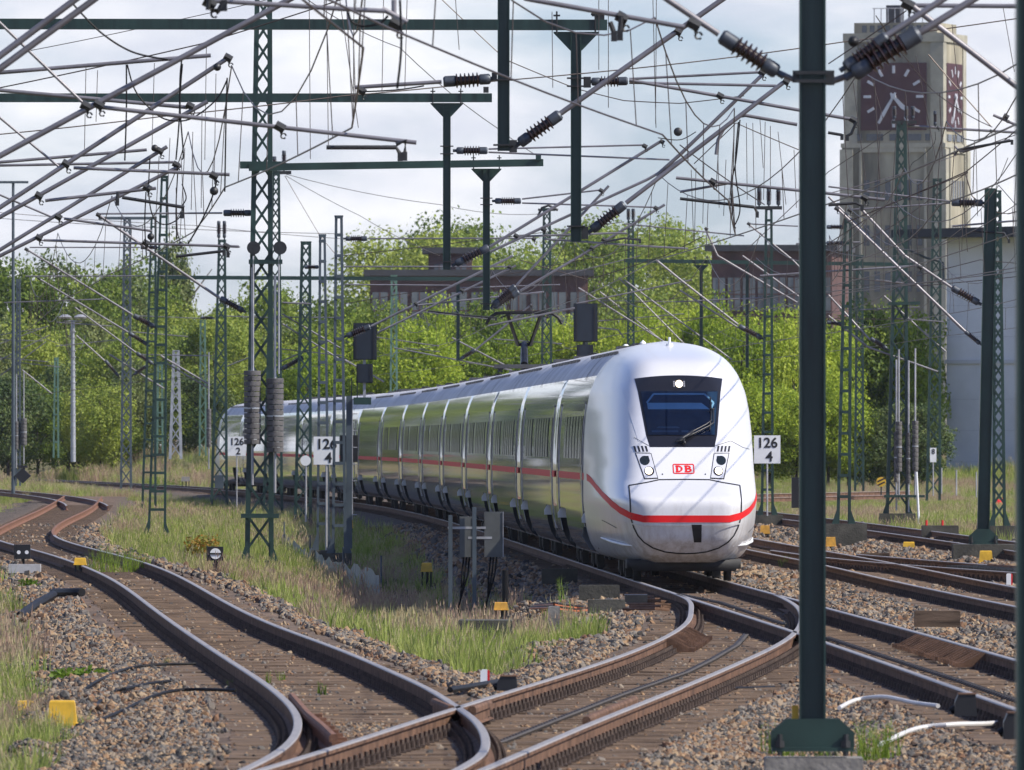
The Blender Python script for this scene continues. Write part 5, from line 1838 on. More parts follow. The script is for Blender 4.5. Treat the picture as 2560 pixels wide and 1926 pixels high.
# ---- cantilevers reaching in from masts outside the left edge
cantilever(None, 116, tubes=[([(-60, 185), (0, 140), (187, 0), (230, -32)], .07), ([(-60, 215), (0, 172), (234, 0), (280, -35)], .07)], label='two thick parallel tubes in the top left corner')
cantilever(None, 105, tubes=[([(520, 2), (562, 4), (860, 23), (962, 28)], .045), ([(955, 22), (1018, 56)], .05), ([(985, 0), (985, 78)], .05)], clamps=[(525, 8), (990, 60)], arms=[[(524, -10), (520, 22), (545, 28), (560, 5)]],
           cables=[[(870, 30), (880, 55), (910, 66), (950, 58), (970, 40)], [(1000, 0), (1003, 120), (993, 222)]], label='dark tube with clamp near the top centre left of the hanging post')
cantilever(None, 112, tubes=[([(1310, -4), (1330, 0), (1710, 68)], .05)], clamps=[(1555, 45)], arms=[[(1553, 40), (1550, 80)], [(1525, 55), (1535, 82)]], label='tube entering at the top right of the hanging post')
cantilever(None, 132, tubes=[([(-60, 422), (0, 390), (722, 0), (770, -26)], .07), ([(250, 268), (1041, 357)], .052), ([(-40, 18), (0, 58), (219, 269)], .035)], clamps=[(215, 266), (247, 262), (700, 318)],
           arms=[[(990, 362), (1014, 352), (1012, 384)], [(816, 369), (990, 369), (1000, 385)]], cables=[[(180, 8), (250, 80), (330, 130), (420, 150)]], label='longest diagonal tube running from the left edge to the top')
cantilever(None, 163, tubes=[([(-60, 557), (0, 519), (578, 140)], .068), ([(-60, 187), (0, 182), (527, 139)], .06), ([(184, 420), (574, 437)], .05), ([(-30, 270), (148, 418)], .035)], clamps=[(570, 145), (165, 410), (535, 440)],
           balls=[(543, 168, 10), (535, 478, 11)], cables=[[(454, 152), (450, 200), (448, 300), (440, 400)], [(456, 160), (450, 260), (458, 380), (455, 400)], [(316, 162), (316, 280), (312, 402)], [(318, 162), (340, 230), (390, 285), (430, 302), (480, 296), (540, 250), (568, 200)],
           [(568, 195), (565, 300), (562, 480)], [(543, 450), (528, 500), (500, 560), (470, 610)]], label='upper diagonal tube with a small pulley wheel at its tip')
cantilever(None, 168, tubes=[([(-60, 577), (0, 543), (519, 254)], .066), ([(-60, 221), (0, 226), (469, 269)], .06), ([(113, 502), (390, 471)], .05)], clamps=[(475, 265), (97, 490), (368, 470)], arms=[[(295, 480), (293, 500)], [(305, 494), (461, 519), (455, 532)]],
           label='second of the long diagonal tubes with a blunt cut tip')
cantilever(None, 197, tubes=[([(-60, 662), (0, 625), (418, 367)], .068), ([(-60, 411), (0, 406), (367, 375)], .055), ([(160, 547), (379, 578)], .045), ([(-30, 475), (129, 543)], .035)], clamps=[(400, 378), (146, 543)], balls=[(387, 371, 9), (377, 592, 9)],
           cables=[[(375, 396), (372, 480), (382, 540), (410, 562), (445, 548), (458, 520)], [(365, 480), (362, 560), (366, 640)]], label='lower diagonal tube ending left of the lattice mast')
cantilever(None, 200, tubes=[([(-60, 672), (0, 640), (453, 414)], .066), ([(-60, 415), (0, 414), (434, 406)], .05), ([(109, 601), (597, 617)], .048)], clamps=[(440, 412), (97, 595), (365, 608), (567, 617)], arms=[[(567, 620), (570, 632)], [(440, 642), (560, 628)]],
           cables=[[(445, 420), (440, 520), (442, 600)], [(455, 460), (465, 490), (462, 505), (450, 520)]], label='lowest diagonal tube with a long level steady tube')

# ------------------------------------------------------------------ overhead wires along the tracks
def overhead_line(label, f, supports, y_end, stag=.2, zc=5.5, zm=7.0, sag=.95):
    root = empty('overhead_line', (float(f(supports[0])), supports[0], zc), label, 'overhead line', 'overhead lines')
    cw, mw = [], []
    for i, (a, b) in enumerate(zip(supports[:-1], supports[1:])):
        n = max(8, int((b - a) / 4))
        for k in range(n):
            t = k / n
            y = a + (b - a) * t
            st = stag * ((1 - 2 * t) if i % 2 == 0 else (2 * t - 1))
            x = float(f(a)) * (1 - t) + float(f(b)) * t
            cw.append(Vector((x + st, y, zc - .03 * math.sin(math.pi * t))))
            mw.append(Vector((x + st * .6, y, zm - sag * 4 * t * (1 - t))))
            if k % 2 == 1 and y < 520:
                mb = MB(); mb.tube([cw[-1], mw[-1]], .0055, 4, caps=False); mb.build('dropper', WIRE, root)
    mb = MB(); mb.tube(cw, .010, 5); mb.build('contact_wire', WIRE, root)
    mb = MB(); mb.tube(mw, .0085, 5); mb.build('messenger_wire', WIRE, root)
overhead_line('overhead line above the main track and train', main_c, [60, 100, 165, 230, 295, 360, 421, 480, 540, 600, 660, 720], 720)
overhead_line('overhead line above the foreground curving track', B_c, [60, 100, 135, 172, 205], 205, zm=6.7, sag=.6)
overhead_line('overhead line above the siding at the left', A_c, [60, 105, 132, 163, 198, 250, 295, 375, 440, 500, 560], 560)
overhead_line('overhead line above the second track right of the train', D_c, [120, 195, 245, 295, 331, 398, 460, 540, 640], 640)
overhead_line('overhead line above the rear track at the right', E_c, [220, 287, 331, 421, 500, 600], 600)
overhead_line('overhead line above the branch track at the far right', X_c, [170, 195, 240, 287], 287)

overhead_line('overhead line of the crossover between main and second track', lambda y: main_c(y) + np.interp(y, [150, 260], [1.2, 4.2]), [150, 175, 205, 235, 262], 262, zm=6.6, sag=.5)
overhead_line('overhead line turning off towards the white house', lambda y: D_c(y) + np.interp(y, [180, 330], [3.6, 1.0]), [180, 215, 250, 287, 331], 331, zc=5.6, zm=7.2)
overhead_line('overhead line over the far right tracks behind the tall mast', lambda y: E_c(y) + 4.2, [240, 287, 331, 398, 460, 540], 540)

def wire(label, pts, r=.009, D=None):
    mb = MB(); q = [P(*p) if len(p) == 3 else P(p[0], p[1], D) for p in pts]
    fine = []
    for a, b in zip(q[:-1], q[1:]):
        L_ = (b - a).length
        for k in range(6):
            t = k / 6
            c = a.lerp(b, t); c.z -= .004 * L_ * 4 * t * (1 - t)
            fine.append(c)
    fine.append(q[-1])
    mb.tube(fine, r, 5)
    mb.build('span_wire', WIRE, None, loc=q[0], label=label, cat='wire', group='thin span wires')
wire('thin wire crossing the whole picture between the upper gantry arms', [(-40, 340, 190), (410, 291, 191), (860, 240, 192), (1240, 203, 193), (1710, 158, 194), (2110, 105, 195), (2600, 38, 196)])
wire('thin wire rising from the left edge to the top of the lattice mast', [(-40, 228, 180), (500, 111, 180), (870, -6, 180)])
wire('thin wire just below the top gantry arm at the left', [(70, 128, 200), (400, 60, 200), (700, -8, 200)], .006)
wire('wire falling from top centre to the first drop post', [(1095, -10, 230), (1265, 150, 230), (1440, 222, 230), (1560, 252, 230), (1700, 259, 230), (1860, 240, 230)])
wire('wire slanting past the hanging post to the third gantry arm', [(760, -6, 250), (1000, 120, 270), (1245, 322, 290), (1346, 392, 295)])
wire('shallow wire from the mast head towards the far lattice mast', [(700, 432, 470), (1100, 512, 500), (1360, 535, 540)], .012)
wire('wire descending from the mast head towards the ladder masts', [(712, 440, 470), (800, 590, 470), (842, 640, 470)], .011)
wire('long wire descending from the mast head over the factory', [(715, 440, 470), (900, 540, 480), (1100, 640, 500)], .011)
wire('wire crossing in front of the tower below the clock', [(2071, 484, 230), (2400, 385, 240), (2560, 330, 240)], .008)
wire('wire climbing past the tower base to the right edge', [(1850, 640, 300), (2071, 430, 300), (2240, 318, 300)], .009)
wire('steep wire from the tower top to its lower right', [(2190, 40, 170), (2330, 225, 180), (2480, 318, 190)], .007)
wire('thin double wire over the far left trees', [(-20, 545, 600), (400, 570, 600), (850, 585, 600)], .014)
wire('lower thin wire over the far left trees', [(-20, 530, 600), (500, 565, 610), (850, 597, 620)], .014)
wire('low wire over the train cars at the left', [(-20, 1000, 640), (300, 960, 640), (560, 930, 640)], .012)
wire('wire over the right trees below the far gantry arm', [(1500, 800, 500), (1900, 790, 500), (2300, 800, 500)], .012)
wire('upper wire over the right trees', [(1480, 770, 480), (1900, 720, 480), (2360, 705, 480)], .012)
wire('wire in front of the white house wall', [(2290, 690, 320), (2450, 650, 320), (2560, 660, 320)], .01)
wire('slack cable hanging from the right green mast', [(2413, 432, 287), (2430, 490, 287), (2470, 528, 287), (2520, 535, 287), (2560, 525, 287)], .014)

wire('wire sloping down behind the first drop post arm', [(1700, 363, 195), (1911, 512, 200)], .009)
wire('wire peaking behind the bent steady tube', [(1735, 410, 205), (1840, 308, 205), (1997, 375, 205)], .008)
wire('wire running from the top right tubes down past the tower edge', [(2071, 160, 150), (2266, 27, 150)], .007)
wire('wire from the tower dial down to the right edge arm', [(2321, 137, 175), (2477, 316, 175)], .008)
wire('long wire rising from the dark ladder mast to the right edge', [(2118, 555, 240), (2415, 430, 240), (2560, 310, 240)], .011)
wire('wire from the dark ladder mast head up to the tower windows', [(2071, 609, 260), (2220, 512, 260), (2420, 432, 260)], .010)
wire('wire along the tower foot to the white house eave', [(1990, 700, 320), (2240, 560, 320), (2420, 430, 320)], .011)
wire('low wire between the right masts above the trees', [(2090, 690, 330), (2300, 715, 330), (2560, 690, 330)], .011)
wire('wire hanging slack above the train signal', [(1300, 650, 330), (1470, 700, 330), (1660, 640, 330), (1760, 590, 330)], .011)
wire('thin wire above the factory stair tower', [(850, 640, 400), (1200, 600, 400), (1560, 555, 400)], .012)
wire('second thin wire above the factory wing', [(860, 760, 420), (1250, 690, 420), (1640, 610, 420)], .012)
def droppers(label, D, cols, r=.0048):
    root = empty('dropper_wires', P(cols[0][0], cols[0][2], D), label, 'wires', 'thin hanging wires')
    for (x, y0, y1, dx) in cols:
        mb = MB(); mb.tube([P(x, y0, D), P(x + dx * .5, (y0 + y1) / 2, D), P(x + dx, y1, D)], r, 4); mb.build('hanging_wire', WIRE, root)
droppers('cluster of thin hanging wires left of the foreground mast', 195, [(1866, 308, 500, 2), (1882, 308, 470, 3), (1913, 305, 500, -4), (1926, 315, 480, 0), (1945, 330, 512, 20), (1795, 390, 520, 3), (1760, 405, 560, -3), (1740, 420, 610, -4), (1728, 425, 600, 6), (1815, 400, 540, -6), (1900, 300, 420, 8), (1985, 375, 520, 6)])
droppers('thin hanging wires in front of the clock tower', 185, [(2133, 207, 457, 32), (2380, 62, 371, 31), (2290, 140, 400, 50), (2508, 20, 180, 28), (2200, 330, 600, -12), (2240, 340, 640, -20), (2440, 372, 540, 4), (2520, 395, 470, -30), (2405, 440, 630, 14), (2178, 190, 300, 30)])
droppers('thin hanging wires below the top gantry arm', 170, [(773, -10, 398, 3), (816, -10, 366, 5), (885, -10, 310, -2), (959, -10, 230, -4), (1018, -10, 225, -6), (848, -10, 320, 48), (1138, -10, 125, 10), (1380, 30, 220, 2), (1497, -10, 175, 0), (1521, -10, 270, 0), (1632, -10, 320, 8), (1641, -10, 310, -2)])
droppers('thin hanging wires among the diagonal tubes at the left', 175, [(215, 165, 385, -4), (244, 176, 305, -4), (386, 158, 370, -6), (516, 118, 400, -4), (540, 185, 430, -4), (482, 330, 525, -4), (505, 280, 520, -2), (425, 345, 540, -8), (398, 390, 570, -10), (462, 370, 600, -12), (440, 470, 590, 4)])
# ------------------------------------------------------------------ buildings far behind
BEIGE = mat('tower_concrete', (0.215, 0.195, 0.14), 0.9, 0, 0.40, 0.3, 0.2, 3.0, col2=(0.39, 0.355, 0.26), stretch=(1, 1, .25))
BEIGE2 = mat('tower_trim', (0.31, 0.295, 0.235), 0.9, 0, 0.2, 0.6)
MAROON = mat('clock_maroon', (0.05, 0.010, 0.014), 0.6, 0, 0.1, 0.5)
DIALW = mat('dial_white', (0.46, 0.48, 0.52), 0.5, 0, 0.05, 1)
PANE = mat('window_pane_dark', (0.05, 0.06, 0.075), 0.15, 0, 0.3, 0.3)
BRICK = mat('factory_brick', (0.07, 0.035, 0.032), 0.85, 0, 0.3, 0.5, col2=(0.11, 0.052, 0.044))
FPANE = mat('factory_window', (0.10, 0.115, 0.125), 0.25, 0, 0.4, 0.4)
ROOFD = mat('dark_roof_felt', (0.035, 0.036, 0.042), 0.8, 0, 0.2, 1)
HWHITE = mat('house_white_render', (0.66, 0.66, 0.67), 0.85, 0, 0.07, 0.6)
HTRIM = mat('house_trim', (0.55, 0.55, 0.56), 0.8, 0, 0.05, 1)

def lbox(parent, name, m, c, d, label=None):
    mb = MB(); mb.box(c, d)
    return local_obj(name, mb.mesh(name, m), parent, label)

DT = 1487.0
tw_c = Vector((px(2267 - 1280, DT), DT + 5.5, -1.2))
tower = empty('clock_tower', tw_c, 'tall beige concrete clock tower with a dark red square dial', 'clock tower')
tower.rotation_euler = (0, 0, R(-15.0))
zb = 1.2   # local z = world z + 1.2
lbox(tower, 'lower_shaft', BEIGE, (0, 0, 18.3), (11.9, 11.9, 36.6))
lbox(tower, 'upper_shaft', BEIGE, (0, 0, 42.9), (11.2, 11.2, 12.6))
lbox(tower, 'cornice', BEIGE2, (0, 0, 36.75), (12.1, 12.1, .5))
for sx in (-1, 1):
    for sy in (-1, 1):
        lbox(tower, 'corner_pilaster', BEIGE2, (sx * 5.0, sy * 5.0, 42.7), (1.5, 1.5, 12.0))
        lbox(tower, 'corner_pilaster', BEIGE2, (sx * 5.4, sy * 5.4, 18.2), (1.5, 1.5, 36.2))
lbox(tower, 'parapet', BEIGE2, (0, 0, 48.9), (11.7, 11.7, 1.0))
lbox(tower, 'attic', BEIGE, (0, 0, 49.9), (9.6, 9.6, 1.4))
for k in range(9):
    lbox(tower, 'attic_window', PANE, (-3.6 + k * .9, -4.82, 49.9), (.55, .06, .8))
for k in range(8):
    mb = MB(); x = -3.0 + k * .8; mb.tube([(x, -2.6, 50.5), (x, -2.6, 52.3)], .06, 5); local_obj('roof_railing_post', mb.mesh('post', GALV), tower)
mb = MB(); mb.tube([(-3.2, -2.6, 52.3), (2.8, -2.6, 52.3)], .05, 5); local_obj('roof_railing', mb.mesh('roof_railing', GALV), tower)
lbox(tower, 'roof_hut', ROOFD, (-1.2, 0, 51.6), (1.6, 2, 2.2))
def clock(rz):
    g = bpy.data.objects.new('clock_face', None); COL.objects.link(g); g.parent = tower; g.rotation_euler = (0, 0, rz)
    z0 = 42.25
    lbox(g, 'dial', MAROON, (0, -5.66, z0), (7.6, .16, 7.6))
    for k in range(12):
        a = math.radians(90 - 30 * k)
        mb = MB(); rot = Matrix.Rotation(-(a - math.pi / 2), 3, 'Y')
        mb.box(Vector((3.05 * math.cos(a), -5.78, z0 + 3.05 * math.sin(a))), (.30, .10, .85), rot)
        local_obj('hour_mark', mb.mesh('hour_mark', DIALW), g)
    for hr, L_, w_ in ((35 / 60 * 12, 3.5, .36), (4.6, 2.3, .42)):
        a = math.radians(90 - 30 * hr)
        mb = MB(); d_ = Vector((math.cos(a), 0, math.sin(a)))
        n_ = Vector((-d_.z, 0, d_.x))
        o = Vector((0, -5.90 - (.06 if L_ > 3 else 0), z0))
        pts = [o - d_ * .5 - n_ * w_ * .3, o - d_ * .5 + n_ * w_ * .3, o + d_ * L_ * .7 + n_ * w_ * .6, o + d_ * L_, o + d_ * L_ * .7 - n_ * w_ * .6]
        n = 5
        mb.add(pts + [p + Vector((0, .05, 0)) for p in pts], [tuple(range(n)), tuple(range(2 * n - 1, n - 1, -1))] + [(i, n + i, n + (i + 1) % n, (i + 1) % n) for i in range(n)])
        local_obj('clock_hand', mb.mesh('clock_hand', DIALW), g)
    mb = MB(); mb.tube([(0, -5.7, z0), (0, -6.0, z0)], .3, 12); local_obj('hub', mb.mesh('hub', DIALW), g)
    for k, (x, w_) in enumerate(((-4.0, .5), (-2.2, 1.9), (0, 1.0), (2.2, 1.9), (3.9, .5))):
        lbox(g, 'window', PANE, (x, -5.64, 37.65), (w_, .14, .75))
    lbox(g, 'panel_frame', BEIGE2, (0, -6.02, 36.2), (7.6, .25, .5))
    for row, zc in enumerate((31.7, 26.6, 21.4, 16.2)):
        for k in range(6):
            x = -3.05 + k * 1.22
            lbox(g, 'window', PANE, (x, -5.97, zc), (.62, .10, 2.3))
    for sx in (-1, 1):
        lbox(g, 'panel_rib', BEIGE2, (sx * 3.75, -6.02, 18), (.28, .25, 36))
clock(0); clock(R(90))

def block(label, x0, x1, ytop, D, depth, m, rows, name='factory_building', base=-1.0, rot=0.0, roof=ROOFD, wpx=None):
    X0, X1 = px(x0 - 1280, D), px(x1 - 1280, D)
    z1 = zat(ytop, D)
    root = empty(name, ((X0 + X1) / 2, D + depth / 2, base), label, 'building')
    root.rotation_euler = (0, 0, rot)
    W = X1 - X0; H = z1 - base
    lbox(root, 'wall', m, (0, 0, H / 2), (W, depth, H))
    lbox(root, 'roof_slab', roof, (0, 0, H + .3), (W + 1.2, depth + 1.2, .6))
    for (zc, h, n, w) in rows:
        for k in range(n):
            x = -W / 2 + W * (k + .5) / n
            wd = lbox(root, 'window', FPANE, (x, -depth / 2 - .05, zc - base), (w, .2, h))
            mb = MB()
            mb.box((x, -depth / 2 - .17, zc - base), (.12, .06, h)); mb.box((x, -depth / 2 - .17, zc - base), (w, .06, .12))
            local_obj('glazing_bar', mb.mesh('glazing_bar', BRICK), root)
    return root
DF = 1290
block('long dark brick factory wing with tall windows behind the trees', 925, 1470, 690, DF, 16, BRICK, [(15.0, 3.6, 11, 1.5), (8.0, 3.6, 11, 1.5)])
block('tall brick stair tower of the factory wing', 1071, 1180, 634, DF + 4, 8, BRICK, [(19.0, 1.2, 2, 1.0)])
block('brick factory block between the train and the clock tower', 1803, 2106, 628, DF - 10, 14, BRICK, [(16.5, 3.2, 8, 1.2), (9, 3.2, 8, 1.2)], rot=R(-8))
block('low grey flat-roofed hall below the factory', 1060, 1190, 800, DF - 60, 10, mat('grey_hall', (.3, .31, .34), .8), [(9.0, 1.6, 5, 1.2)])

# white house at the right edge, seen along its shaded side
hx, hy = px(2366 - 1280, 740), 740
house = empty('white_house', (hx, hy, -.6), 'tall white rendered house with a dark eave at the right edge', 'building')
house.rotation_euler = (0, 0, math.atan2(-.55, .835))
lbox(house, 'wall', HWHITE, (9, 5, 7.2), (18, 10, 14.4))
lbox(house, 'string_course', HTRIM, (9, -.03, 7.35), (18.1, .16, .22))
for k in range(1, 9):
    if k == 4: continue
    lbox(house, 'panel_joint', mat('wall_joint', (.50, .50, .52), .8, 0, 0, 1), (9, -.003, k * 1.75), (18, .01, .025))
mb = MB(); mb.prism([(-2.4, 14.3), (20, 14.3), (20, 15.1), (-2.4, 14.75)], 14, 'y', (0, 5, 0)); local_obj('roof', mb.mesh('roof', ROOFD), house)
mb = MB(); mb.tube([(-1.6, -1.6, 14.4), (-1.55, -1.5, 13.6), (-.9, -.8, 13.2), (-.1, -.2, 12.9), (-.1, -.15, 11.8)], .07, 6); local_obj('downpipe', mb.mesh('downpipe', STEELG), house)
ch = lbox(house, 'chimney', BRICK, (3.6, 4, 16.2), (1.3, 1.3, 2.6)); lbox(house, 'chimney_cap', ROOFD, (3.6, 4, 17.6), (1.5, 1.5, .2))
lbox(house, 'garage_opening', BLACK, (8.2, -.02, 1.5), (4.4, .06, 2.1))
lbox(house, 'garage_canopy', ROOFD, (8.2, -.5, 2.75), (5.0, 1.0, .25))
mb = MB(); mb.box((5.2, -.12, 4.6), (.9, .08, 1.9)); wf = local_obj('notice_board', mb.mesh('notice_board', BLACK), house)
lbox(house, 'board_face', WHITE, (5.2, -.18, 4.6), (.74, .05, 1.74))
for k, x in enumerate((2110, 2140)):
    pass
for k, (x, yb_) in enumerate(((2391, 1240), (2441, 1245), (2354, 1235))):
    mb = MB(); mb.tube([P(x, yb_, 620), P(x, yb_ - 65, 620)], .04, 6)
    mb.build('fence_post', GALV, None, loc=P(x, yb_, 620), label=['slim fence post in front of the middle of the white house', 'slim fence post nearest the right green mast', 'slim fence post at the left corner of the white house'][k], cat='fence post', group='fence posts by the white house')

# ------------------------------------------------------------------ trees
LEAF_L = leaf_mat('leaf_light', (0.12, 0.19, 0.018), (0.28, 0.38, 0.032), (0.44, 0.51, 0.06), .45)
LEAF_M = leaf_mat('leaf_mid', (0.078, 0.132, 0.020), (0.19, 0.265, 0.036), (0.33, 0.38, 0.065), .40)
LEAF_D = leaf_mat('leaf_dark', (0.042, 0.078, 0.024), (0.105, 0.155, 0.044), (0.22, 0.25, 0.085), .33)
BARK = mat('bark', (0.06, 0.05, 0.04), 0.9, 0, 0.3, 3)

def crown_mesh(name, seed, nlobe, per, m, lobes_sx=1.0, leaf=.034, base=.12, shape='round'):
    """unit tree crown (height 1) made of many small leaf clumps on uneven boughs"""
    r_ = np.random.default_rng(seed)
    V, F = [], []
    cs = []
    tries = 0
    while len(cs) < nlobe and tries < 5000:
        tries += 1
        p = r_.uniform(-1, 1, 3)
        if np.linalg.norm(p) > 1: continue
        p = p / max(np.linalg.norm(p), .35) * np.linalg.norm(p) ** .35 * (.9)
        zc = base + (1 - base) * (.5 + .46 * p[2])
        k = {'round': 1 - .25 * max(0, p[2]), 'cone': 1.05 - .75 * (.5 + .5 * p[2]), 'bush': 1.0, 'tall': .8}[shape]
        cs.append((p[0] * .36 * k * lobes_sx, p[1] * .36 * k * lobes_sx, zc, r_.uniform(.075, .155)))
    for (cx, cy, cz, cr) in cs:
        n = per
        d = r_.normal(size=(n, 3)); d /= np.linalg.norm(d, axis=1)[:, None]
        rad = cr * r_.uniform(.55, 1.18, n) ** .6 * (1 + .25 * np.sin(5 * d[:, 0] + cx * 40) * np.cos(4 * d[:, 1] + cz * 30))
        q = np.stack([cx + d[:, 0] * rad, cy + d[:, 1] * rad, cz + d[:, 2] * rad * .8], 1)
        for i in range(n):
            nn = d[i] * .8 + r_.normal(size=3) * .55 + np.array([0, 0, .25]); nn /= np.linalg.norm(nn)
            a = np.cross(nn, r_.normal(size=3)); a /= np.linalg.norm(a)
            b = np.cross(nn, a)
            s = leaf * r_.uniform(.35, 1.0)
            b0 = len(V)
            V += [tuple(q[i] - a * s * .55), tuple(q[i] - b * s * .4 + a * s * .1), tuple(q[i] + a * s * .7 - nn * s * .2), tuple(q[i] + b * s * .4 + a * s * .05)]
            F.append((b0, b0 + 1, b0 + 2, b0 + 3))
    me = bpy.data.meshes.new(name)
    me.from_pydata(V, [], F)
    me.materials.append(m)
    return me
def trunk_mesh(seed):
    r_ = random.Random(seed)
    mb = MB()
    pts = [Vector((0, 0, -.03)), Vector((.005, 0, .15)), Vector((r_.uniform(-.02, .02), .01, .4)), Vector((r_.uniform(-.03, .03), 0, .75))]
    mb.tube(pts, [.022, .017, .013, .005], 8)
    for k in range(7):
        z = r_.uniform(.22, .65); a = r_.uniform(0, 6.28); L_ = r_.uniform(.14, .28)
        mb.tube([(0, 0, z), (L_ * .5 * math.cos(a), L_ * .5 * math.sin(a), z + .08), (L_ * math.cos(a), L_ * math.sin(a), z + .2)], [.009, .006, .002], 5)
    return mb.mesh('trunk', BARK, smooth=True)
CR = {}
for key, m_ in (('L', LEAF_L), ('M', LEAF_M), ('D', LEAF_D)):
    CR[key] = [crown_mesh('crown', 10 + k + ord(key), 50, 300, m_, 1.0, .027, .10, ('round', 'tall', 'bush')[k]) for k in range(3)]
CRB = [crown_mesh('crown', 77 + k, 64, 330, LEAF_M, 1.15, .020, .10, 'round') for k in range(2)]
CRC = crown_mesh('crown', 99, 50, 200, LEAF_D, .62, .03, .02, 'cone')
TR = [trunk_mesh(k) for k in range(3)]

def tree(label, x, ytop, D, wid, kind, k, name='tree', group='trees behind the railway', cat='tree'):
    X = px(x - 1280, D)
    zb_ = float(ground_z(X, min(D, 1000))) - .2
    H = zat(ytop, D) - zb_
    root = empty(name, (X, D, zb_), label, cat, group)
    me = {'B': CRB, 'C': [CRC]}.get(kind) or CR[kind]
    sw = wid * 1.15
    c = link_mesh('crown', me[k % len(me)], root, (X, D, zb_), random.uniform(0, 6.28), (sw, sw, H))
    t = link_mesh('trunk', TR[k % 3], root, (X, D, zb_), random.uniform(0, 6.28), (H * .8, H * .8, H))
    return root

def ordn(i): return ['first', 'second', 'third', 'fourth', 'fifth', 'sixth', 'seventh', 'eighth', 'ninth', 'tenth', 'eleventh', 'twelfth', 'thirteenth', 'fourteenth', 'fifteenth', 'sixteenth', 'seventeenth', 'eighteenth', 'nineteenth', 'twentieth', 'twenty-first', 'twenty-second', 'twenty-third', 'twenty-fourth'][i]
# tall row behind the field at the left
left_back = [(-40, 650, 960, 10), (40, 640, 950, 10), (120, 632, 955, 11), (205, 640, 950, 10), (285, 655, 960, 10), (350, 640, 970, 9), (470, 745, 960, 9), (555, 765, 950, 9), (640, 700, 980, 10), (735, 690, 985, 10), (850, 735, 960, 9)]
for i, (x, yt, D, w) in enumerate(left_back):
    tree('tall tree in the rear row at the left, %s from the left edge' % ordn(i), x, yt, D, w, 'D' if i in (0, 2, 4) else 'M', i)
tree('tall dark conifer standing above the left treeline', 432, 585, 1000, 8, 'C', 0)
left_front = [(-30, 800), (50, 770), (135, 790), (215, 770), (300, 800), (380, 780), (455, 815), (540, 800), (620, 810), (700, 790), (790, 800)]
for i, (x, yt) in enumerate(left_front):
    tree('leafy green tree in the front row at the left, %s from the left edge' % ordn(i), x, yt + (i * 37 % 50) - 20, 850 + (i * 53 % 40), 7.5, 'M' if i % 3 else 'D', i + 1)
low = [(20, 930), (95, 950), (170, 900), (250, 930), (335, 890), (410, 930), (490, 930), (575, 900)]
for i, (x, yt) in enumerate(low):
    tree('low bush under the left trees, %s from the left edge' % ordn(i), x, yt, 815 + i % 3 * 8, 6.0, 'M' if i % 2 else 'D', i, name='bush', group='bushes along the field', cat='bush')
# bright trees behind the train
mid = [(705, 820, 800), (770, 850, 780), (835, 830, 800), (900, 790, 820), (960, 745, 800), (1025, 800, 780), (1095, 735, 820), (1160, 800, 790), (1230, 735, 810), (1300, 790, 790), (1370, 765, 820), (1440, 790, 800), (1510, 770, 800)]
for i, (x, yt, D) in enumerate(mid):
    tree('bright green tree behind the train, %s from the counterweight mast' % ordn(i), x, yt, D, 5.8 + (i % 3) * .8, 'L' if i % 4 else 'M', i)
right = [(1590, 760, 760), (1655, 735, 740), (1720, 760, 760), (1790, 730, 740), (1850, 770, 720), (1915, 760, 730), (1985, 770, 720), (2065, 780, 730), (2140, 750, 740), (2210, 720, 760), (2275, 740, 740)]
for i, (x, yt, D) in enumerate(right):
    tree('light green tree right of the train roof, %s from the black signal' % ordn(i), x, yt, D, 5.4 + (i % 3) * .8, 'M' if x in (2140, 2210, 2280) else 'L', i)
lowr = [(1860, 960), (1925, 930), (1990, 980), (2070, 930), (2120, 990), (2190, 1050), (2250, 1000), (2305, 1000)]
for i, (x, yt) in enumerate(lowr):
    tree('low shrub at the right, %s from the train nose' % ordn(i), x, yt, 690, 4.6, 'L' if i < 5 else 'D', i, name='shrub', group='shrubs right of the train', cat='shrub')
# big trees behind the factory
for i, (x, yt, w, lb) in enumerate([(1045, 545, 19, 'big rounded tree left behind the factory stair tower'), (1130, 555, 18, 'big tree behind the middle of the factory wing'), (1245, 585, 17, 'big tree whose crown shows between the drop posts'),
                                    (1470, 560, 19, 'big tree left behind the black signal'), (1570, 532, 20, 'biggest rounded tree above the train roof'), (1665, 560, 18, 'big tree at the right of the rounded group above the train')]):
    tree(lb, x, yt - 22, 1330 + i * 14, w * 1.1, 'B', i, group='big trees behind the factory')

# wood that continues the treeline beyond the left edge (mirrored in the train's side)
wood = empty('treeline', (-60, 800, 0), 'dense wood continuing the left treeline', kind='stuff')
rw = random.Random(5)
for i in range(26):
    X = -45 - i * 4.0; D = 905 - i * 12 + rw.uniform(-15, 15)
    z_ = 0.4
    Hh = rw.uniform(15, 21)
    link_mesh('crown', CR['M' if i % 2 else 'D'][i % 3], wood, (X, D, z_), rw.uniform(0, 6.28), (10.5, 10.5, Hh))
# ------------------------------------------------------------------ grass and weeds
GRASS_G = leaf_mat('grass_green', (0.12, 0.18, 0.025), (0.22, 0.29, 0.05), (0.35, 0.38, 0.11), .4)
GRASS_S = leaf_mat('grass_straw', (0.30, 0.24, 0.12), (0.40, 0.32, 0.18), (0.46, 0.41, 0.22), .4)
GRASS_R = leaf_mat('grass_reddish', (0.29, 0.18, 0.13), (0.38, 0.26, 0.19), (0.44, 0.34, 0.22), .4)
WEED = leaf_mat('weed_leaf', (0.07, 0.13, 0.012), (0.13, 0.21, 0.02), (0.22, 0.30, 0.04), .45)

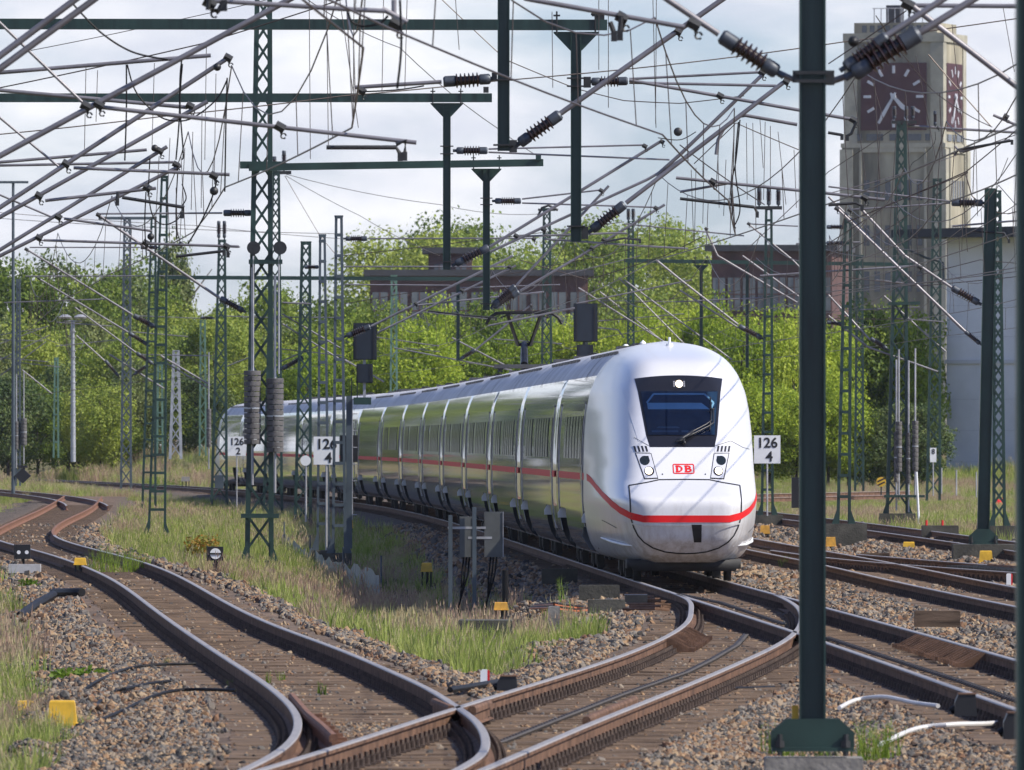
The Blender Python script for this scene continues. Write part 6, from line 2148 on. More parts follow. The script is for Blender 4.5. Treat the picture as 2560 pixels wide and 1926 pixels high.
def tuft(name, seed, m, n=16, spread=.30, lean=.35, wid=.016, heads=0.0):
    r_ = random.Random(seed)
    V, F = [], []
    for k in range(n):
        a = r_.uniform(0, 6.28); rr = spread * math.sqrt(r_.random())
        bx, by = rr * math.cos(a), rr * math.sin(a)
        h = r_.uniform(.45, 1.0); l_ = r_.uniform(.05, lean) * h; la = r_.uniform(0, 6.28)
        dx, dy = l_ * math.cos(la), l_ * math.sin(la)
        wa = r_.uniform(0, 6.28); wx, wy = wid * math.cos(wa), wid * math.sin(wa)
        b0 = len(V)
        V += [(bx - wx, by - wy, 0), (bx + wx, by + wy, 0), (bx + dx * .35 - wx * .8, by + dy * .35 - wy * .8, h * .55), (bx + dx * .35 + wx * .8, by + dy * .35 + wy * .8, h * .55), (bx + dx, by + dy, h)]
        F += [(b0, b0 + 1, b0 + 3, b0 + 2), (b0 + 2, b0 + 3, b0 + 4)]
        if r_.random() < heads:
            c0 = len(V); hx, hy, hz = bx + dx, by + dy, h
            V += [(hx - wx * 1.6, hy - wy * 1.6, hz - .05), (hx + wx * 1.6, hy + wy * 1.6, hz - .05), (hx + dx * .1, hy + dy * .1, hz + .12), ]
            F += [(c0, c0 + 1, c0 + 2)]
    me = bpy.data.meshes.new(name)
    me.from_pydata(V, [], F)
    me.materials.append(m)
    return me
TUFTS = [tuft('tuft_green_a', 1, GRASS_G), tuft('tuft_green_b', 2, GRASS_G, 20, .35, .5), tuft('tuft_straw_a', 3, GRASS_S, 16, .3, .35, .013, .8), tuft('tuft_straw_b', 4, GRASS_S, 20, .35, .45, .012, .9),
         tuft('tuft_red_a', 5, GRASS_R, 18, .3, .35, .012, .9), tuft('tuft_red_b', 6, GRASS_R, 18, .34, .4, .012, .9), tuft('tuft_green_tall', 7, GRASS_G, 10, .22, .25, .014, .5)]

def grass():
    P_, S_, I_ = [], [], []
    for (y0, y1, dens, s0, s1) in [(88, 150, 42, .16, .36), (150, 240, 28, .24, .55), (240, 340, 15, .24, .52), (340, 480, 6.5, .32, .62), (480, 640, 5.0, .22, .42), (640, 720, 4.0, .25, .5), (720, 860, 2.6, .45, .9)]:
        hw = view_half(y1) + 1
        n = int((y1 - y0) * 2 * hw * dens)
        x = rng.uniform(-hw, hw, n); y = rng.uniform(y0, y1, n)
        d = track_dist(x, y)
        zn = zone(x, y)
        if y0 >= 480: zn = np.maximum(zn, sstep(3.0, 5.0, d))
        k = (rng.random(n) < zn - .12) & (d > 1.75) & (np.abs(x) < view_half(y) + 1)
        k &= (vnoise(x * .8 + 5, y * .22) > -1.15)
        x, y = x[k], y[k]
        nz_ = vnoise(x * .33 + 11, y * .085 + 3) + .35 * vnoise(x * 1.1, y * .5)
        r_ = rng.random(len(x))
        near_l = (y < 150)
        ix = np.where(nz_ > .55, np.where(r_ < .4, 4, np.where(r_ < .8, 5, 0)), np.where(nz_ > .05, np.where(r_ < .35, 2, np.where(r_ < .6, 3, np.where(r_ < .8, 0, 6))), np.where(r_ < .45, 0, np.where(r_ < .8, 1, np.where(r_ < .9, 6, 3)))))
        s = rng.uniform(s0, s1, len(x)) * (1 + .25 * vnoise(x * .6, y * .3))
        s = np.maximum(s, .08)
        P_.append(np.stack([x, y, ground_z(x, y) - .02], 1)); S_.append(np.stack([s * rng.uniform(.7, 1.2, len(s)), s, s], 1)); I_.append(ix)
    pts = np.concatenate(P_); s = np.concatenate(S_); ix = np.concatenate(I_)
    rot = np.zeros((len(pts), 3)); rot[:, 2] = rng.uniform(0, 6.28, len(pts)); rot[:, 0] = rng.normal(0, .1, len(pts)); rot[:, 1] = .08 + rng.normal(0, .1, len(pts))
    scatter('grass', pts, s, rot, TUFTS, 'green and straw coloured grass growing beside the tracks', ix)
    print('tufts', len(pts))
grass()

def clump(label, x, y, n, r, h, m, cat='weed', name='weed_clump', group='weeds growing in the ballast', leafy=False, z=None, depth=None):
    c = ground_pt(x, y) if z is None else G(x, y, z)
    r_ = random.Random(int(x * 7 + y))
    V, F = [], []
    for k in range(n):
        a = r_.uniform(0, 6.28); rr = r * math.sqrt(r_.random())
        b = Vector((rr * math.cos(a), rr * math.sin(a) * (depth or 1.5), 0))
        hh = h * r_.uniform(.5, 1.0)
        tip = b + Vector((r_.uniform(-.3, .3) * hh, r_.uniform(-.3, .3) * hh, hh))
        if leafy:
            for j in range(7):
                t = r_.uniform(.15, 1); q = b.lerp(tip, t)
                d = Vector((r_.gauss(0, 1), r_.gauss(0, 1), r_.uniform(-.3, .8))).normalized(); w = d.cross(Vector((r_.gauss(0, 1), r_.gauss(0, 1), .3))).normalized()
                L_ = r_.uniform(.05, .11); i0 = len(V)
                V += [q, q + d * L_ * .5 + w * L_ * .28, q + d * L_, q + d * L_ * .5 - w * L_ * .28]; F.append((i0, i0 + 1, i0 + 2, i0 + 3))
        w = Vector((math.cos(a * 3), math.sin(a * 3), 0)) * .007
        i0 = len(V)
        V += [b - w, b + w, tip]; F.append((i0, i0 + 1, i0 + 2))
        if not leafy:
            for j in range(5):     # feathery side shoots
                t = .2 + .15 * j; q = b.lerp(tip, t); d = Vector((r_.uniform(-1, 1), r_.uniform(-1, 1), .5)).normalized() * hh * .22
                i0 = len(V); V += [q - w * .6, q + w * .6, q + d]; F.append((i0, i0 + 1, i0 + 2))
    mb = MB(); mb.add([c + v for v in V], F)
    mb.build(name, m, None, loc=c, label=label, cat=cat, group=group)
clump('row of feathery horsetail between the siding rails', 300, 1432, 170, .62, .62, WEED, z=-.2)
clump('horsetail tuft left of the siding rail near the small yellow cap', 208, 1452, 24, .12, .5, WEED, z=-.3)
clump('small weed by the siding rail beside the black cables', 415, 1682, 14, .07, .2, WEED, z=-.3)
clump('grass tuft at the foot of the curved siding rail', 592, 1735, 22, .12, .16, WEED, z=-.25)
clump('lone pale sprig between the siding rails, leftmost of three', 674, 1712, 9, .05, .17, WEED, z=-.2)
clump('pale sprig between the siding rails, middle of three', 706, 1704, 9, .05, .15, WEED, z=-.2)
clump('green sprig between the siding rails, rightmost of three', 806, 1738, 12, .06, .18, WEED, z=-.2)
clump('low green weed in the stones left of the cables', 200, 1700, 40, .3, .12, WEED, leafy=True)
clump('green weed on the slope above the long pipe', 75, 1478, 22, .16, .22, WEED, leafy=True)
clump('pale leafy sapling with yellow leaves in the middle grass', 1060, 1640, 30, .16, .36, leaf_mat('sapling_leaf', (.16, .20, .01), (.28, .30, .02), (.36, .36, .04), .5), leafy=True, cat='sapling', name='sapling')
clump('bright leafy weeds on the edge of the stones by the siding', 860, 1560, 90, .5, .28, WEED, leafy=True)
clump('creeping green weeds in front of the round point indicator', 640, 1440, 90, .7, .16, WEED, leafy=True)
clump('tall weed beside the dark trough covers', 1405, 1512, 12, .10, .55, WEED)
clump('weed sprouting behind the foreground track at the right', 1960, 1420, 10, .08, .3, WEED)
clump('green weeds at the lower middle edge of the stones', 1610, 1850, 16, .16, .13, WEED, z=-.3)
clump('tall green grass left of the foreground mast footing', 1945, 1900, 40, .14, .36, WEED)
clump('tall green grass right of the foreground mast footing', 2190, 1905, 80, .22, .40, WEED)
clump('bright grass in front of the foreground mast footing', 2030, 1930, 40, .28, .30, WEED)
clump('tall pale grass below the white house', 2380, 1300, 260, 1.6, .9, GRASS_S, depth=2.5)
clump('green tall grass right of the counterweight mast', 2330, 1290, 200, 1.4, .8, WEED, depth=2.5)
clump('orange and green maple seedling beside the round point indicator', 505, 1414, 150, .36, .72, leaf_mat('maple_leaf', (.28, .07, .015), (.30, .16, .02), (.14, .18, .02), .4), leafy=True, cat='shrub', name='maple_seedling', group='seedling shrubs')
clump('green bush growing beside the far ladder masts', 420, 1245, 120, .9, 1.1, WEED, leafy=True, cat='bush', name='bush')
clump('small yellowish bush in the field at the far left', 130, 1180, 160, 1.6, 1.6, WEED, leafy=True, cat='bush', name='bush')
clump('yellow flowering weeds by the green mast footing', 770, 1330, 90, .6, .6, leaf_mat('broom_leaf', (.16, .17, .02), (.34, .27, .02), (.5, .36, .02), .4), leafy=True)
clump('green broom bush on the bank left of the lattice mast', 530, 1310, 140, .9, .8, WEED, cat='bush', name='bush')

# ------------------------------------------------------------------ small trackside things
def hood(label, x0, x1, y0, y1, D, m=YELLOW, legs=.06, name='track_box', group='yellow trackside boxes', depth=.28):
    """tapered cover with a lip, on short legs"""
    gp = ground_pt((x0 + x1) / 2, y1 + 5)
    if abs(gp.y - D) / D < .25 and float(track_dist(gp.x, gp.y)) > 1.3: D = gp.y
    c = P((x0 + x1) / 2, y1, D); w = px(x1 - x0, D); h = px(y1 - y0, D)
    legs = max(.04, c.z - float(ground_z(c.x, c.y)) + .02)
    root = empty(name, c, label, 'track box', group)
    mb = MB()
    ring = lambda z, k: [c + Vector((sx * w / 2 * k, sy * depth / 2 * k, z)) for sx, sy in ((-1, -1), (1, -1), (1, 1), (-1, 1))]
    rs = [ring(.0, 1.0), ring(h * .10, 1.0), ring(h * .11, .93), ring(h * .93, .80), ring(h, .74)]
    V = [v for r in rs for v in r]; F = []
    for i in range(4):
        for k in range(4):
            F.append((i * 4 + k, i * 4 + (k + 1) % 4, (i + 1) * 4 + (k + 1) % 4, (i + 1) * 4 + k))
    F += [(16, 17, 18, 19), (3, 2, 1, 0)]
    mb.add(V, F); mb.build('cover', m, root)
    for sx in (-.35, 0.05, .35):
        mb = MB(); q = c + Vector((sx * w, 0, 0)); mb.tube([q, q + Vector((0, 0, -legs))], .02 if sx != .05 else .035, 6); mb.build('leg', DARKIRON, root)
    return root
hood('yellow tapered track box in the lower left grass', 117, 195, 1751, 1814, 124, YELLOW, .14)
hood('yellow track box half buried in the grass at the left edge', 40, 97, 1752, 1776, 128, YELLOW, .2)
hood('small yellow cap beside the siding rail', 184, 217, 1395, 1413, 250, YELLOW, .1)
hood('orange-yellow steel box standing in the middle grass', 1258, 1309, 1581, 1622, 178, YELLOWR, .1, depth=.2)
hood('yellow box top behind the reddish grass', 1233, 1272, 1506, 1526, 215, YELLOWR, .3)
hood('yellow box in the shade of the train', 1051, 1082, 1407, 1430, 290, YELLOW, .2)
hood('yellow box on the concrete block of the dark ladder mast', 2062, 2091, 1343, 1367, 318, YELLOWR, .1)
hood('yellow box between two dark stubs by the right track', 2255, 2289, 1355, 1379, 300, YELLOW, .3)
hood('yellow box in front of the right green mast block', 2446, 2483, 1377, 1409, 280, YELLOW, .06)
hood('yellow box beside the number board behind the train nose', 1899, 1926, 1314, 1335, 380, YELLOWR, .1)
hood('yellow plate at the foot of the signal mast', 861, 884, 1300, 1321, 325, YELLOW, .3)
hood('small white box by the far rails left of the tail', 452, 476, 1192, 1204, 660, CONC, .4, name='relay_box', group='relay boxes')

def point_indicator(label, x0, x1, y0, y1, D, kind, yb):
    c = P((x0 + x1) / 2, yb, D)
    root = empty('point_indicator', c, label, 'signal', 'ground point indicators')
    w, h = px(x1 - x0, D), px(y1 - y0, D)
    b = P((x0 + x1) / 2, (y0 + y1) / 2, D)
    mb = MB(); mb.box(b, (w, w * .9, h)); mb.build('lantern_box', BLACK, root)
    mb = MB(); mb.box(b + Vector((-w * .55, -.05, 0)), (.02, w * .8, h * 1.05)); mb.build('side_shield', BLACK, root)
    f = b + Vector((0, -w * .46, 0))
    def disc(cx, cz, r):
        m = MB(); m.tube([f + Vector((cx, -.004, cz)), f + Vector((cx, .02, cz))], r, 18); return m
    if kind == 'dots':
        for s in (-1, 1):
            disc(s * w * .27, -h * .03, w * .13).build('white_lens', WHITE, root)
    else:
        disc(0, 0, w * .36).build('white_disc', WHITE, root)
        mb = MB(); mb.box(f + Vector((0, -.012, 0)), (w * .8, .012, h * .11)); mb.build('black_bar', BLACK, root)
    mb = MB(); mb.tube([c, b], .035, 8); mb.tube([c + Vector((0, 0, (b.z - c.z) * .3)), c + Vector((0, 0, (b.z - c.z) * .5))], .055, 8); mb.build('post', DARKIRON, root)
    mb = MB(); mb.box(c + Vector((0, 0, .01)), (.26, .2, .04)); mb.build('foot', DARKIRON, root)
point_indicator('black ground signal box with two white dots at the left', 39, 76, 1362, 1398, 272, 'dots', 1440)
point_indicator('black ground signal with a white barred disc', 520, 558, 1367, 1402, 262, 'bar', 1428)
Dg = ground_pt(62, 1440).y
mb = MB(); mb.box(P(62, 1422, Dg), (px(80, Dg), .3, .17)); mb.build('concrete_slab', mat('pale_concrete', (.42, .42, .42), .85), None, loc=P(62, 1432, Dg), label='pale concrete slab under the two-dot ground signal', cat='slab')
r_ = empty('point_lever', P(57, 1207, 560), 'black diamond-shaped point lever weight at the far left rails', 'point lever')
mb = MB(); c = P(57, 1190, 560); mb.prism([(-.35, 0), (0, -.33), (.35, 0), (0, .33)], .2, 'y', c); mb.build('weight', BLACK, r_)
mb = MB(); mb.tube([P(57, 1207, 560), P(60, 1168, 560)], .06, 6); mb.box(P(57, 1167, 560), (.4, .2, .1)); mb.build('lever', BLACK, r_)

def tube_thing(name, label, pts, r, m, cat, group=None, z=None, n=8):
    q = []
    for p in pts:
        g = ground_pt(p[0], p[1]) if len(p) == 2 else G(p[0], p[1], p[2])
        if len(p) == 2: g.z += r + .045
        q.append(g)
    fine = []
    for i in range(len(q) - 1):
        p0, p1, p2, p3 = q[max(0, i - 1)], q[i], q[i + 1], q[min(len(q) - 1, i + 2)]
        for k in range(6):
            t = k / 6
            fine.append(0.5 * ((2 * p1) + (p2 - p0) * t + (2 * p0 - 5 * p1 + 4 * p2 - p3) * t * t + (3 * p1 - p0 - 3 * p2 + p3) * t ** 3))
    fine.append(q[-1])
    mb = MB(); mb.tube(fine, r, n)
    return mb.build(name, m, None, smooth=True, loc=q[0], label=label, cat=cat, group=group)
tube_thing('drain_pipe', 'black corrugated pipe lying on the stones, upper piece', [(133, 1500), (170, 1499), (205, 1499)], .07, CABLE, 'pipe', 'black drain pipes')
tube_thing('drain_pipe', 'black corrugated pipe slanting down the stones, lower piece', [(50, 1560), (90, 1530), (133, 1505)], .07, CABLE, 'pipe', 'black drain pipes')
tube_thing('cable', 'uppermost black cable on the stones left of the siding', [(191, 1757), (230, 1725), (280, 1700), (325, 1684), (390, 1676), (488, 1673)], .016, CABLE, 'cable', 'black cables on the stones')
tube_thing('cable', 'middle black cable on the stones left of the siding', [(230, 1790), (270, 1752), (312, 1738), (370, 1725), (425, 1718)], .017, CABLE, 'cable', 'black cables on the stones')
tube_thing('cable', 'lowest black cable running to the curved siding rail', [(150, 1858), (230, 1825), (312, 1790), (380, 1757), (460, 1740), (590, 1742)], .017, CABLE, 'cable', 'black cables on the stones')
tube_thing('cable', 'dark hose between the rails crossing of the siding', [(1125, 1744), (1170, 1736), (1215, 1728), (1245, 1722)], .03, CABLE, 'cable', 'black cables on the stones')
WCAB = mat('pale_grey_cable', (.55, .54, .52), .5, 0, .1, 3)
tube_thing('cable', 'pale cable curving to the rear rail clamp box', [(2098, 1788), (2140, 1768), (2210, 1760), (2285, 1775), (2345, 1783)], .022, WCAB, 'cable', 'pale cables by the foreground mast')
tube_thing('cable', 'pale cable curving to the front rail clamp box', [(2200, 1882), (2285, 1843), (2380, 1831), (2460, 1829), (2500, 1826)], .022, WCAB, 'cable', 'pale cables by the foreground mast')
tube_thing('cable', 'thin dark rod across the foreground track', [(1700, 1722, -.17), (1780, 1722, -.17), (1935, 1718, -.2), (1985, 1712, -.25)], .015, CABLE, 'rod')

def clampbox(label, x0, x1, y0, y1, D):
    c = P((x0 + x1) / 2, y1, D); w, h = px(x1 - x0, D), px(y1 - y0, D)
    root = empty('rail_clamp_box', c, label, 'track box', 'black rail clamp boxes')
    mb = MB(); mb.prism([(-w * .42, 0), (w * .42, 0), (w * .36, h), (-w * .28, h), (-w * .40, h * .65)], .26, 'y', c); mb.build('housing', BLACK, root)
    mb = MB(); mb.prism([(-w * .30, h + .003), (w * .40, h + .003), (w * .40, h + .014), (-w * .28, h + .014)], .28, 'y', c); mb.build('lid', RAILR, root)
    mb = MB(); mb.tube([c + Vector((-w * .55, 0, h * .2)), c + Vector((-w * .36, 0, h * .35))], .035, 7); mb.build('cable_gland', CABLE, root)
clampbox('black box clamped to the rail left of the crossing', 1237, 1300, 1692, 1727, 127)
clampbox('black box clamped to the right rail, rear one of two', 2380, 2447, 1737, 1790, 117)
clampbox('black box clamped to the right rail at the edge, front one', 2501, 2575, 1784, 1848, 107.5)

def marker(label, x0, x1, y0, y1, D):
    c = P((x0 + x1) / 2, y1, D); w, h = px(x1 - x0, D), px(y1 - y0, D)
    root = empty('marker_post', c, label, 'marker post', 'white and red marker stubs')
    mb = MB(); mb.prism([(-w / 2, -.1), (w * .25, -.1), (w * .25, h * .95), (w * .05, h), (-w * .3, h), (-w / 2, h * .85)], w, 'y', c); mb.build('white_body', WHITE, root)
    mb = MB(); mb.prism([(w * .25, -.1), (w * .5, -.1), (w * .5, h * .85), (w * .4, h * .95), (w * .25, h * .95)], w * .98, 'y', c + Vector((.001, 0, 0))); mb.build('red_band', RED, root)
marker('white and red stub beside the crossing of the rails', 1201, 1224, 1674, 1706, 139)
marker('white and red stub at the far right in the stones', 2516, 2531, 1434, 1448, 228)

# check rails, rail braces, tie chain
def check_rail(label_par, par, pts, m=RUSTO, z=.02):
    mb = MB()
    prof = [(-.035, -.02), (-.02, 0), (.02, 0), (.035, -.02), (.035, -.06), (.012, -.07), (.012, -.15), (.05, -.165), (-.05, -.165), (-.012, -.15), (-.012, -.07), (-.035, -.06)]
    rail_mesh(mb, pts, prof, 0, 0, z)
    mb.build('check_rail', m, par, label=label_par)
check_rail('rusty check rail inside the siding curve', tA, [G(730, 1738), G(738, 1748), G(770, 1785), G(812, 1820), G(834, 1842)])
for k in range(10):
    mb = MB(); t = k / 9; c = G(745 + 85 * t, 1760 + 85 * t); mb.box(c + Vector((.12, 0, -.13)), (.20, .12, .08)); mb.build('chair_block', RUSTO, tA)
check_rail('check rail inside the foreground track', tB, [G(1466, 1798), G(1475, 1793), G(1530, 1770), G(1580, 1750), G(1586, 1746)], RAILR)
check_rail('check rail on the far side of the crossing', tB, [G(1180, 1772), G(1190, 1768), G(1222, 1756)], RAILR)
check_rail('check rail at the left of the crossing', tB, [G(1085, 1752), G(1095, 1757), G(1128, 1770)], RAILR)
check_rail('check rail beside the branch rails', tX, [(float(XR(y)) - .10, y, 0) for y in np.arange(238, 252, 1.0)], RAILR)
for k in range(18):
    mb = MB(); y = 238 + k * .8; mb.box((float(XR(y)) - .45, y, -.05), (.75, .10, .08)); mb.build('grate_bar', DARKIRON, tX)
def rib_row(par, f, y0, y1, side, n, label):
    g = empty('rail_brace_row', (float(f(y0)), y0, -.15), parent=par)
    g['label'] = label
    for k in range(n):
        y = y0 + (y1 - y0) * k / (n - 1)
        x = float(f(y))
        mb = MB()
        mb.prism([(0, -.17), (side * .34, -.17), (side * .34, -.12), (side * .26, -.12), (side * .06, -.01), (0, -.01)], .10, 'y', (x + side * .045, y, 0))
        mb.build('brace', RAILR, g)
rib_row(tB, BL, 158.5, 168.5, 1, 16, 'row of ribbed rail braces on the curved rail')
rib_row(tC, MR_, 148, 162, -1, 24, 'row of dark ribbed rail braces on the right rail')
def chain(par, pts, z=-.165, label='twisted tie wire lying along the track'):
    mb = MB()
    q = [G(x, y, z) for x, y in pts]
    d = 0
    for a, b in zip(q[:-1], q[1:]):
        L_ = (b - a).length; n = int(L_ / .22)
        for k in range(n):
            c = a.lerp(b, k / n); c2 = a.lerp(b, (k + .8) / n)
            s = .03 if k % 2 else -.03
            mb.tube([c + Vector((s, 0, 0)), c2 + Vector((-s, 0, .015))], .013, 5)
    mb.build('tie_chain', mat('pale_chain', (.07, .062, .055), .6, .3, .2, 5), par, kind='stuff', label=label)
chain(tB, [(1255, 1858), (1400, 1800), (1560, 1738), (1716, 1684), (1780, 1652), (1841, 1616), (1865, 1589)])
chain(tC, [(1700, 1488), (1800, 1508), (1960, 1562)], label='twisted tie wire in the turnout')
chain(tC, [(2067, 1596), (2200, 1640), (2400, 1705), (2570, 1764)], label='twisted tie wire along the right track')

# cabinets on posts in the middle
r_ = empty('cable_cabinets', P(1190, 1528, 224), 'pair of grey cable cabinets on thin posts left of the train nose', 'cabinet')
CABG = mat('cabinet_grey', (.085, .09, .088), .55, .1, .15, 4)
for (x0, x1, y0, y1) in ((1149, 1184, 1292, 1393), (1211, 1257, 1280, 1393)):
    b = P((x0 + x1) / 2, (y0 + y1) / 2, 224)
    mb = MB(); mb.box(b, (px(x1 - x0, 224), .22, px(y1 - y0, 224))); cb = mb.build('cabinet', CABG, r_)
    mb = MB(); mb.box(b + Vector((px(x1 - x0, 224) / 2 + .006, 0, 0)), (.012, .25, px(y1 - y0, 224) * 1.01)); mb.build('door_edge', GALV, cb)
    for s in (-.05, .0, .05):
        mb = MB(); q = b + Vector((s, 0, -px(y1 - y0, 224) / 2)); mb.tube([q, q + Vector((-.03, 0, -.3)), q + Vector((-.10 - s, .05, -.7)), q + Vector((-.18 - s, .1, -1.05))], .017, 6); mb.build('conduit', CABLE, cb)
for (x, y0) in ((1126, 1288), (1186, 1268)):
    mb = MB(); mb.beam(P(x, 1540, 223.8), P(x, y0, 223.8), .07, .05, up=(0, 1, 0)); mb.build('post', STEELG, r_)
mb = MB(); mb.box(P(1167, 1320, 223.9), (px(95, 224), .03, .04)); mb.box(P(1200, 1345, 223.9), (px(60, 224), .03, .04)); mb.build('crossbar', GALV, r_)
mb = MB(); c = P(1263, 1512, 220); mb.tube([c, P(1263, 1426, 220)], .055, 12); mb.build('black_stub_pipe', CABLE, None, loc=c, label='black upright stub pipe right of the cabinets', cat='pipe')
def blockthing(label, x0, x1, y0, y1, D, m, depth=.35, name='concrete_block', cat='block', group='concrete trough blocks'):
    w, h = px(x1 - x0, D), px(y1 - y0, D)
    c = P((x0 + x1) / 2, y1, D)
    mb = MB(); b = .015
    mb.prism([(-w / 2, -.1), (w / 2, -.1), (w / 2, h - b), (w / 2 - b, h), (-w / 2 + b, h), (-w / 2, h - b)], depth, 'y', c)
    mb.build(name, m, None, loc=c, label=label, cat=cat, group=group)
blockthing('rear dark trough cover below the train side', 1354, 1444, 1422, 1446, 236, CONC_D)
blockthing('upper dark trough cover left of the turnout', 1447, 1549, 1463, 1489, 212, CONC_D)
blockthing('lower dark trough cover left of the turnout', 1469, 1563, 1499, 1526, 198, CONC_D)
blockthing('flat concrete manhole ring in the middle grass', 1147, 1281, 1550, 1592, 182, CONC_D, 1.2)
blockthing('short upright concrete edging by the orange cables', 1370, 1400, 1516, 1566, 188, CONC, .3)
blockthing('low concrete block with two small red pegs near the right grass', 2304, 2396, 1314, 1333, 345, CONC_D, .5)
blockthing('dark wooden board lying on the stones behind the foreground mast', 2286, 2400, 1527, 1548, 168, WOOD, .25, 'wooden_board', 'board', None)
blockthing('grey plank lying on the stones by the second track', 2150, 2224, 1383, 1392, 290, WOOD, .25, 'wooden_board', 'board', None)
blockthing('dark relay cabinet just behind the foreground mast', 1979, 2000, 1194, 1262, 400, BLACK, .6, 'relay_cabinet', 'cabinet', None)
for i, x in enumerate((2316, 2356)):
    mb = MB(); mb.tube([P(x, 1315, 345), P(x, 1301, 345)], .035, 6); mb.build('red_peg', RED, None, loc=P(x, 1315, 345), label=['left small red peg on the low concrete block', 'right small red peg on the low concrete block'][i], cat='peg', group='red pegs')
r_ = empty('orange_cables', ground_pt(1385, 1520), 'bundle of orange and grey cables over the concrete edging', 'cable bundle')
for k in range(4):
    mb = MB(); mb.tube([G(1340 - k * 5, 1512 + k * 3, -.25), G(1385, 1508 + k * 4, -.1), G(1440, 1516 + k * 4, -.18), G(1530, 1530 - k * 3, -.22)], .016, 6)
    mb.build('cable', mat('orange_cable', (.42, .13, .05), .6, 0, .2, 4) if k % 2 else CABLE, r_, smooth=True)
r_ = empty('point_machine_rods', G(1600, 1500, -.2), 'tangle of rusty point rods left of the turnout', 'point machine')
for k in range(7):
    mb = MB(); y = 1487 + k * 6; mb.tube([G(1560 + (k % 3) * 8, y, -.14), G(1640 + (k % 2) * 15, y - 1, -.12), G(1690 - k * 3, y + 2, -.14)], .025, 6); mb.build('rod', RAILR, r_, smooth=True)
mb = MB(); mb.box(G(1590, 1500, -.1), (.35, .8, .16)); mb.build('machine_case', DARKIRON, r_)
# silt fence and pegs
r_ = empty('fabric_fence', ground_pt(730, 1400), 'sagging grey fabric fence on the bank below the lattice mast', 'fence')
rows_lo, rows_hi = [], []
f0 = Vector((*ground_pt(705, 1384).xy, 0)); f1 = Vector((*ground_pt(960, 1508).xy, 0))
fp = [(690, 1372), (730, 1392), (780, 1415), (830, 1440), (880, 1470), (930, 1495), (960, 1508)]
for i in range(len(fp) - 1):
    for k in range(6):
        t = k / 6
        tt = (i + t) / (len(fp) - 1); g = f0.lerp(f1, tt); g.z = float(ground_z(g.x, g.y))
        rows_lo.append(g); rows_hi.append(g + Vector((.02 * math.sin(i * 5 + k), .03, .55 + .05 * math.sin(i * 2.3 + k * 1.1))))
mb = MB(); mb.grid([rows_lo, rows_hi]); mb.build('fabric', mat('grey_fabric', (.27, .28, .25), .9, 0, .4, 3), r_, smooth='all')
for tt in (.03, .35, .68, .98):
    g = f0.lerp(f1, tt); g.z = float(ground_z(g.x, g.y)); mb = MB(); mb.tube([g, g + Vector((0, 0, .92))], .022, 6); mb.build('stake', STEELG, r_)
r_ = empty('green_tarpaulin', ground_pt(1060, 1570), 'dark green tarpaulin heap with orange pegs in the grass', 'tarpaulin')
c = ground_pt(1060, 1568)
rows = []
for j in range(6):
    rows.append([c + Vector(((i / 7 - .5) * .62, j * .1 - .2, (.30 if 0 < j < 5 else 0) * (1 - .35 * abs(i / 3.5 - 1)) * (1 + .25 * math.sin(i * 2.1 + j)))) for i in range(8)])
mb = MB(); mb.grid(rows); mb.build('sheet', mat('teal_tarp', (.02, .07, .07), .7, 0, .4, 6), r_, smooth='all')
for (x, y, h) in ((1007, 1512, .2), (1040, 1520, .22), (1070, 1525, .3), (938, 1500, .2), (1112, 1580, .35), (1097, 1560, .2)):
    g = ground_pt(x, y + 18); mb = MB()
    mb.tube([g, g + Vector((0, 0, h)), g + Vector((.07, 0, h)), g + Vector((.07, 0, h * .5))], .009, 5); mb.build('orange_peg', mat('orange_peg', (.6, .24, .02), .5), r_)
mb = MB()
g = ground_pt(2500, 1272)
rows = [[g + Vector(((i / 6 - .5) * .75, j * .15, .45 * math.sin(math.pi * i / 6) * math.sin(math.pi * (j + .4) / 5) + .08 * math.sin(i * 3 + j))) for i in range(7)] for j in range(5)]
mb.grid(rows); mb.build('red_cover', RED, None, smooth='all', loc=g, label='crumpled red cover on the ground by the right lattice mast', cat='cover')

# ------------------------------------------------------------------ signals and number boards
def signal(label, boxes, px_, yb, D, arm=None, lower=None):
    root = empty('light_signal', P(px_, yb, D), label, 'signal', 'light signals seen from behind')
    for (x0, x1, y0, y1) in boxes:
        b = P((x0 + x1) / 2, (y0 + y1) / 2, D)
        w, h = px(x1 - x0, D), px(y1 - y0, D)
        mb = MB(); mb.box(b + Vector((0, -.08, 0)), (w * .94, .16, h * .96)); o = mb.build('signal_case', SIGB, root)
        mb = MB(); mb.box(b + Vector((0, .02, 0)), (w, .03, h)); mb.build('target_board', BLACK, o)
        for s in (-.38, .38):
            mb = MB(); mb.box(b + Vector((s * w, -.17, 0)), (.03, .02, h * .9)); mb.build('case_rib', BLACK, o)
    return root
S1 = signal('black light signal seen from behind on a bracket left of the train', [(883, 942, 808, 900), (891, 932, 910, 958)], 873, 1372, 330)
mb = MB(); mb.beam(P(911, 1000, 330), P(911, 900, 330), .07, .07); mb.build('bracket_post', GALV, S1)
mb = MB(); mb.box(P(906, 1003, 330), (px(44, 330), .5, px(18, 330))); mb.build('platform', GREEN, S1)
mb = MB(); mb.beam(P(873, 1372, 330), P(873, 990, 330), .15, .15, up=(0, 1, 0)); mb.build('post', STEELG, S1)
mb = MB(); mb.tube([P(881, 1300, 329.8), P(881, 1000, 329.8)], .012, 5); mb.build('ladder_rail', GALV, S1)
for k in range(7):
    mb = MB(); mb.tube([P(881, 1035 + k * 42, 329.8), P(893, 1035 + k * 42, 329.8)], .012, 5); mb.build('ladder_rung', GALV, S1)
mb = MB(); mb.box(P(872, 1122, 330.1), (px(44, 330), .06, px(67, 330))); mb.build('back_board', BLACK, S1)
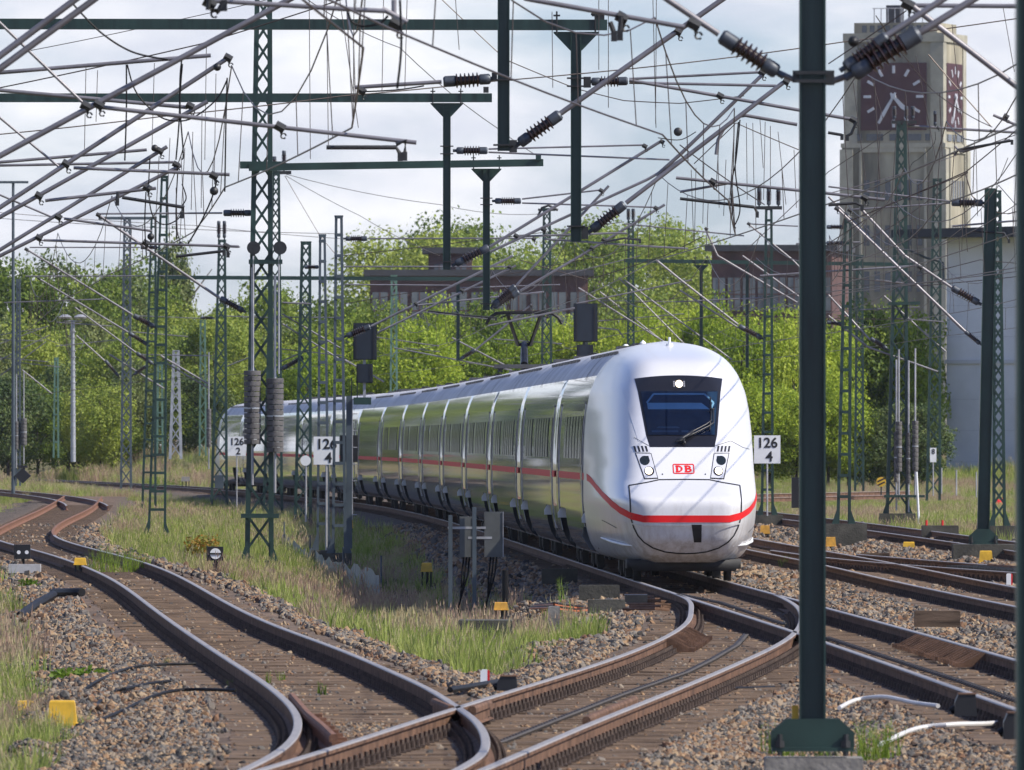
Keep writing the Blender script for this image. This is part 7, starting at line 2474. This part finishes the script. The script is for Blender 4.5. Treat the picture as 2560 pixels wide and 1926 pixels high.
for xx in (879, 893):
    mb = MB(); mb.tube([P(xx, 995, 330), P(xx, 945, 330)], .012, 5); mb.build('handrail', DARKIRON, S1)
S2 = signal('black light signal seen from behind above the train roof', [(1434, 1494, 759, 855), (1442, 1483, 862, 900)], 1464, 1340, 335)
mb = MB(); mb.beam(P(1464, 1340, 335.2), P(1464, 850, 335.2), .12, .12, up=(0, 1, 0)); mb.build('post', STEELG, S2)

def text(parent, s, loc, size, m, name='number', align='CENTER'):
    cu = bpy.data.curves.new(name, 'FONT')
    cu.body = s; cu.size = size; cu.align_x = align; cu.extrude = .003
    cu.offset = size * .022
    cu.materials.append(m)
    o = bpy.data.objects.new(name, cu)
    COL.objects.link(o)
    o.rotation_euler = (R(90), 0, 0)
    if parent is not None:
        o.parent = parent; o.location = Vector(loc) - ORG[parent]
    else: o.location = loc
    return o
def kmboard(label, xc, y0, y1, w_px, D, top, bot, post_to, xoff=0):
    c = P(xc, post_to, D)
    root = empty('kilometre_board', c, label, 'sign', 'white kilometre boards')
    h = px(y1 - y0, D)
    b = P(xc, (y0 + y1) / 2, D)
    mb = MB(); mb.box(b, (px(w_px, D), .02, h)); mb.build('plate', WHITE, root)
    f = b + Vector((0, -.016, 0))
    text(root, top, f + Vector((0, 0, h * .07)), h * .50, BLACK)
    text(root, bot, f + Vector((px(w_px, D) * .08, 0, -h * .42)), h * .50, BLACK)
    mb = MB(); mb.tube([c, b + Vector((0, .03, 0))], .03, 6); mb.build('post', GALV, root)
kmboard('white board reading 126 over 2 in front of the tail', 592, 1092, 1140, 45, 500, '126', '2', 1290)
kmboard('white board reading 126 over 4 left of the train', 816, 1092, 1162, 64, 322, '126', '4', 1376)
kmboard('white board reading 126 over 4 half hidden behind the train nose', 1918, 1089, 1159, 66, 395, '126', '4', 1290)
kmboard('small white plate with an 8 on the far right lattice mast', 2333, 1120, 1156, 16, 545, '8', '', 1240)
r_ = empty('round_plate', P(765, 1305, 402), 'white round plate on a thin grey post before the train', 'sign')
mb = MB(); mb.tube([P(764, 1152, 402), P(764, 1152, 401.97)], px(13, 402), 20); mb.build('plate', WHITE, r_)
mb = MB(); mb.tube([P(765, 1305, 402), P(765, 1150, 402.05)], .035, 6); mb.build('post', GALV, r_)
r_ = empty('striped_sign', P(2203, 1235, 600), 'tilted round sign with yellow and black stripes', 'sign')
c = P(2203, 1205, 600)
mb = MB(); mb.tube([c, c + Vector((0, .04, 0))], .22, 18); mb.build('plate', YELLOW, r_)
for k in (-1, 1):
    mb = MB(); rot = Matrix.Rotation(R(-25), 3, 'Y'); mb.box(c + Vector((0, -.006, k * .085)), (.37, .01, .07), rot); mb.build('black_stripe', BLACK, r_)
mb = MB(); mb.tube([P(2203, 1240, 600.1), c + Vector((0, .06, 0))], .04, 6); mb.build('post', DARKIRON, r_)
r_ = empty('white_pole', P(2298, 1318, 400), 'leaning white pole beside the striped counterweights', 'pole')
mb = MB(); mb.tube([P(2298, 1318, 400), P(2291, 1180, 400)], .035, 8); mb.build('pole', WHITE, r_, smooth=True)
text(house, '5', (0, 0, 0), 1.5, BLACK, 'board_number').matrix_local = Matrix.Translation((5.2, -.22, 4.05)) @ Matrix.Rotation(R(90), 4, 'X')

# ------------------------------------------------------------------ thin summer haze
mb = MB(); mb.box((0, 1300, 32), (4100, 2800, 70))
hz = mb.build('haze', mat('haze_dummy', (1, 1, 1)), None, label='thin bluish haze in the air', kind='stuff')
hm = bpy.data.materials.new('haze_air'); hm.use_nodes = True
hm.node_tree.nodes.clear()
ho = hm.node_tree.nodes.new('ShaderNodeOutputMaterial'); hv = hm.node_tree.nodes.new('ShaderNodeVolumePrincipled')
hv.inputs['Color'].default_value = (0.86, 0.92, 1.0, 1); hv.inputs['Density'].default_value = 0.00003; hv.inputs['Anisotropy'].default_value = 0.2
hm.node_tree.links.new(hv.outputs[0], ho.inputs['Volume'])
hz.data.materials.clear(); hz.data.materials.append(hm)
